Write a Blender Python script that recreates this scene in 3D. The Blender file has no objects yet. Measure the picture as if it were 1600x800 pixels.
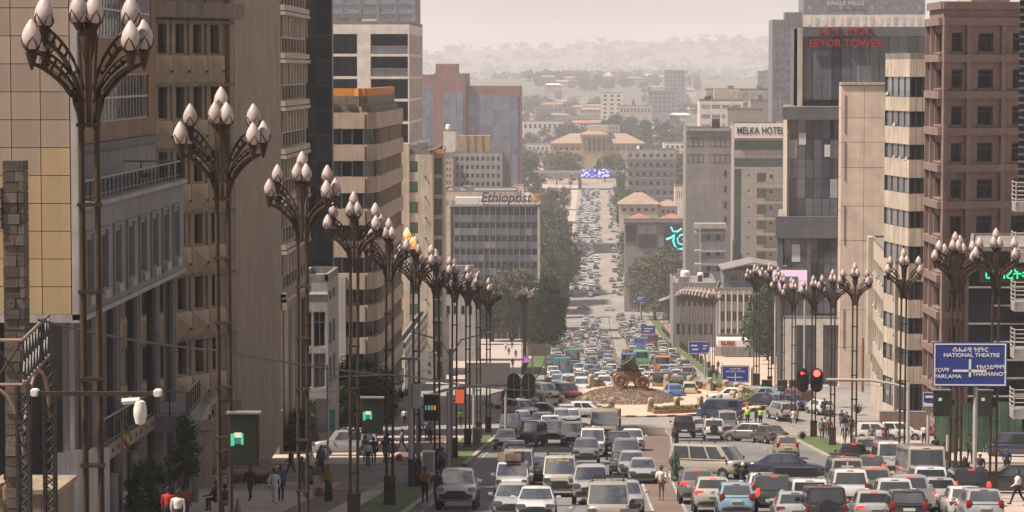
import bpy, bmesh, math, random
from mathutils import Vector, Matrix, Euler, noise
R = math.radians
rnd = random.Random(11)
sc = bpy.context.scene
link = sc.collection.objects.link

# ------------------------------------------------------------------ camera
FPX, VPX, HPY, CAMZ = 4500.0, 940.0, 110.0, 80.0
pitch = math.atan(290 / FPX)
yaw = math.atan(140 / FPX * math.cos(pitch))
cd = bpy.data.cameras.new('camera'); cam = bpy.data.objects.new('camera', cd); link(cam)
cd.sensor_width = 36; cd.lens = FPX / 1600 * 36; cd.clip_start = 1; cd.clip_end = 30000
cam.location = (0, 0, CAMZ); cam.rotation_euler = (R(90) - pitch, 0, yaw)
sc.camera = cam
CM3 = cam.rotation_euler.to_matrix()

# ------------------------------------------------------------------ world, sun, exposure
SUN_EL, SUN_AZ = R(58), R(-108)
w = bpy.data.worlds.new('World'); sc.world = w; w.use_nodes = True
nt = w.node_tree; N = nt.nodes; Lk = nt.links; N.clear()
sky = N.new('ShaderNodeTexSky'); sky.sky_type = 'NISHITA'; sky.sun_disc = False
sky.sun_elevation = SUN_EL; sky.sun_rotation = SUN_AZ
sky.air_density = 1.3; sky.dust_density = 5.0; sky.ozone_density = 1.0; sky.altitude = 2300
tc = N.new('ShaderNodeTexCoord'); mp = N.new('ShaderNodeMapping'); mp.inputs['Scale'].default_value = (2.2, 2.2, 5.0)
nz = N.new('ShaderNodeTexNoise'); nz.inputs['Scale'].default_value = 1.6; nz.inputs['Detail'].default_value = 6
rp = N.new('ShaderNodeValToRGB'); rp.color_ramp.elements[0].position = .42; rp.color_ramp.elements[1].position = .66
mx = N.new('ShaderNodeMix'); mx.data_type = 'RGBA'
mx.inputs['B'].default_value = (8.6, 7.5, 6.8, 1)
tint = N.new('ShaderNodeMix'); tint.data_type = 'RGBA'; tint.blend_type = 'MULTIPLY'; tint.inputs['Factor'].default_value = 1
tint.inputs['B'].default_value = (1.0, .90, .84, 1)
bg = N.new('ShaderNodeBackground'); bg.inputs['Strength'].default_value = .051
out = N.new('ShaderNodeOutputWorld')
Lk.new(tc.outputs['Generated'], mp.inputs['Vector']); Lk.new(mp.outputs['Vector'], nz.inputs['Vector'])
Lk.new(nz.outputs['Fac'], rp.inputs['Fac']); Lk.new(rp.outputs['Color'], mx.inputs['Factor'])
Lk.new(sky.outputs['Color'], tint.inputs['A']); Lk.new(tint.outputs['Result'], mx.inputs['A'])
Lk.new(mx.outputs['Result'], bg.inputs['Color']); Lk.new(bg.outputs['Background'], out.inputs['Surface'])
sd = bpy.data.lights.new('sun', 'SUN'); sd.energy = 5.0; sd.angle = R(2.5); sd.color = (1, .885, .775)
so = bpy.data.objects.new('sun', sd); link(so)
sdir = Vector((math.sin(SUN_AZ) * math.cos(SUN_EL), math.cos(SUN_AZ) * math.cos(SUN_EL), math.sin(SUN_EL)))
so.rotation_euler = (-sdir).to_track_quat('-Z', 'Y').to_euler(); so.location = (0, 0, 400)
vs = sc.view_settings; vs.view_transform = 'Standard'; vs.look = 'None'; vs.exposure = 0.9; vs.gamma = 1
vs.use_curve_mapping = False
HAZE = 0.000165
cy = sc.cycles
cy.max_bounces = 5; cy.diffuse_bounces = 2; cy.glossy_bounces = 3; cy.transmission_bounces = 3; cy.volume_bounces = 0
cy.transparent_max_bounces = 8; cy.caustics_reflective = False; cy.caustics_refractive = False

# ------------------------------------------------------------------ ground profile along the avenue (distance, metres below the camera)
PROF = [(-200, 0), (0, 4.6), (56, 11.8), (132, 20.3), (237, 30.4), (258, 32.4), (273, 33.05), (304, 33.75), (330, 36.2), (360, 39.6), (450, 47.7),
        (500, 51.3), (675, 64.2), (840, 75.6), (950, 81.5), (1000, 82.8), (1070, 80.6), (1150, 74.6), (1250, 69.2), (1340, 65.6), (1550, 61.6), (1800, 61),
        (2500, 53), (3500, 38), (4600, 30), (6000, 36), (8000, 20), (12000, 20)]
def _tan(i):
    if i == 0 or i == len(PROF) - 1: return 0 if i else (PROF[1][1] - PROF[0][1]) / (PROF[1][0] - PROF[0][0])
    a = (PROF[i][1] - PROF[i-1][1]) / (PROF[i][0] - PROF[i-1][0]); b = (PROF[i+1][1] - PROF[i][1]) / (PROF[i+1][0] - PROF[i][0])
    return 0 if a * b <= 0 else 2 * a * b / (a + b)
TAN = [_tan(i) for i in range(len(PROF))]
def gz(Y):
    Y = max(PROF[0][0], min(PROF[-1][0] - 1e-3, Y))
    i = 0
    while PROF[i+1][0] <= Y: i += 1
    (x0, y0), (x1, y1) = PROF[i], PROF[i+1]; h = x1 - x0; t = (Y - x0) / h
    return CAMZ - ((2*t**3 - 3*t*t + 1) * y0 + (t**3 - 2*t*t + t) * h * TAN[i] + (-2*t**3 + 3*t*t) * y1 + (t**3 - t*t) * h * TAN[i+1])
def slope(Y): return math.atan((gz(Y + 1) - gz(Y - 1)) / 2)
def ray(px, py):
    return CM3 @ Vector(((px - 800) / FPX, (400 - py) / FPX, -1))
def at(px, py, Y):
    r = ray(px, py); return Vector((0, 0, CAMZ)) + r * (Y / r.y)
def xy(px, Y):
    p = at(px, 400, Y); return (p.x, p.y)
def hit(px, py, lift=0.0):
    r = ray(px, py); Y = 45.0
    while Y < 2400:
        if CAMZ + r.z * Y / r.y <= gz(Y) + lift: break
        Y *= 1.004
    return Vector((r.x * Y / r.y, Y, gz(Y)))

# ------------------------------------------------------------------ mesh helper
class MB:
    def __init__(s): s.v = []; s.f = []; s.m = []
    def face(s, pts, m=0):
        i = len(s.v); s.v += [tuple(p) for p in pts]; s.f.append(tuple(range(i, i + len(pts)))); s.m.append(m)
    def boxa(s, x0, x1, y0, y1, z0, z1, m=0):
        i = len(s.v)
        s.v += [(x0,y0,z0),(x1,y0,z0),(x1,y1,z0),(x0,y1,z0),(x0,y0,z1),(x1,y0,z1),(x1,y1,z1),(x0,y1,z1)]
        for q in ((0,3,2,1),(4,5,6,7),(0,1,5,4),(1,2,6,5),(2,3,7,6),(3,0,4,7)):
            s.f.append(tuple(i + k for k in q)); s.m.append(m)
    def box(s, c, sz, m=0, rz=0):
        j = len(s.v); s.boxa(-sz[0]/2, sz[0]/2, -sz[1]/2, sz[1]/2, -sz[2]/2, sz[2]/2, m)
        M = Matrix.Translation(c) @ Matrix.Rotation(rz, 4, 'Z')
        for k in range(j, len(s.v)): s.v[k] = tuple(M @ Vector(s.v[k]))
    def obox(s, A, d, n, u0, u1, z0, z1, o0, o1, m=0):
        i = len(s.v)
        for z in (z0, z1):
            for (u, o) in ((u0, o1), (u1, o1), (u1, o0), (u0, o0)):
                p = A + d * u + n * o; s.v.append((p.x, p.y, z))
        for q in ((0,3,2,1),(4,5,6,7),(0,1,5,4),(1,2,6,5),(2,3,7,6),(3,0,4,7)):
            s.f.append(tuple(i + k for k in q)); s.m.append(m)
    def rings(s, rs, m=0, cap=True, closed=True):
        n = len(rs[0]); i = len(s.v)
        for r in rs: s.v += [tuple(p) for p in r]
        for a in range(len(rs) - 1):
            for k in range(n if closed else n - 1):
                k2 = (k + 1) % n
                s.f.append((i + a*n + k, i + a*n + k2, i + (a+1)*n + k2, i + (a+1)*n + k)); s.m.append(m)
        if cap:
            s.f.append(tuple(i + k for k in reversed(range(n)))); s.m.append(m)
            s.f.append(tuple(i + (len(rs)-1)*n + k for k in range(n))); s.m.append(m)
    def tube(s, pts, rad, n=8, m=0, cap=True):
        pts = [Vector(p) for p in pts]; rs = []
        for k, p in enumerate(pts):
            t = (pts[min(k+1, len(pts)-1)] - pts[max(k-1, 0)]).normalized()
            a = Vector((0, 0, 1)) if abs(t.z) < .9 else Vector((1, 0, 0))
            u = t.cross(a).normalized(); v = t.cross(u)
            r = rad[k] if isinstance(rad, (list, tuple)) else rad
            rs.append([p + (u * math.cos(2*math.pi*j/n) + v * math.sin(2*math.pi*j/n)) * r for j in range(n)])
        s.rings(rs, m, cap)
    def lathe(s, prof, n=12, c=(0, 0, 0), m=0, axis='z', cap=False):
        rs = []
        for r, z in prof:
            ring = []
            for j in range(n):
                a = 2*math.pi*j/n; p = (r*math.cos(a), r*math.sin(a), z)
                if axis == 'x': p = (p[2], p[0], p[1])
                ring.append((c[0]+p[0], c[1]+p[1], c[2]+p[2]))
            rs.append(ring)
        s.rings(rs, m, cap)
    def prism(s, poly, z0, z1, m=0):
        s.rings([[(x, y, z0) for x, y in poly], [(x, y, z1) for x, y in poly]], m, True)
    def add(s, o, M=None, mm=None):
        i = len(s.v); s.v += [tuple(M @ Vector(p)) for p in o.v] if M else o.v
        s.f += [tuple(i + k for k in f) for f in o.f]; s.m += [mm(k) for k in o.m] if mm else o.m
        return s
    def mesh(s, name, mats, smooth=None, org=None):
        me = bpy.data.meshes.new(name)
        v = s.v if org is None else [(p[0]-org[0], p[1]-org[1], p[2]-org[2]) for p in s.v]
        me.from_pydata(v, [], s.f)
        for mt in mats: me.materials.append(mt)
        if len(mats) > 1: me.polygons.foreach_set('material_index', s.m)
        if smooth is not None:
            me.polygons.foreach_set('use_smooth', [True] * len(me.polygons))
            me.set_sharp_from_angle(angle=R(smooth))
        me.update(); return me
    def obj(s, name, mats, parent=None, org=None, smooth=None):
        if not isinstance(mats, (list, tuple)): mats = [mats]
        return put(name, s.mesh(name, mats, smooth, org), parent)
def put(name, me, parent=None, loc=(0, 0, 0), rz=0, rot=None, scale=None):
    o = bpy.data.objects.new(name, me); link(o); o.parent = parent; o.location = loc
    o.rotation_euler = rot if rot is not None else (0, 0, rz)
    if scale is not None: o.scale = scale
    return o
def tag(o, label=None, cat=None, group=None, kind=None):
    if label: o['label'] = label
    if cat: o['category'] = cat
    if group: o['group'] = group
    if kind: o['kind'] = kind
    return o
def thing(name, label, cat, loc=(0, 0, 0), rz=0, group=None, rot=None):
    return tag(put(name, None, None, loc, rz, rot), label, cat, group)

# ------------------------------------------------------------------ materials
def mat(name, col, rough=.75, met=0, var=.15, scale=.8, streak=0, bump=0, spec=.4, rand=0, emit=0, coat=0, fine=0):
    m = bpy.data.materials.new(name); m.use_nodes = True
    n = m.node_tree.nodes; l = m.node_tree.links; b = n['Principled BSDF']
    b.inputs['Roughness'].default_value = rough; b.inputs['Metallic'].default_value = met
    b.inputs['Specular IOR Level'].default_value = spec; b.inputs['Coat Weight'].default_value = coat
    kk = 1 if emit else .84
    col = (col[0] * kk, col[1] * kk, col[2] * kk, 1)
    tc = n.new('ShaderNodeTexCoord'); src = None
    def mul(prev, fac_sock, lo, hi, f0=.3, f1=.7):
        mr = n.new('ShaderNodeMapRange'); mr.inputs['From Min'].default_value = f0; mr.inputs['From Max'].default_value = f1
        mr.inputs['To Min'].default_value = lo; mr.inputs['To Max'].default_value = hi
        l.new(fac_sock, mr.inputs['Value'])
        mx = n.new('ShaderNodeVectorMath'); mx.operation = 'SCALE'
        if prev is None: mx.inputs[0].default_value = col[:3]
        else: l.new(prev, mx.inputs[0])
        l.new(mr.outputs[0], mx.inputs['Scale']); return mx.outputs[0]
    if var:
        z = n.new('ShaderNodeTexNoise'); z.inputs['Scale'].default_value = scale; z.inputs['Detail'].default_value = 5
        z.inputs['Roughness'].default_value = .65
        l.new(tc.outputs['Object'], z.inputs['Vector']); src = mul(src, z.outputs['Fac'], 1 - var, 1 + var)
    if fine:
        z = n.new('ShaderNodeTexNoise'); z.inputs['Scale'].default_value = scale * 14; z.inputs['Detail'].default_value = 3
        l.new(tc.outputs['Object'], z.inputs['Vector']); src = mul(src, z.outputs['Fac'], 1 - fine, 1 + fine)
    if streak:
        mp = n.new('ShaderNodeMapping'); mp.inputs['Scale'].default_value = (2.2, 2.2, .1)
        z = n.new('ShaderNodeTexNoise'); z.inputs['Scale'].default_value = 1.3; z.inputs['Detail'].default_value = 6
        l.new(tc.outputs['Object'], mp.inputs['Vector']); l.new(mp.outputs['Vector'], z.inputs['Vector'])
        src = mul(src, z.outputs['Fac'], 1 - streak, 1 + streak * .35)
    if rand:
        oi = n.new('ShaderNodeObjectInfo'); src = mul(src, oi.outputs['Random'], 1 - rand, 1 + rand, 0, 1)
    if src is None: b.inputs['Base Color'].default_value = col
    else: l.new(src, b.inputs['Base Color'])
    if bump:
        z = n.new('ShaderNodeTexNoise'); z.inputs['Scale'].default_value = scale * 10; z.inputs['Detail'].default_value = 4
        l.new(tc.outputs['Object'], z.inputs['Vector']); bp = n.new('ShaderNodeBump'); bp.inputs['Strength'].default_value = bump
        bp.inputs['Distance'].default_value = .051
        l.new(z.outputs['Fac'], bp.inputs['Height']); l.new(bp.outputs['Normal'], b.inputs['Normal'])
    if emit:
        b.inputs['Emission Strength'].default_value = emit
        b.inputs['Emission Color'].default_value = col
    return m
def glassmat(name, c0, c1, rough=.08, spec=.6, curtain=None, pc=.75):
    """window glass: each window its own tone, some with pale curtains behind"""
    m = bpy.data.materials.new(name); m.use_nodes = True
    n = m.node_tree.nodes; l = m.node_tree.links; b = n['Principled BSDF']
    oi = n.new('ShaderNodeObjectInfo'); r = n.new('ShaderNodeValToRGB'); e = r.color_ramp.elements
    e[0].color = (*c0, 1); e[1].color = (*c1, 1); e[1].position = .7
    if curtain:
        x = r.color_ramp.elements.new(pc); x.color = (*c1, 1)
        x = r.color_ramp.elements.new(pc + .02); x.color = (*curtain, 1); e[-1].color = (*curtain, 1)
    l.new(oi.outputs['Random'], r.inputs['Fac'])
    tc = n.new('ShaderNodeTexCoord'); z = n.new('ShaderNodeTexNoise'); z.inputs['Scale'].default_value = 1.1
    l.new(tc.outputs['Object'], z.inputs['Vector'])
    mr = n.new('ShaderNodeMapRange'); mr.inputs['To Min'].default_value = .6; mr.inputs['To Max'].default_value = 1.4
    l.new(z.outputs['Fac'], mr.inputs['Value'])
    vm = n.new('ShaderNodeVectorMath'); vm.operation = 'SCALE'
    l.new(r.outputs['Color'], vm.inputs[0]); l.new(mr.outputs[0], vm.inputs['Scale']); l.new(vm.outputs[0], b.inputs['Base Color'])
    b.inputs['Roughness'].default_value = rough; b.inputs['Specular IOR Level'].default_value = spec
    bp = n.new('ShaderNodeBump'); bp.inputs['Strength'].default_value = .12; bp.inputs['Distance'].default_value = .051
    l.new(z.outputs['Fac'], bp.inputs['Height']); l.new(bp.outputs['Normal'], b.inputs['Normal'])
    return m
def panelmat(name, col, w, h, joint=.03, dark=.35, **k):
    """cladding too far off to build panel by panel: fine joints from a brick texture on u (x+y) and z"""
    m = mat(name, col, **k); n = m.node_tree.nodes; l = m.node_tree.links; b = n['Principled BSDF']
    tc = n.new('ShaderNodeTexCoord'); sp = n.new('ShaderNodeSeparateXYZ'); ad = n.new('ShaderNodeMath'); cb = n.new('ShaderNodeCombineXYZ')
    l.new(tc.outputs['Object'], sp.inputs[0]); l.new(sp.outputs['X'], ad.inputs[0]); l.new(sp.outputs['Y'], ad.inputs[1])
    l.new(ad.outputs[0], cb.inputs['X']); l.new(sp.outputs['Z'], cb.inputs['Y'])
    br = n.new('ShaderNodeTexBrick'); br.offset = 0; br.inputs['Scale'].default_value = 1
    br.inputs['Brick Width'].default_value = w; br.inputs['Row Height'].default_value = h; br.inputs['Mortar Size'].default_value = joint
    br.inputs['Color1'].default_value = (1, 1, 1, 1); br.inputs['Color2'].default_value = (.88, .88, .88, 1); br.inputs['Mortar'].default_value = (dark, dark, dark, 1)
    l.new(cb.outputs[0], br.inputs['Vector'])
    old = b.inputs['Base Color'].links[0].from_socket
    vm = n.new('ShaderNodeVectorMath'); vm.operation = 'MULTIPLY'; l.new(old, vm.inputs[0]); l.new(br.outputs['Color'], vm.inputs[1])
    l.new(vm.outputs[0], b.inputs['Base Color']); return m
def paintmat(name):
    m = bpy.data.materials.new(name); m.use_nodes = True
    n = m.node_tree.nodes; l = m.node_tree.links; b = n['Principled BSDF']
    oi = n.new('ShaderNodeObjectInfo'); tc = n.new('ShaderNodeTexCoord'); sp = n.new('ShaderNodeSeparateXYZ')
    l.new(tc.outputs['Object'], sp.inputs[0])
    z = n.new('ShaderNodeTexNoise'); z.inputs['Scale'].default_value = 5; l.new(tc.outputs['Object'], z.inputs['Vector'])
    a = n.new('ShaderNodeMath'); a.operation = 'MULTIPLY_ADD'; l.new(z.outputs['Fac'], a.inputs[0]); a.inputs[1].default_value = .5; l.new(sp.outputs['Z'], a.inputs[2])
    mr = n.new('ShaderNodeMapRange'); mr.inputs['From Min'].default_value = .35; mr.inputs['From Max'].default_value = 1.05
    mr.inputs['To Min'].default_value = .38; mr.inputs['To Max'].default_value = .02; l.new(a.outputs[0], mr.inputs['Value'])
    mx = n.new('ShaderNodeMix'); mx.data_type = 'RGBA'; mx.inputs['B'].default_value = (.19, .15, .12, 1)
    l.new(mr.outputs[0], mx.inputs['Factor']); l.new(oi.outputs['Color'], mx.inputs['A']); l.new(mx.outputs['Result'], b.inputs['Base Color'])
    b.inputs['Roughness'].default_value = .28; b.inputs['Metallic'].default_value = .25; b.inputs['Coat Weight'].default_value = 1.0
    b.inputs['Coat Roughness'].default_value = .051
    return m
def leafmat(name, c0, c1):
    m = bpy.data.materials.new(name); m.use_nodes = True
    n = m.node_tree.nodes; l = m.node_tree.links; b = n['Principled BSDF']
    tc = n.new('ShaderNodeTexCoord'); z = n.new('ShaderNodeTexNoise'); z.inputs['Scale'].default_value = .9; z.inputs['Detail'].default_value = 4
    oi = n.new('ShaderNodeObjectInfo'); a = n.new('ShaderNodeMath'); a.operation = 'MULTIPLY_ADD'
    l.new(tc.outputs['Object'], z.inputs['Vector']); l.new(oi.outputs['Random'], a.inputs[0]); a.inputs[1].default_value = .3; l.new(z.outputs['Fac'], a.inputs[2])
    r = n.new('ShaderNodeValToRGB'); r.color_ramp.elements[0].position = .4; r.color_ramp.elements[1].position = .9
    r.color_ramp.elements[0].color = (*c0, 1); r.color_ramp.elements[1].color = (*c1, 1)
    l.new(a.outputs[0], r.inputs['Fac']); l.new(r.outputs['Color'], b.inputs['Base Color'])
    b.inputs['Roughness'].default_value = .7; b.inputs['Specular IOR Level'].default_value = .2
    return m
_tx = {}
def text_mesh(s, size, m, ext=.03, bold=.0, shear=0):
    k = (s, size, m.name, ext, bold, shear)
    if k in _tx: return _tx[k]
    c = bpy.data.curves.new('lettering', 'FONT'); c.body = s; c.size = size; c.extrude = ext; c.offset = bold; c.shear = shear
    c.align_x = 'CENTER'; c.align_y = 'CENTER'; c.resolution_u = 3
    o = bpy.data.objects.new('lettering', c); link(o); dg = bpy.context.evaluated_depsgraph_get()
    me = bpy.data.meshes.new_from_object(o.evaluated_get(dg)); bpy.data.objects.remove(o); bpy.data.curves.remove(c)
    me.materials.clear(); me.materials.append(m); _tx[k] = me; return me
def lettering(parent, s, size, m, loc, rz=0, ext=.03, bold=0, sx=1, shear=0, width=None):
    me = text_mesh(s, size, m, ext, bold, shear)
    if width:
        xs = [v.co.x for v in me.vertices]; sx = width / max(.01, max(xs) - min(xs))
    return put('lettering', me, parent, loc, rot=(R(90), 0, rz), scale=(sx, 1, 1))
# ------------------------------------------------------------------ shared materials
M = {}
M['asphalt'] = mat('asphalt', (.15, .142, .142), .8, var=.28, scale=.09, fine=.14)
M['sunlit_asphalt'] = mat('sunlit_pale_asphalt', (.235, .215, .2), .85, var=.25, scale=.08, fine=.12)  # stronger sunlight past the roundabout painted in as a paler asphalt colour
M['earth'] = mat('dusty_ground', (.27, .215, .175), .95, var=.25, scale=.05, fine=.15)
M['hill'] = mat('far_hillside', (.1, .095, .07), .95, var=.3, scale=.01)
M['paving'] = panelmat('paving', (.42, .345, .295), 1.2, 1.2, joint=.02, dark=.8, var=.16, scale=.2, rough=.9)
M['peach'] = mat('peach_paving', (.5, .37, .285), .85, var=.12, scale=.3, fine=.08)
M['redlane'] = mat('red_brown_surface', (.15, .105, .085), .85, var=.25, scale=.15, fine=.1)
M['kerb'] = mat('kerb_concrete', (.34, .29, .25), .85, var=.25, scale=1.0)
M['kerbblack'] = mat('kerb_black_paint', (.05, .045, .04), .8, var=.3, scale=1.0)
M['line'] = mat('worn_road_paint', (.32, .285, .25), .8, var=.6, scale=.7, fine=.4)
M['yline'] = mat('worn_orange_paint', (.36, .22, .12), .8, var=.4, scale=1.2)
M['grass'] = mat('grass', (.075, .105, .03), .9, var=.4, scale=.5, fine=.5)
M['bronze'] = mat('dark_bronze_paint', (.05, .03, .018), .6, met=.0, spec=.25, var=.25, scale=3)
M['bulb'] = mat('milky_lamp_glass', (.46, .375, .345), .4, var=.16, scale=2.5, spec=.4, rand=.12)
M['bulblit'] = mat('lit_lamp_glass', (1.0, .5, .2), .4, var=0, emit=.35)
M['white'] = mat('white_paint', (.72, .68, .64), .6, var=.1, scale=1.5)
M['dark'] = mat('black_metal', (.018, .017, .017), .5, var=.2, scale=2)
M['grey'] = mat('grey_metal', (.2, .19, .185), .5, met=.2, var=.15, scale=2)
M['pole'] = mat('pale_pole_paint', (.42, .39, .37), .6, var=.18, scale=1.2)
M['blue'] = mat('blue_sign_face', (.018, .045, .25), .45, var=.06, scale=2)
M['letter'] = mat('white_sign_lettering', (.75, .74, .74), .5, var=0)
M['stone'] = mat('tan_carved_stone', (.4, .32, .24), .9, var=.2, scale=2, bump=.3)
M['rock'] = mat('brown_rubble', (.2, .145, .105), .95, var=.35, scale=2.2, fine=.3, bump=.5, rand=.2)
M['hedge'] = leafmat('hedge_leaves', (.035, .05, .012), (.16, .17, .03))
M['wood'] = mat('weathered_wood', (.29, .15, .085), .75, var=.3, scale=3)
M['barrel'] = mat('green_black_iron', (.08, .075, .055), .6, met=.1, var=.4, scale=1.5)

# ------------------------------------------------------------------ ground sheet, roads
def lerpt(T, x):
    if x <= T[0][0]: return T[0][1]
    for (a, b), (c, d) in zip(T, T[1:]):
        if x <= c: return b + (d - b) * (x - a) / (c - a)
    return T[-1][1]
XL = [(0, -8.6), (300, -8.6), (450, -9.5), (675, -11), (900, -12), (1040, -11), (1560, -12)]
XR = [(0, 17.6), (172, 17.6), (190, 15.6), (250, 15.6), (450, 16), (675, 15.6), (900, 16), (980, 15), (1050, 11.6), (1560, 12)]
YS = [-60 + 2.5 * i for i in range(161)] + [342.5 + 7.5 * i for i in range(164)]
def far_z(x, Y):
    z = gz(Y)
    if Y > 1500:
        k = min(1, (Y - 1500) / 900)
        z += k * 10 * noise.noise((x / 420, Y / 520, .3))
        z += k * 14 * math.exp(-((x + 150) / 330)**2 - ((Y - 4300) / 600)**2) + k * 20 * math.exp(-((x - 420) / 500)**2 - ((Y - 4900) / 700)**2)
    if Y > 6500:
        k = math.exp(-((Y - 9300) / 1200)**2)
        z += k * (78 + 52 / (1 + math.exp(-(x - 60) / 160)) - 26 / (1 + math.exp(-(x - 620) / 120)) + 16 * noise.noise((x / 260, 1.7, 2)) + 7 * noise.noise((x / 70, 4, 1)))
    return z
def ground():
    ys = YS + [1520, 1560, 1620, 1700] + [1800 + 110 * i for i in range(86)]
    nx = 72; mb = MB(); rs = []
    for Y in ys:
        W = 320 + .34 * max(0, Y); rs.append([((2*i/nx - 1) * W, Y, far_z((2*i/nx - 1) * W, Y)) for i in range(nx + 1)])
    mb.rings(rs, 0, False, False)
    mb.m = [1 if mb.v[f[0]][1] > 1880 else 0 for f in mb.f]
    o = mb.obj('ground', [M['earth'], M['hill']], smooth=60); tag(o, kind='structure'); return o
ground()
def cut(Ya, Yb): return [Ya] + [y for y in YS if Ya + .05 < y < Yb - .05] + [Yb]
def strip(name, xl, xr, Ya, Yb, dz, m, side=0.0, parent=None, mb=None):
    f = lambda g, Y: g(Y) if callable(g) else g
    own = mb is None; mb = mb or MB(); ys = cut(Ya, Yb)
    for a, b in zip(ys, ys[1:]):
        z0, z1 = gz(a) + dz, gz(b) + dz
        mb.face([(f(xl, a), a, z0), (f(xr, a), a, z0), (f(xr, b), b, z1), (f(xl, b), b, z1)])
        if side:
            for g in (xl, xr):
                q = [(f(g, a), a, z0 - side), (f(g, b), b, z1 - side), (f(g, b), b, z1), (f(g, a), a, z0)]
                mb.face(q if g is xl else q[::-1])
    if side:
        for Y, q in ((Ya, 1), (Yb, -1)):
            p = [(f(xl, Y), Y, gz(Y) + dz - side), (f(xr, Y), Y, gz(Y) + dz - side), (f(xr, Y), Y, gz(Y) + dz), (f(xl, Y), Y, gz(Y) + dz)]
            mb.face(p[::q])
    if own: return tag(mb.obj(name, m, parent), kind='structure' if parent is None else None)
xl = lambda Y: lerpt(XL, Y); xr = lambda Y: lerpt(XR, Y)
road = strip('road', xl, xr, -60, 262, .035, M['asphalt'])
strip('road', xl, xr, 262, 1560, .035, M['sunlit_asphalt'])  # same road, its brighter sunlight put into the paler surface colour
strip('cross_street', -170, 170, 243, 327, .02, M['sunlit_asphalt'])  # sunlit look comes from the paler asphalt colour
strip('cross_street', -160, 160, 962, 1030, .02, M['sunlit_asphalt'])  # sunlit tone painted into the surface here as well
strip('side_street', -80, xl, 160, 181, .02, M['asphalt'])
strip('station_square', -75, 60, 1480, 1558, .025, M['paving'])
# brown median strip, narrow beside the crossing, wide towards the roundabout
med = lambda s: (lambda Y: lerpt([(100, 3.1 + s * .55), (172, 3.2 + s * .8), (188, 3.5 + s * 1.2), (243, 3.9 + s * 1.9), (330, 4 + s * 1.6), (345, 3.6 + s * 1.5), (520, 3.2 + s * 1.3), (560, 3 + s * .25), (960, 2.5 + s * .25)], Y))
strip('median_strip', med(-1), med(1), 100, 262, .05, M['redlane'])
strip('median_strip', med(-1), med(1), 318, 958, .05, M['redlane'])
for s in (-1, 1):
    g = med(s)
    strip('road_marking', (lambda Y, g=g, s=s: g(Y) + s * .1 - .07), (lambda Y, g=g, s=s: g(Y) + s * .1 + .07), 100, 258, .062, M['line'])
    strip('road_marking', (lambda Y, g=g, s=s: g(Y) + s * .1 - .09), (lambda Y, g=g, s=s: g(Y) + s * .1 + .09), 330, 955, .062, M['line'])
    strip('road_marking', 2.2 + s * .35 - .08, 2.2 + s * .35 + .08, 1030, 1480, .062, M['yline'])
mk = MB()
for x in (-5.2, -1.4, 8.6, 12.2):
    Y = 105
    while Y < 950:
        if not 243 < Y < 335: strip('', x - .07, x + .07, Y, Y + 3, .058, None, mb=mk)
        Y += 9
tag(mk.obj('road_marking', M['line']), kind='structure')
mk = MB()
for Y in (150, 151.6, 153.2): strip('', -24, -11.5, Y, Y + .7, .16, None, mb=mk)
tag(mk.obj('road_marking', M['line']), kind='structure')
strip('road_marking', -8.2, -8.05, 62, 243, .058, M['line'])
# pavements, kerbs, verges
for (a, b) in ((-60, 158), (183, 243)):
    strip('pavement', -90, -11.4, a, b, .14, M['paving'], .14)
    strip('cycle_lane', -14.2, -12.2, a + .5, b - .5, .152, M['redlane'])
    strip('verge_edging', -11.42, -8.62, a, b, .12, M['kerb'], .12)
    v = strip('grass_verge', -11.2, -8.95, a + .3, b - .3, .155, M['grass']); v['kind'] = 'stuff'; tag(v, 'mown grass strip along the kerb under the lamp posts', 'grass')
strip('pavement', 17.75, 90, -60, 172, .14, M['paving'], .14)
strip('pavement', 18.9, 90, 190, 243, .14, M['paving'], .14)
strip('verge_edging', 15.65, 18.9, 190, 243, .12, M['kerb'], .12)
v = strip('grass_verge', 16.0, 18.6, 190.4, 242.6, .155, M['grass']); v['kind'] = 'stuff'; tag(v, 'grass strip by the kerb on the sign side of the avenue', 'grass')
strip('pavement', 19.2, 110, 331, 958, .14, M['peach'], .14)
strip('pavement', -110, lambda Y: xl(Y) - 3.0, 331, 958, .14, M['paving'], .14)
for s, g in ((-1, xl), (1, xr)):
    a = (lambda Y, g=g: g(Y) - 2.9) if s < 0 else (lambda Y, g=g: g(Y) + .3)
    b = (lambda Y, g=g: g(Y) - .3) if s < 0 else (lambda Y, g=g: g(Y) + 2.9)
    v = strip('grass_verge', a, b, 345, 956, .155, M['grass'], .155); v['kind'] = 'stuff'
    tag(v, 'grass strip downhill of the roundabout, ' + ('tree side' if s < 0 else 'bus side'), 'grass')
    strip('pavement', -60 if s < 0 else (lambda Y: xr(Y) + .2), (lambda Y: xl(Y) - .2) if s < 0 else 60, 1032, 1480, .1, M['paving'], .1)
def kerb_row(name, x0, x1, Ya, Yb, step, zt=.19):
    """kerb of single stones"""
    root = tag(put(name, None), kind='structure'); n = max(1, int((Yb - Ya) / step))
    for k in range(n):
        y0 = Ya + (Yb - Ya) * k / n; y1 = Ya + (Yb - Ya) * (k + 1) / n - .03; mb = MB()
        dz = rnd.uniform(-.012, .012)
        za, zb = gz(y0), gz(y1)
        r = [[(x0, y0, za), (x1, y0, za), (x1, y0, za + zt + dz), (x0, y0, za + zt + dz)], [(x0, y1, zb), (x1, y1, zb), (x1, y1, zb + zt + dz), (x0, y1, zb + zt + dz)]]
        mb.rings(r, 0); mb.obj('kerb_stone', M['kerb'], root)
kerb_row('kerb', -8.9, -8.6, 183, 243, 1.5); kerb_row('kerb', -8.9, -8.6, 112, 158, 1.5)
kerb_row('kerb', 15.6, 15.95, 190, 243, 1.5)
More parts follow.
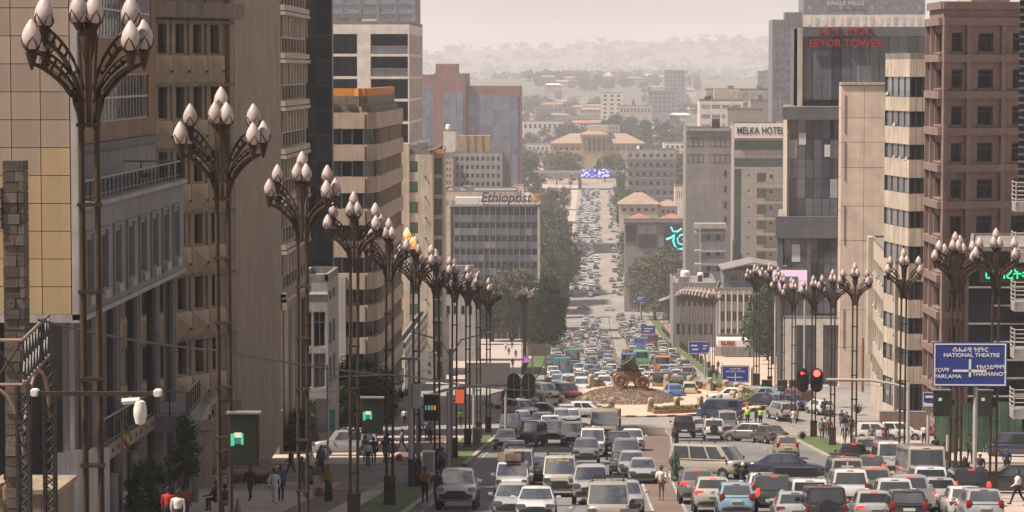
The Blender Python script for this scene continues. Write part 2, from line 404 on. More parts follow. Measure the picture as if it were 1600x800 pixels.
# kerb painted black and white in front of the tower across the roundabout
root = tag(put('painted_kerb', None), kind='structure')
for k in range(60):
    x = 17 + k * 1.0; z = gz(329); mb = MB(); mb.boxa(x, x + .99, 328.4, 328.9, z - .1, z + .2); mb.obj('kerb_stone', M['kerbblack' if k % 2 else 'white'], root)

# ------------------------------------------------------------------ roundabout island
RC = Vector((2.9, 288.0)); RZ = gz(274)
isl = thing('roundabout_island', 'round paved traffic island ringed by low hedges, with a rubble mound', 'traffic island', (RC.x, RC.y, RZ))
def disc(r, n=72): return [(RC.x + r * math.cos(2*math.pi*k/n), RC.y + r * math.sin(2*math.pi*k/n)) for k in range(n)]
mb = MB(); mb.prism(disc(14.2), RZ - 1.4, RZ + .16); mb.obj('paved_base', M['peach'], isl, isl.location)
for k in range(90):
    a0, a1 = 2*math.pi*k/90, 2*math.pi*(k+1)/90 - .004; mb = MB()
    P = lambda r, a, z: (RC.x + r * math.cos(a), RC.y + r * math.sin(a), z)
    mb.rings([[P(14.2, a, RZ - 1.4), P(14.55, a, RZ - 1.4), P(14.55, a, RZ + .2), P(14.2, a, RZ + .2)] for a in (a0, (a0 + a1) / 2, a1)], 0)
    mb.obj('kerb_stone', M['kerbblack' if k % 2 else 'peach'], isl, isl.location)
gaps = [(-1.66, -1.42), (1.4, 1.75)]
segs = [(-1.40, -.98), (-.94, -.52), (-.48, -.06), (-.02, .4), (.44, .86), (.9, 1.36), (1.78, 2.2), (2.24, 2.66), (2.7, 3.1), (-3.12, -2.74), (-2.7, -2.3), (-2.26, -1.7)]
for a0, a1 in segs:
    n = 8; mb = MB(); A = [a0 + (a1 - a0) * k / n for k in range(n + 1)]
    mb.rings([[P(11.6, a, RZ + .1), P(13.0, a, RZ + .1), P(13.0, a, RZ + .5), P(11.6, a, RZ + .5)] for a in A], 0); mb.obj('planter_wall', M['wood'], isl, isl.location)
    mb = MB()
    for _ in range(900):
        a = rnd.uniform(a0 + .01, a1 - .01); r = rnd.uniform(11.7, 12.9); c = Vector(P(r, a, RZ + .5 + rnd.uniform(0, .3)))
        u = Vector((rnd.gauss(0, 1), rnd.gauss(0, 1), rnd.gauss(0, 1))).normalized() * .09; t = Vector((rnd.gauss(0, 1), rnd.gauss(0, 1), rnd.gauss(0, 1))).normalized() * .09
        mb.face([c - u, c + t, c + u, c - t])
    mb.obj('hedge', M['hedge'], isl, isl.location)
# mound with rubble
def mound_z(x, y):
    d = math.hypot((x - RC.x + .4) / 1.12, y - RC.y); t = max(0, 1 - d / 5.2)
    return RZ + .15 + 1.25 * (1 - (1 - t)**1.7) * min(1, t * 3) + .1 * noise.noise((x, y, 0))
mb = MB(); rs = []
for i in range(26):
    r = 5.25 * i / 25 * 1.12
    rs.append([(RC.x - .4 + r * math.cos(a), RC.y + r / 1.12 * math.sin(a), mound_z(RC.x - .4 + r * math.cos(a), RC.y + r / 1.12 * math.sin(a)) - (.1 if i == 25 else 0)) for a in [2*math.pi*k/60 for k in range(60)]])
mb.rings(rs, 0, False); mb.obj('mound', M['rock'], isl, isl.location, 60)
mb = MB()
for _ in range(4200):
    a = rnd.uniform(0, 2*math.pi); r = 5.2 * math.sqrt(rnd.random()); x = RC.x - .4 + 1.12 * r * math.cos(a); y = RC.y + r * math.sin(a)
    s = rnd.uniform(.045, .1); c = Vector((x, y, mound_z(x, y) + s * .3)); rr = [rnd.uniform(.6, 1.2) * s for _ in range(6)]
    pp = [c + Vector(d) * q for d, q in zip(((1, 0, 0), (0, 1, 0), (-1, 0, 0), (0, -1, 0), (0, 0, 1), (0, 0, -1)), rr)]
    i = len(mb.v); mb.v += [tuple(p) for p in pp]
    for f in ((0, 1, 4), (1, 2, 4), (2, 3, 4), (3, 0, 4), (1, 0, 5), (2, 1, 5), (3, 2, 5), (0, 3, 5)): mb.f.append(tuple(i + k for k in f)); mb.m.append(0)
tag(mb.obj('rubble', M['rock'], isl, isl.location), kind='stuff')
# carved stone markers round the island
sm = MB(); sm.rings([[(-.34, -.22, 0), (.34, -.22, 0), (.34, .22, 0), (-.34, .22, 0)], [(-.24, -.18, 1.05), (.24, -.18, 1.05), (.24, .18, 1.05), (-.24, .18, 1.05)]], 0)
sme = sm.mesh('stone_block', [M['stone']])
md = MB(); md.lathe([(0, -.3), (.2, -.29), (.27, -.2), (.27, .2), (.2, .29), (0, .3)], 14, (0, 0, 0), 0, 'x'); mde = md.mesh('medallion', [M['stone']], 40)
for k in range(26):
    a = -math.pi / 2 + .17 + k * (2*math.pi - .34) / 25
    o = thing('stone_marker', 'tapered tan stone marker with a round carved head, on the roundabout rim', 'stone marker', (RC.x + 11.2 * math.cos(a), RC.y + 11.2 * math.sin(a), RZ + .16), a + math.pi / 2, 'stone markers round the island')
    put('stone_block', sme, o); put('medallion', mde, o, (0, 0, 1.12), rz=R(90))
# ------------------------------------------------------------------ cannon monument
def spoke_wheel(r, wd):
    mb = MB(); mb.lathe([(r - .1, -wd), (r, -wd), (r, wd), (r - .1, wd), (r - .1, -wd)], 28, (0, 0, 0), 0, 'x')
    return mb
can = thing('cannon_monument', 'huge bronze-green mortar on a four-wheeled wooden carriage atop the rubble mound', 'cannon', (RC.x + .05, RC.y - .5, mound_z(RC.x, RC.y - .5) - .12), R(8)); can.rotation_euler = (0, R(7), R(8)); can.scale = (1.03, 1.0, 1.0)
tm = MB(); tm.lathe([(.52, -.1), (.68, -.1), (.7, -.06), (.7, .06), (.68, .1), (.52, .1), (.52, -.1)], 28, (0, 0, 0), 0, 'x'); rim_me = tm.mesh('wheel_rim', [M['wood']], 40)
hb = MB(); hb.lathe([(0, -.2), (.12, -.2), (.17, -.08), (.17, .08), (.12, .2), (0, .2)], 14, (0, 0, 0), 0, 'x'); hub_me = hb.mesh('hub', [M['wood']], 40)
sp = MB(); sp.rings([[(-.035, -.035, .1), (.035, -.035, .1), (.035, .035, .1), (-.035, .035, .1)], [(-.03, -.05, .56), (.03, -.05, .56), (.03, .05, .56), (-.03, .05, .56)]], 0); sp_me = sp.mesh('spoke', [M['wood']])
for sx in (-1.02, 1.02):
    for sy in (-.75, .75):
        r = put('wheel', rim_me, can, (sx, sy, .72), rz=R(90)); put('hub', hub_me, r)
        for k in range(12): put('spoke', sp_me, r, rot=(2*math.pi*k/12, 0, 0))
mb = MB(); mb.boxa(-1.55, 1.55, -.5, -.28, .75, 1.1); mb.boxa(-1.55, 1.55, .28, .5, .75, 1.1); mb.boxa(-1.1, -.9, -.7, .7, .64, .8); mb.boxa(.9, 1.1, -.7, .7, .64, .8); mb.boxa(1.35, 1.6, -.5, .5, .8, 1.35)
mb.obj('carriage', M['wood'], can)
mb = MB(); mb.rings([[(-.8, y, 1.1), (1.3, y, 1.1), (1.15, y, 1.35), (.2, y, 1.75), (-.75, y, 1.75)] for y in (-.5, -.3)], 0); mb.rings([[(-.8, y, 1.1), (1.3, y, 1.1), (1.15, y, 1.35), (.2, y, 1.75), (-.75, y, 1.75)] for y in (.3, .5)], 0)
mb.obj('cheek_boards', M['wood'], can)
mb = MB(); mb.lathe([(0, -.5), (.3, -.48), (.46, -.35), (.52, -.1), (.52, .3), (.58, .34), (.58, .46), (.54, .5), (.74, 1.35), (.84, 1.4), (.9, 1.55), (.84, 1.62), (.6, 1.62), (.5, .9), (0, .9)], 24)
bo = mb.obj('barrel', M['barrel'], can, smooth=35); bo.location = (.35, 0, 1.55); bo.rotation_euler = (0, R(-42), 0)
mb = MB(); mb.lathe([(0, -.95), (.14, -.95), (.14, .95), (0, .95)], 12, (0, 0, 0), 0, 'x'); t = mb.obj('trunnion', M['barrel'], can, smooth=40); t.location = (.3, 0, 1.6); t.rotation_euler = (0, 0, R(90))

# ------------------------------------------------------------------ flower-shaped street lamps
def arm_mb(reach, z0, z1, splay, amax):
    mb = MB(); a = [R(amax) * k / 9 for k in range(10)]; K = 1 - math.cos(R(amax)); S = math.sin(R(amax))
    def pts(off): return [Vector((.14 + (reach - .14) * (1 - math.cos(t)) / K - off * .4, splay * ((1 - math.cos(t)) / K), z0 + (z1 - z0) * math.sin(t) / S + off * (.25 + .75 * k / 9))) for k, t in enumerate(a)]
    p, q = pts(0), pts(.2)
    mb.tube(p, [.07 - .03 * k / 9 for k in range(10)], 6); mb.tube(q[2:], [.04 - .012 * k / 8 for k in range(8)], 5)
    for k in (4, 6, 7, 8, 9): mb.tube([p[k], q[k]], .028, 4, cap=False)
    e = p[-1]; mb.lathe([(.02, -.14), (.07, .0), (.13, .2), (.08, .21)], 8, e); return mb
BULB = [(.07, 0), (.14, .05), (.185, .16), (.19, .26), (.16, .38), (.1, .5), (.035, .59), (0, .62)]
def bulb_mb(n=12): mb = MB(); mb.lathe(BULB, n); return mb
def cup_mb():
    mb = MB(); mb.lathe([(.05, -.12), (.1, -.04), (.12, .04), (.06, .05)], 8)
    for k in range(4):
        b = math.pi / 2 * k
        def q(da, h, r): return (r * math.cos(b + da), r * math.sin(b + da), h)
        mb.tube([q(-.75, 0, .12), q(-.6, .08, .175), q(-.35, .17, .19), q(0, .27, .187), q(.35, .17, .19), q(.6, .08, .175), q(.75, 0, .12)], .014, 4, cap=False)
    return mb
A_LO1, A_LO2, A_UP = arm_mb(1.05, 10.45, 11.75, .3, 66), arm_mb(.86, 10.6, 11.72, -.38, 64), arm_mb(.84, 10.75, 12.2, -.06, 62)
stem = MB(); stem.tube([(0, 0, 10.5), (0, 0, 11.3), (0, 0, 11.9)], [.05, .05, .06], 8); stem.lathe([(.05, 11.7), (.12, 11.95), (.19, 12.25), (.17, 12.42), (.08, 12.45)], 10); stem.tube([(0, .1, 12.4), (-.03, .12, 12.85)], .06, 6)
for k in range(4):
    b = math.pi / 2 * k + .4; stem.tube([(.1 * math.cos(b), .1 * math.sin(b), 10.6), (.13 * math.cos(b), .13 * math.sin(b), 11.4), (.19 * math.cos(b), .19 * math.sin(b), 12.3)], .025, 5)
BULBS = [(1.05, .3, 11.98), (.86, -.38, 11.95), (.84, -.06, 12.44), (-1.05, -.3, 11.98), (-.86, .38, 11.95), (-.84, .06, 12.44), (-.16, -.1, 12.5), (.13, -.05, 12.48), (-.03, .12, 12.88)]
polem = MB(); polem.tube([(0, 0, 1.2), (0, 0, 10.6)], [.065, .06], 8)
basem = MB(); basem.boxa(-.3, .3, -.2, .2, 0, .12); basem.boxa(-.26, .26, -.16, .16, .12, 1.3); basem.boxa(-.28, .28, -.18, .18, 1.3, 1.36)
clampm = MB(); clampm.boxa(-.24, .24, -.1, .1, -.035, .035)
LM = {k: v.mesh(k, [M['bronze']], 40) for k, v in dict(pole=polem, base=basem, clamp=clampm, arm1=A_LO1, arm2=A_LO2, arm3=A_UP, stem=stem, cup=cup_mb()).items()}
LM['bulb'] = bulb_mb().mesh('bulb', [M['bulb']], 60); LM['lit'] = bulb_mb().mesh('bulb', [M['bulblit']], 60)
far = MB(); far.add(basem)
for x in (-.15, .15): far.add(polem, Matrix.Translation((x, 0, 0)))
R180 = Matrix.Rotation(math.pi, 4, 'Z')
for a in (A_LO1, A_LO2, A_UP): far.add(a); far.add(a, R180)
far.add(stem)
for z in (3.5, 6, 8.5, 10.5): far.add(clampm, Matrix.Translation((0, 0, z)))
fb = bulb_mb(8)
for b in BULBS: far.add(fb, Matrix.Translation(b), lambda k: 1)
LM['far'] = far.mesh('street_lamp', [M['bronze'], M['bulb']], 50)
def lamp(x, Y, label, group, full=True, lit=(), rz=0, dz=.15):
    loc = (x, Y, gz(Y) + dz)
    if not full: return tag(put('street_lamp', LM['far'], None, loc, rz), label, 'street lamp', group)
    o = thing('street_lamp', label, 'street lamp', loc, rz, group); o.rotation_euler = (rnd.uniform(-.006, .006), rnd.uniform(-.006, .006), rz)
    put('base_box', LM['base'], o)
    for s in (-.15, .15): put('pole', LM['pole'], o, (s, 0, 0))
    for z in (2.2, 3.9, 5.6, 7.3, 9.0, 10.55): put('clamp', LM['clamp'], o, (0, 0, z))
    for k in ('arm1', 'arm2', 'arm3'):
        for r in (0, math.pi): put('arm', LM[k], o, rz=r)
    put('centre_stem', LM['stem'], o)
    for i, b in enumerate(BULBS):
        q = put('bulb', LM['lit' if i in lit else 'bulb'], o, b, rz=rnd.uniform(0, 1.5)); put('cup', LM['cup'], q)
    return o
GL = 'flower-topped lamps along the uphill verge'
n_l = ['first', 'second', 'third', 'fourth', 'fifth', 'sixth', 'seventh', 'eighth', 'ninth', 'tenth', 'eleventh', 'twelfth']
LYS = [55.6 + 19.6 * k for k in range(11)]
for k, Y in enumerate(LYS):
    t = {0: 'bronze flower-topped lamp carrying cameras on a cross bar', 1: 'bronze flower-topped lamp carrying a tall screen, beside the pine', 4: 'bronze flower-topped lamp with two bulbs glowing orange'}.get(k, f'bronze flower-topped street lamp, {n_l[k]} down the uphill row on the concrete-block side')
    lamp(-9.9, Y, t, GL, True, (0, 2) if k == 4 else (), rz=rnd.uniform(-.1, .1))
for k, (x, Y) in enumerate([(19.5, 143), (18.0, 147), (17.9, 171), (17.7, 201), (17.7, 219.5), (17.7, 239)]):
    lamp(x, Y, f'bronze flower-topped street lamp, {n_l[k]} down the uphill row on the direction-sign side', GL, rz=rnd.uniform(-.12, .12))
lamp(18.75, 151, 'bronze flower-topped lamp standing close behind its twin near the big blue sign', GL)
for k, (px, Y) in enumerate([(1241, 268), (1224, 282), (1204, 305), (1185, 322), (1181, 318)]):
    lamp(xy(px, Y)[0], Y, f'bronze flower-topped street lamp, {n_l[k]} of the cluster on the corner below the dark tower', 'lamps at the roundabout corner', rz=rnd.uniform(-.3, .3), dz=.02)
for k in range(4): lamp(-12.2 - .2 * k, 448 + 15 * k, 'bronze flower-topped lamp just below the roundabout beside the dark tree', 'lamps below the roundabout, tree side', False)
for k in range(22): lamp(xr(455 + 17.5 * k) + 1.8, 455 + 17.5 * k, 'slim flower-topped lamp in the dense row below the roundabout, bus side', 'lamps below the roundabout, bus side', False, rz=rnd.uniform(-.2, .2)).scale = (1, 1, 1 - .3 * max(0, k - 8) / 13)
for k in range(14): lamp(13.2, 1040 + 30 * k, 'slim flower-topped lamp climbing the far hill beside the shops', 'lamps on the far hill', False)
for k in range(16): lamp(-14.2 - .05 * k, 640 + 52 * k, 'slim flower-topped lamp among the avenue trees', 'lamps among the avenue trees', False)
# ------------------------------------------------------------------ building kit
G = {}
G['dark'] = glassmat('dark_window_glass', (.008, .009, .011), (.03, .031, .034), curtain=(.13, .12, .105), pc=.88, spec=.3)
G['black'] = glassmat('black_curtain_glass', (.004, .005, .007), (.014, .016, .02), .3, .06)
G['green'] = glassmat('green_glass', (.015, .06, .042), (.045, .15, .1), .1, .6)
G['blue'] = glassmat('blue_mirror_glass', (.1, .125, .17), (.155, .19, .25), .12, .8)
G['grey'] = glassmat('grey_tower_glass', (.035, .04, .05), (.12, .13, .155), .06, .9, (.4, .4, .4), .97)
G['postal'] = glassmat('blue_grey_office_glass', (.17, .2, .25), (.3, .34, .4), .12, .5, (.5, .5, .5), .8)
G['pale'] = glassmat('office_glass', (.28, .28, .3), (.42, .42, .43), .12, .6, (.55, .52, .49), .75)
W = {}
def wm(n, c, **k):
    k.setdefault('streak', .34); k.setdefault('var', .2); k.setdefault('scale', .5); W[n] = mat(n, c, **k)
wm('tan_conc', (.29, .222, .158)); wm('brown_conc', (.21, .165, .124), streak=.3); wm('cream', (.52, .435, .345)); wm('beige_band', (.48, .375, .285), streak=.25)
wm('grey_clad', (.21, .2, .195), streak=.12); wm('brick_brown', (.25, .145, .075)); wm('white_frame', (.66, .6, .54), streak=.1); wm('brown_red', (.235, .155, .135), streak=.14)
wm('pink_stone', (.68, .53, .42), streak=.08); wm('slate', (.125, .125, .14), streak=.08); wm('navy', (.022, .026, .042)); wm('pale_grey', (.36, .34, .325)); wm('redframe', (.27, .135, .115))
wm('mustard', (.42, .27, .11)); wm('roof_grey', (.22, .2, .185)); wm('roof_tan', (.33, .23, .17)); wm('roof_red', (.36, .15, .1)); wm('tan_facet', (.42, .315, .215), streak=.25); wm('orange', (.62, .24, .04), streak=.1); wm('purplegrey', (.2, .195, .22)); wm('station', (.4, .28, .14)); wm('bluegrey', (.17, .18, .21))
W['tile'] = panelmat('white_wall_tile', (.42, .38, .355), .6, .3, joint=.03, dark=.7, var=.08, scale=.5)
W['pinkclad'] = panelmat('pink_stone_slabs', (.6, .46, .36), 3.2, 3.9, joint=.045, dark=.35, var=.07, scale=.3, streak=.06)
W['greyclad'] = panelmat('grey_concrete_slabs', (.27, .255, .235), 1.5, 3.2, joint=.04, dark=.7, var=.15, scale=.3, streak=.2)
W['hotelclad'] = panelmat('pink_grey_panels', (.36, .315, .29), 1.6, 1.6, joint=.04, dark=.6, var=.1, scale=.3, streak=.1)
W['brick'] = mat('rough_dark_stone', (.105, .085, .068), .95, var=.3, scale=1.5, bump=.6, rand=.35)
FRAME = mat('window_frame_dark', (.05, .045, .042), .5, var=.1); FRAMEW = mat('window_frame_pale', (.4, .38, .35), .6, var=.1)
_wc = {}
def win_mesh(w, h, nx, ny, fr, gl, fw=.07):
    k = (round(w, 2), round(h, 2), nx, ny, fr.name, gl.name, fw)
    if k not in _wc:
        mb = MB(); w, h = k[0], k[1]
        mb.face([(-w/2, .05, 0), (w/2, .05, 0), (w/2, .05, h), (-w/2, .05, h)], 1)
        for x0, x1, z0, z1 in [(-w/2, w/2, 0, fw), (-w/2, w/2, h - fw, h), (-w/2, -w/2 + fw, fw, h - fw), (w/2 - fw, w/2, fw, h - fw)]: mb.boxa(x0, x1, -.02, .06, z0, z1)
        for i in range(1, nx): x = -w/2 + w * i / nx; mb.boxa(x - fw*.35, x + fw*.35, -.01, .055, fw, h - fw)
        for i in range(1, ny): z = h * (1 - .3) if ny == 2 else h * i / ny; mb.boxa(-w/2 + fw, w/2 - fw, -.005, .052, z - fw*.35, z + fw*.35)
        _wc[k] = mb.mesh('window', [fr, gl])
    return _wc[k]
class B:
    def __init__(s, name, label, cat, poly, ztop, wall, roof=None, z0=None, group=None, par=.6, root=None):
        s.P = [Vector(p) for p in poly]; s.n = len(poly); ymin = min(p[1] for p in poly)
        s.z0 = gz(ymin) - 3 if z0 is None else z0; s.z1 = ztop; s.wm = wall; s.rm = roof or W['roof_grey']; s.par = par
        s.e = root.e if root else thing(name, label, cat, (s.P[0].x, s.P[0].y, s.z0), group=group); s.o = s.e.location.copy(); s.used = set()
    def fr(s, i):
        A, C = s.P[i % s.n], s.P[(i + 1) % s.n]; d = C - A; L = d.length; d = d / L; return A, d, L, Vector((d.y, -d.x))
    def pt(s, i, u, z, off=0):
        A, d, L, n = s.fr(i); p = A + d * u + n * off; return Vector((p.x, p.y, z))
    def U(s, i, px, py=400):
        A, d, L, n = s.fr(i); r = ray(px, py); t = A.dot(n) / (r.x * n.x + r.y * n.y); return (Vector((r.x, r.y)) * t - A).dot(d)
    def Z(s, i, px, py):
        A, d, L, n = s.fr(i); r = ray(px, py); return CAMZ + r.z * A.dot(n) / (r.x * n.x + r.y * n.y)
    def cols(s, i, l): return [(s.U(i, a), s.U(i, b)) for a, b in l]
    def rows(s, i, px, l): return [(s.Z(i, px, b), s.Z(i, px, a)) for a, b in l]
    def part(s, mb, name, m, smooth=None, parent=None): return mb.obj(name, m, parent or s.e, s.o if parent is None else Vector(s.o) + parent.location, smooth)
    def wall(s, i, cols=(), rows=(), depth=.22, m=None, holes=None, u0=0, u1=None, z0=None, z1=None, win=None, name='wall', off=0, pane=False):
        A, d, L, n = s.fr(i); u1 = L if u1 is None else u1; z0 = s.z0 if z0 is None else z0; z1 = s.z1 if z1 is None else z1
        H = holes if holes is not None else [(a, b, c, e) for a, b in cols for c, e in rows]
        H = [(max(u0 + .03, a), min(u1 - .03, b), max(z0 + .03, c), min(z1 - .03, e)) for a, b, c, e in H]
        H = [h for h in H if h[1] - h[0] > .05 and h[3] - h[2] > .05]
        us = sorted({u0, u1} | {x for h in H for x in h[:2]}); zs = sorted({z0, z1} | {x for h in H for x in h[2:]}); mb = MB()
        p = lambda u, z, o=0: s.pt(i, u, z, off - o)
        for a, b in zip(us, us[1:]):
            run = None
            for c, e in zip(zs, zs[1:]):
                cu, cz = (a + b) / 2, (c + e) / 2
                if any(h[0] < cu < h[1] and h[2] < cz < h[3] for h in H):
                    if run: mb.face([p(a, run[0]), p(b, run[0]), p(b, run[1]), p(a, run[1])]); run = None
                else: run = (run[0] if run else c, e)
            if run: mb.face([p(a, run[0]), p(b, run[0]), p(b, run[1]), p(a, run[1])])
        for a, b, c, e in H:
            D = depth
            mb.face([p(a, c), p(b, c), p(b, c, D), p(a, c, D)]); mb.face([p(a, e, D), p(b, e, D), p(b, e), p(a, e)])
            mb.face([p(a, c, D), p(a, e, D), p(a, e), p(a, c)]); mb.face([p(b, c), p(b, e), p(b, e, D), p(b, c, D)])
        s.part(mb, name, m or s.wm); s.used.add(i)
        if win:
            rz = math.atan2(d.y, d.x)
            for a, b, c, e in H:
                q = p((a + b) / 2, c, depth) - s.o; put('window', win_mesh(b - a, e - c, *win), s.e, q, rz)
        return H
    def box(s, i, u0, u1, z0, z1, o0, o1, m, name):
        A, d, L, n = s.fr(i); mb = MB(); mb.obox(A, d, n, u0, u1, z0, z1, o0, o1); return s.part(mb, name, m)
    def panels(s, i, us, zs, m, gap=.05, o0=-.05, o1=.06, name='panel', mats=None):
        """separate cladding or glazing panels on edge i, sharing mesh data where sizes match"""
        A, d, L, n = s.fr(i); rz = math.atan2(d.y, d.x)
        for a, b in zip(us, us[1:]):
            for c, e in zip(zs, zs[1:]):
                mm = mats((a + b) / 2, (c + e) / 2) if mats else m
                k = ('pan', round(b - a, 2), round(e - c, 2), gap, o1 - o0, mm.name)
                if k not in _wc:
                    mb = MB(); mb.boxa(-(b - a)/2 + gap/2, (b - a)/2 - gap/2, 0, o1 - o0, gap/2, e - c - gap/2); _wc[k] = mb.mesh(name, [mm])
                put(name, _wc[k], s.e, s.pt(i, (a + b) / 2, c, o1) - s.o, rz, rot=(rnd.uniform(-.004, .004), 0, rz + rnd.uniform(-.004, .004)))
    def finish(s, core=.4, coremat=None):
        P = s.P; n = s.n; mb = MB()
        for i in range(n):
            if i not in s.used:
                A, C = P[i], P[(i+1) % n]; mb.face([(A.x, A.y, s.z0), (C.x, C.y, s.z0), (C.x, C.y, s.z1), (A.x, A.y, s.z1)])
        if mb.v: s.part(mb, 'wall', s.wm)
        ins = []
        for i in range(n):
            a, b = s.fr(i - 1), s.fr(i); na, nb = a[3], b[3]; k = 1 + na.dot(nb); ins.append(P[i] - (na + nb) / max(.3, k) * core)
        mb = MB(); mb.prism([(p.x, p.y) for p in ins], s.z0, s.z1 - .05); s.part(mb, 'core', coremat or M['dark'])
        mb = MB(); mb.prism([(p.x, p.y) for p in P], s.z1 - .02, s.z1 + .1)
        if s.par:
            for i in range(n):
                A, d, L, nn = s.fr(i); mb.obox(A, d, nn, 0, L, s.z1 + .1, s.z1 + s.par, -.25, 0)
        s.part(mb, 'roof', s.rm); return s
def even(a, b, n, frac): st = (b - a) / n; return [(a + st * (k + (1 - frac) / 2), a + st * (k + (1 + frac) / 2)) for k in range(n)]
def roof_clutter(b, k, seed=1):
    r = random.Random(seed); c = sum((p for p in b.P), Vector((0, 0))) / b.n
    for _ in range(k):
        p = b.P[r.randrange(b.n)].lerp(c, r.uniform(.35, .9)); mb = MB(); w_, d_, h_ = r.uniform(1, 3), r.uniform(1, 3), r.uniform(.8, 2.2)
        if r.random() < .4: mb.lathe([(w_*.4, 0), (w_*.42, h_*.8), (w_*.3, h_), (0, h_*1.05)], 10, (p.x, p.y, b.z1 + .1)); b.part(mb, 'water_tank', M['dark'] if r.random() < .5 else M['white'], 40)
        else: mb.boxa(p.x - w_/2, p.x + w_/2, p.y - d_/2, p.y + d_/2, b.z1 + .1, b.z1 + h_); b.part(mb, 'rooftop_box', W['roof_grey'])
def zy(px, py, Y): return at(px, py, Y).z
def railing(parent, org, pts, h=1.05, step=1.2, m=None, glassy=True):
    """posts, rails and glass panels along a path"""
    m = m or M['dark']
    for a, b in zip(pts, pts[1:]):
        a, b = Vector(a), Vector(b); L = (b - a).length; n = max(1, round(L / step)); mb = MB()
        mb.tube([a + Vector((0, 0, h)), b + Vector((0, 0, h))], .05, 6); mb.tube([a + Vector((0, 0, .12)), b + Vector((0, 0, .12))], .025, 5)
        mb.obj('rail', M['grey'], parent, org)
        for k in range(n + 1):
            p = a.lerp(b, k / n); mb = MB(); mb.tube([p, p + Vector((0, 0, h))], .04, 5); mb.obj('post', m, parent, org)

# ------------------------------------------------------------------ left side: panelled corner block on pilotis
CX, CY, DY = -20.1, 110.0, 138.0
b = B('office_block', 'grey clad office block on tall round columns with a yellow panelled end wall', 'building', [(-34, 110), (CX, 110), (CX, 138), (-34, 138)], 74.74, W['grey_clad'], z0=70.46, par=0)
# end wall of single panels
us = [13.62 - 1.13 * k for k in range(12, -1, -1)]
zs = [70.62 + 1.07 * k for k in range(13)]
bb = mat('yellow_wall_panel', (.44, .32, .17), .55, var=.08, scale=.5, rand=.1, streak=.2); bt = mat('tan_wall_panel', (.345, .268, .205), .55, var=.08, scale=.5, rand=.1, streak=.2)
mb = MB(); mb.boxa(-34, CX, 110.06, 110.6, 70.46, 84); b.part(mb, 'panel_backing', M['dark']); b.used.add(0)
b.panels(0, us, zs, bb, .03, -.05, .05, 'wall_panel', lambda u, z: bb if z < 77 - (0 if u > 5 else 0) and not (z > 76 and u < 12.6) else bt)
mb = MB(); mb.boxa(CX - .25, CX + .02, 109.93, 110.1, 70.4, 84); mb.boxa(-34, CX + .02, 109.93, 110.1, 70.3, 70.62); b.part(mb, 'corner_trim', W['pale_grey'])
cs = [(k * 3.3 + 1.4, k * 3.3 + 2.9) for k in range(8)]
H = b.wall(1, cs, [(71.25, 73.35)], .3, win=(1, 2, FRAME, G['dark'], .07))
for a, c, z0, z1 in H:
    b.box(1, a - .22, a - .03, z0 - .5, z1 + .25, 0, .09, W['grey_clad'], 'window_fin'); b.box(1, c + .03, c + .22, z0 - .5, z1 + .25, 0, .09, W['grey_clad'], 'window_fin')
    b.box(1, a + .1, c - .1, z0 - .42, z0 - .05, .0, .22, W['pale_grey'], 'window_sill'); b.box(1, a - .3, c + .3, z1 + .25, z1 + .36, 0, .12, W['grey_clad'], 'window_hood')
b.box(1, 0, 28, 74.62, 74.8, 0, .18, W['pale_grey'], 'parapet_cap'); b.box(1, 0, 28, 70.3, 70.5, -.3, .1, W['pale_grey'], 'soffit_edge')
b.finish()
railing(b.e, b.o, [(CX - .15, 110.5, 74.9), (CX - .15, 137.8, 74.9), (-24, 137.8, 74.9)], .75, 1.0)
mb = MB(); mb.boxa(-36, -23, 112, 148, 74.84, 76.35); b.part(mb, 'upper_wall', W['grey_clad'])
for k in range(24): mb = MB(); y = 114 + k * 1.4; mb.boxa(-23, -22.94, y + .03, y + 1.36, 74.95, 76.25); b.part(mb, 'cladding_strip', W['grey_clad'])
mb = MB(); mb.boxa(-36, -22.8, 112, 148.2, 76.37, 76.7); b.part(mb, 'band_course', W['slate'])
up = B('brick_office_block', 'brown plastered upper block with white-grilled windows, above the grey storey', 'building', [(-38, 112.2), (-23.05, 112.2), (-23.05, 148.6), (-38, 148.6)], 90, W['brick_brown'], z0=76.72, par=0, root=b)
H = up.wall(1, holes=[(2, 9, 77.6, 79.75), (20.5, 34, 77.6, 79.85), (3, 12, 81.4, 83.7), (17.5, 29, 81.5, 84.2), (31, 35, 81.5, 84.2)], depth=.18, win=(1, 1, FRAMEW, G['dark'], .1))
for a, c, z0, z1 in H:
    mb = MB(); A, d, L, n = up.fr(1)
    for k in range(14): u = a + (c - a) * (k + .5) / 14; mb.obox(A, d, n, u - .03, u + .03, z0, z1, -.1, -.05)
    for k in (0, .5, 1): z = z0 + (z1 - z0) * k; mb.obox(A, d, n, a, c, z - .05, z + .05, -.12, -.04)
    up.part(mb, 'window_grille', M['pole'])
up.finish()
# columns and the dark recess below
for k, y in enumerate((111.2, 116.2, 121.3, 126.6, 132.0, 137.2)):
    z = gz(y)
    for x in (CX - .6,):
        mb = MB(); mb.tube([(x, y, z - .5), (x, y, 70.4)], .3, 16); b.part(mb, 'column', W['slate'], 40)
    mb = MB(); mb.boxa(CX - .52, CX - .34, y - .55, y - .43, z, 70.3); b.part(mb, 'drain_pipe', M['grey'])
mb = MB(); mb.boxa(-34, -23.2, 112.5, 112.9, 60, 70.4); mb.boxa(-23.5, -23.2, 112.9, 135, 56, 70.4); b.part(mb, 'recess_glazing', G['black'])
for k in range(6): mb = MB(); mb.boxa(-34 + k * 2, -33.86 + k * 2, 112.35, 112.5, 60, 70.4); b.part(mb, 'mullion', FRAME)

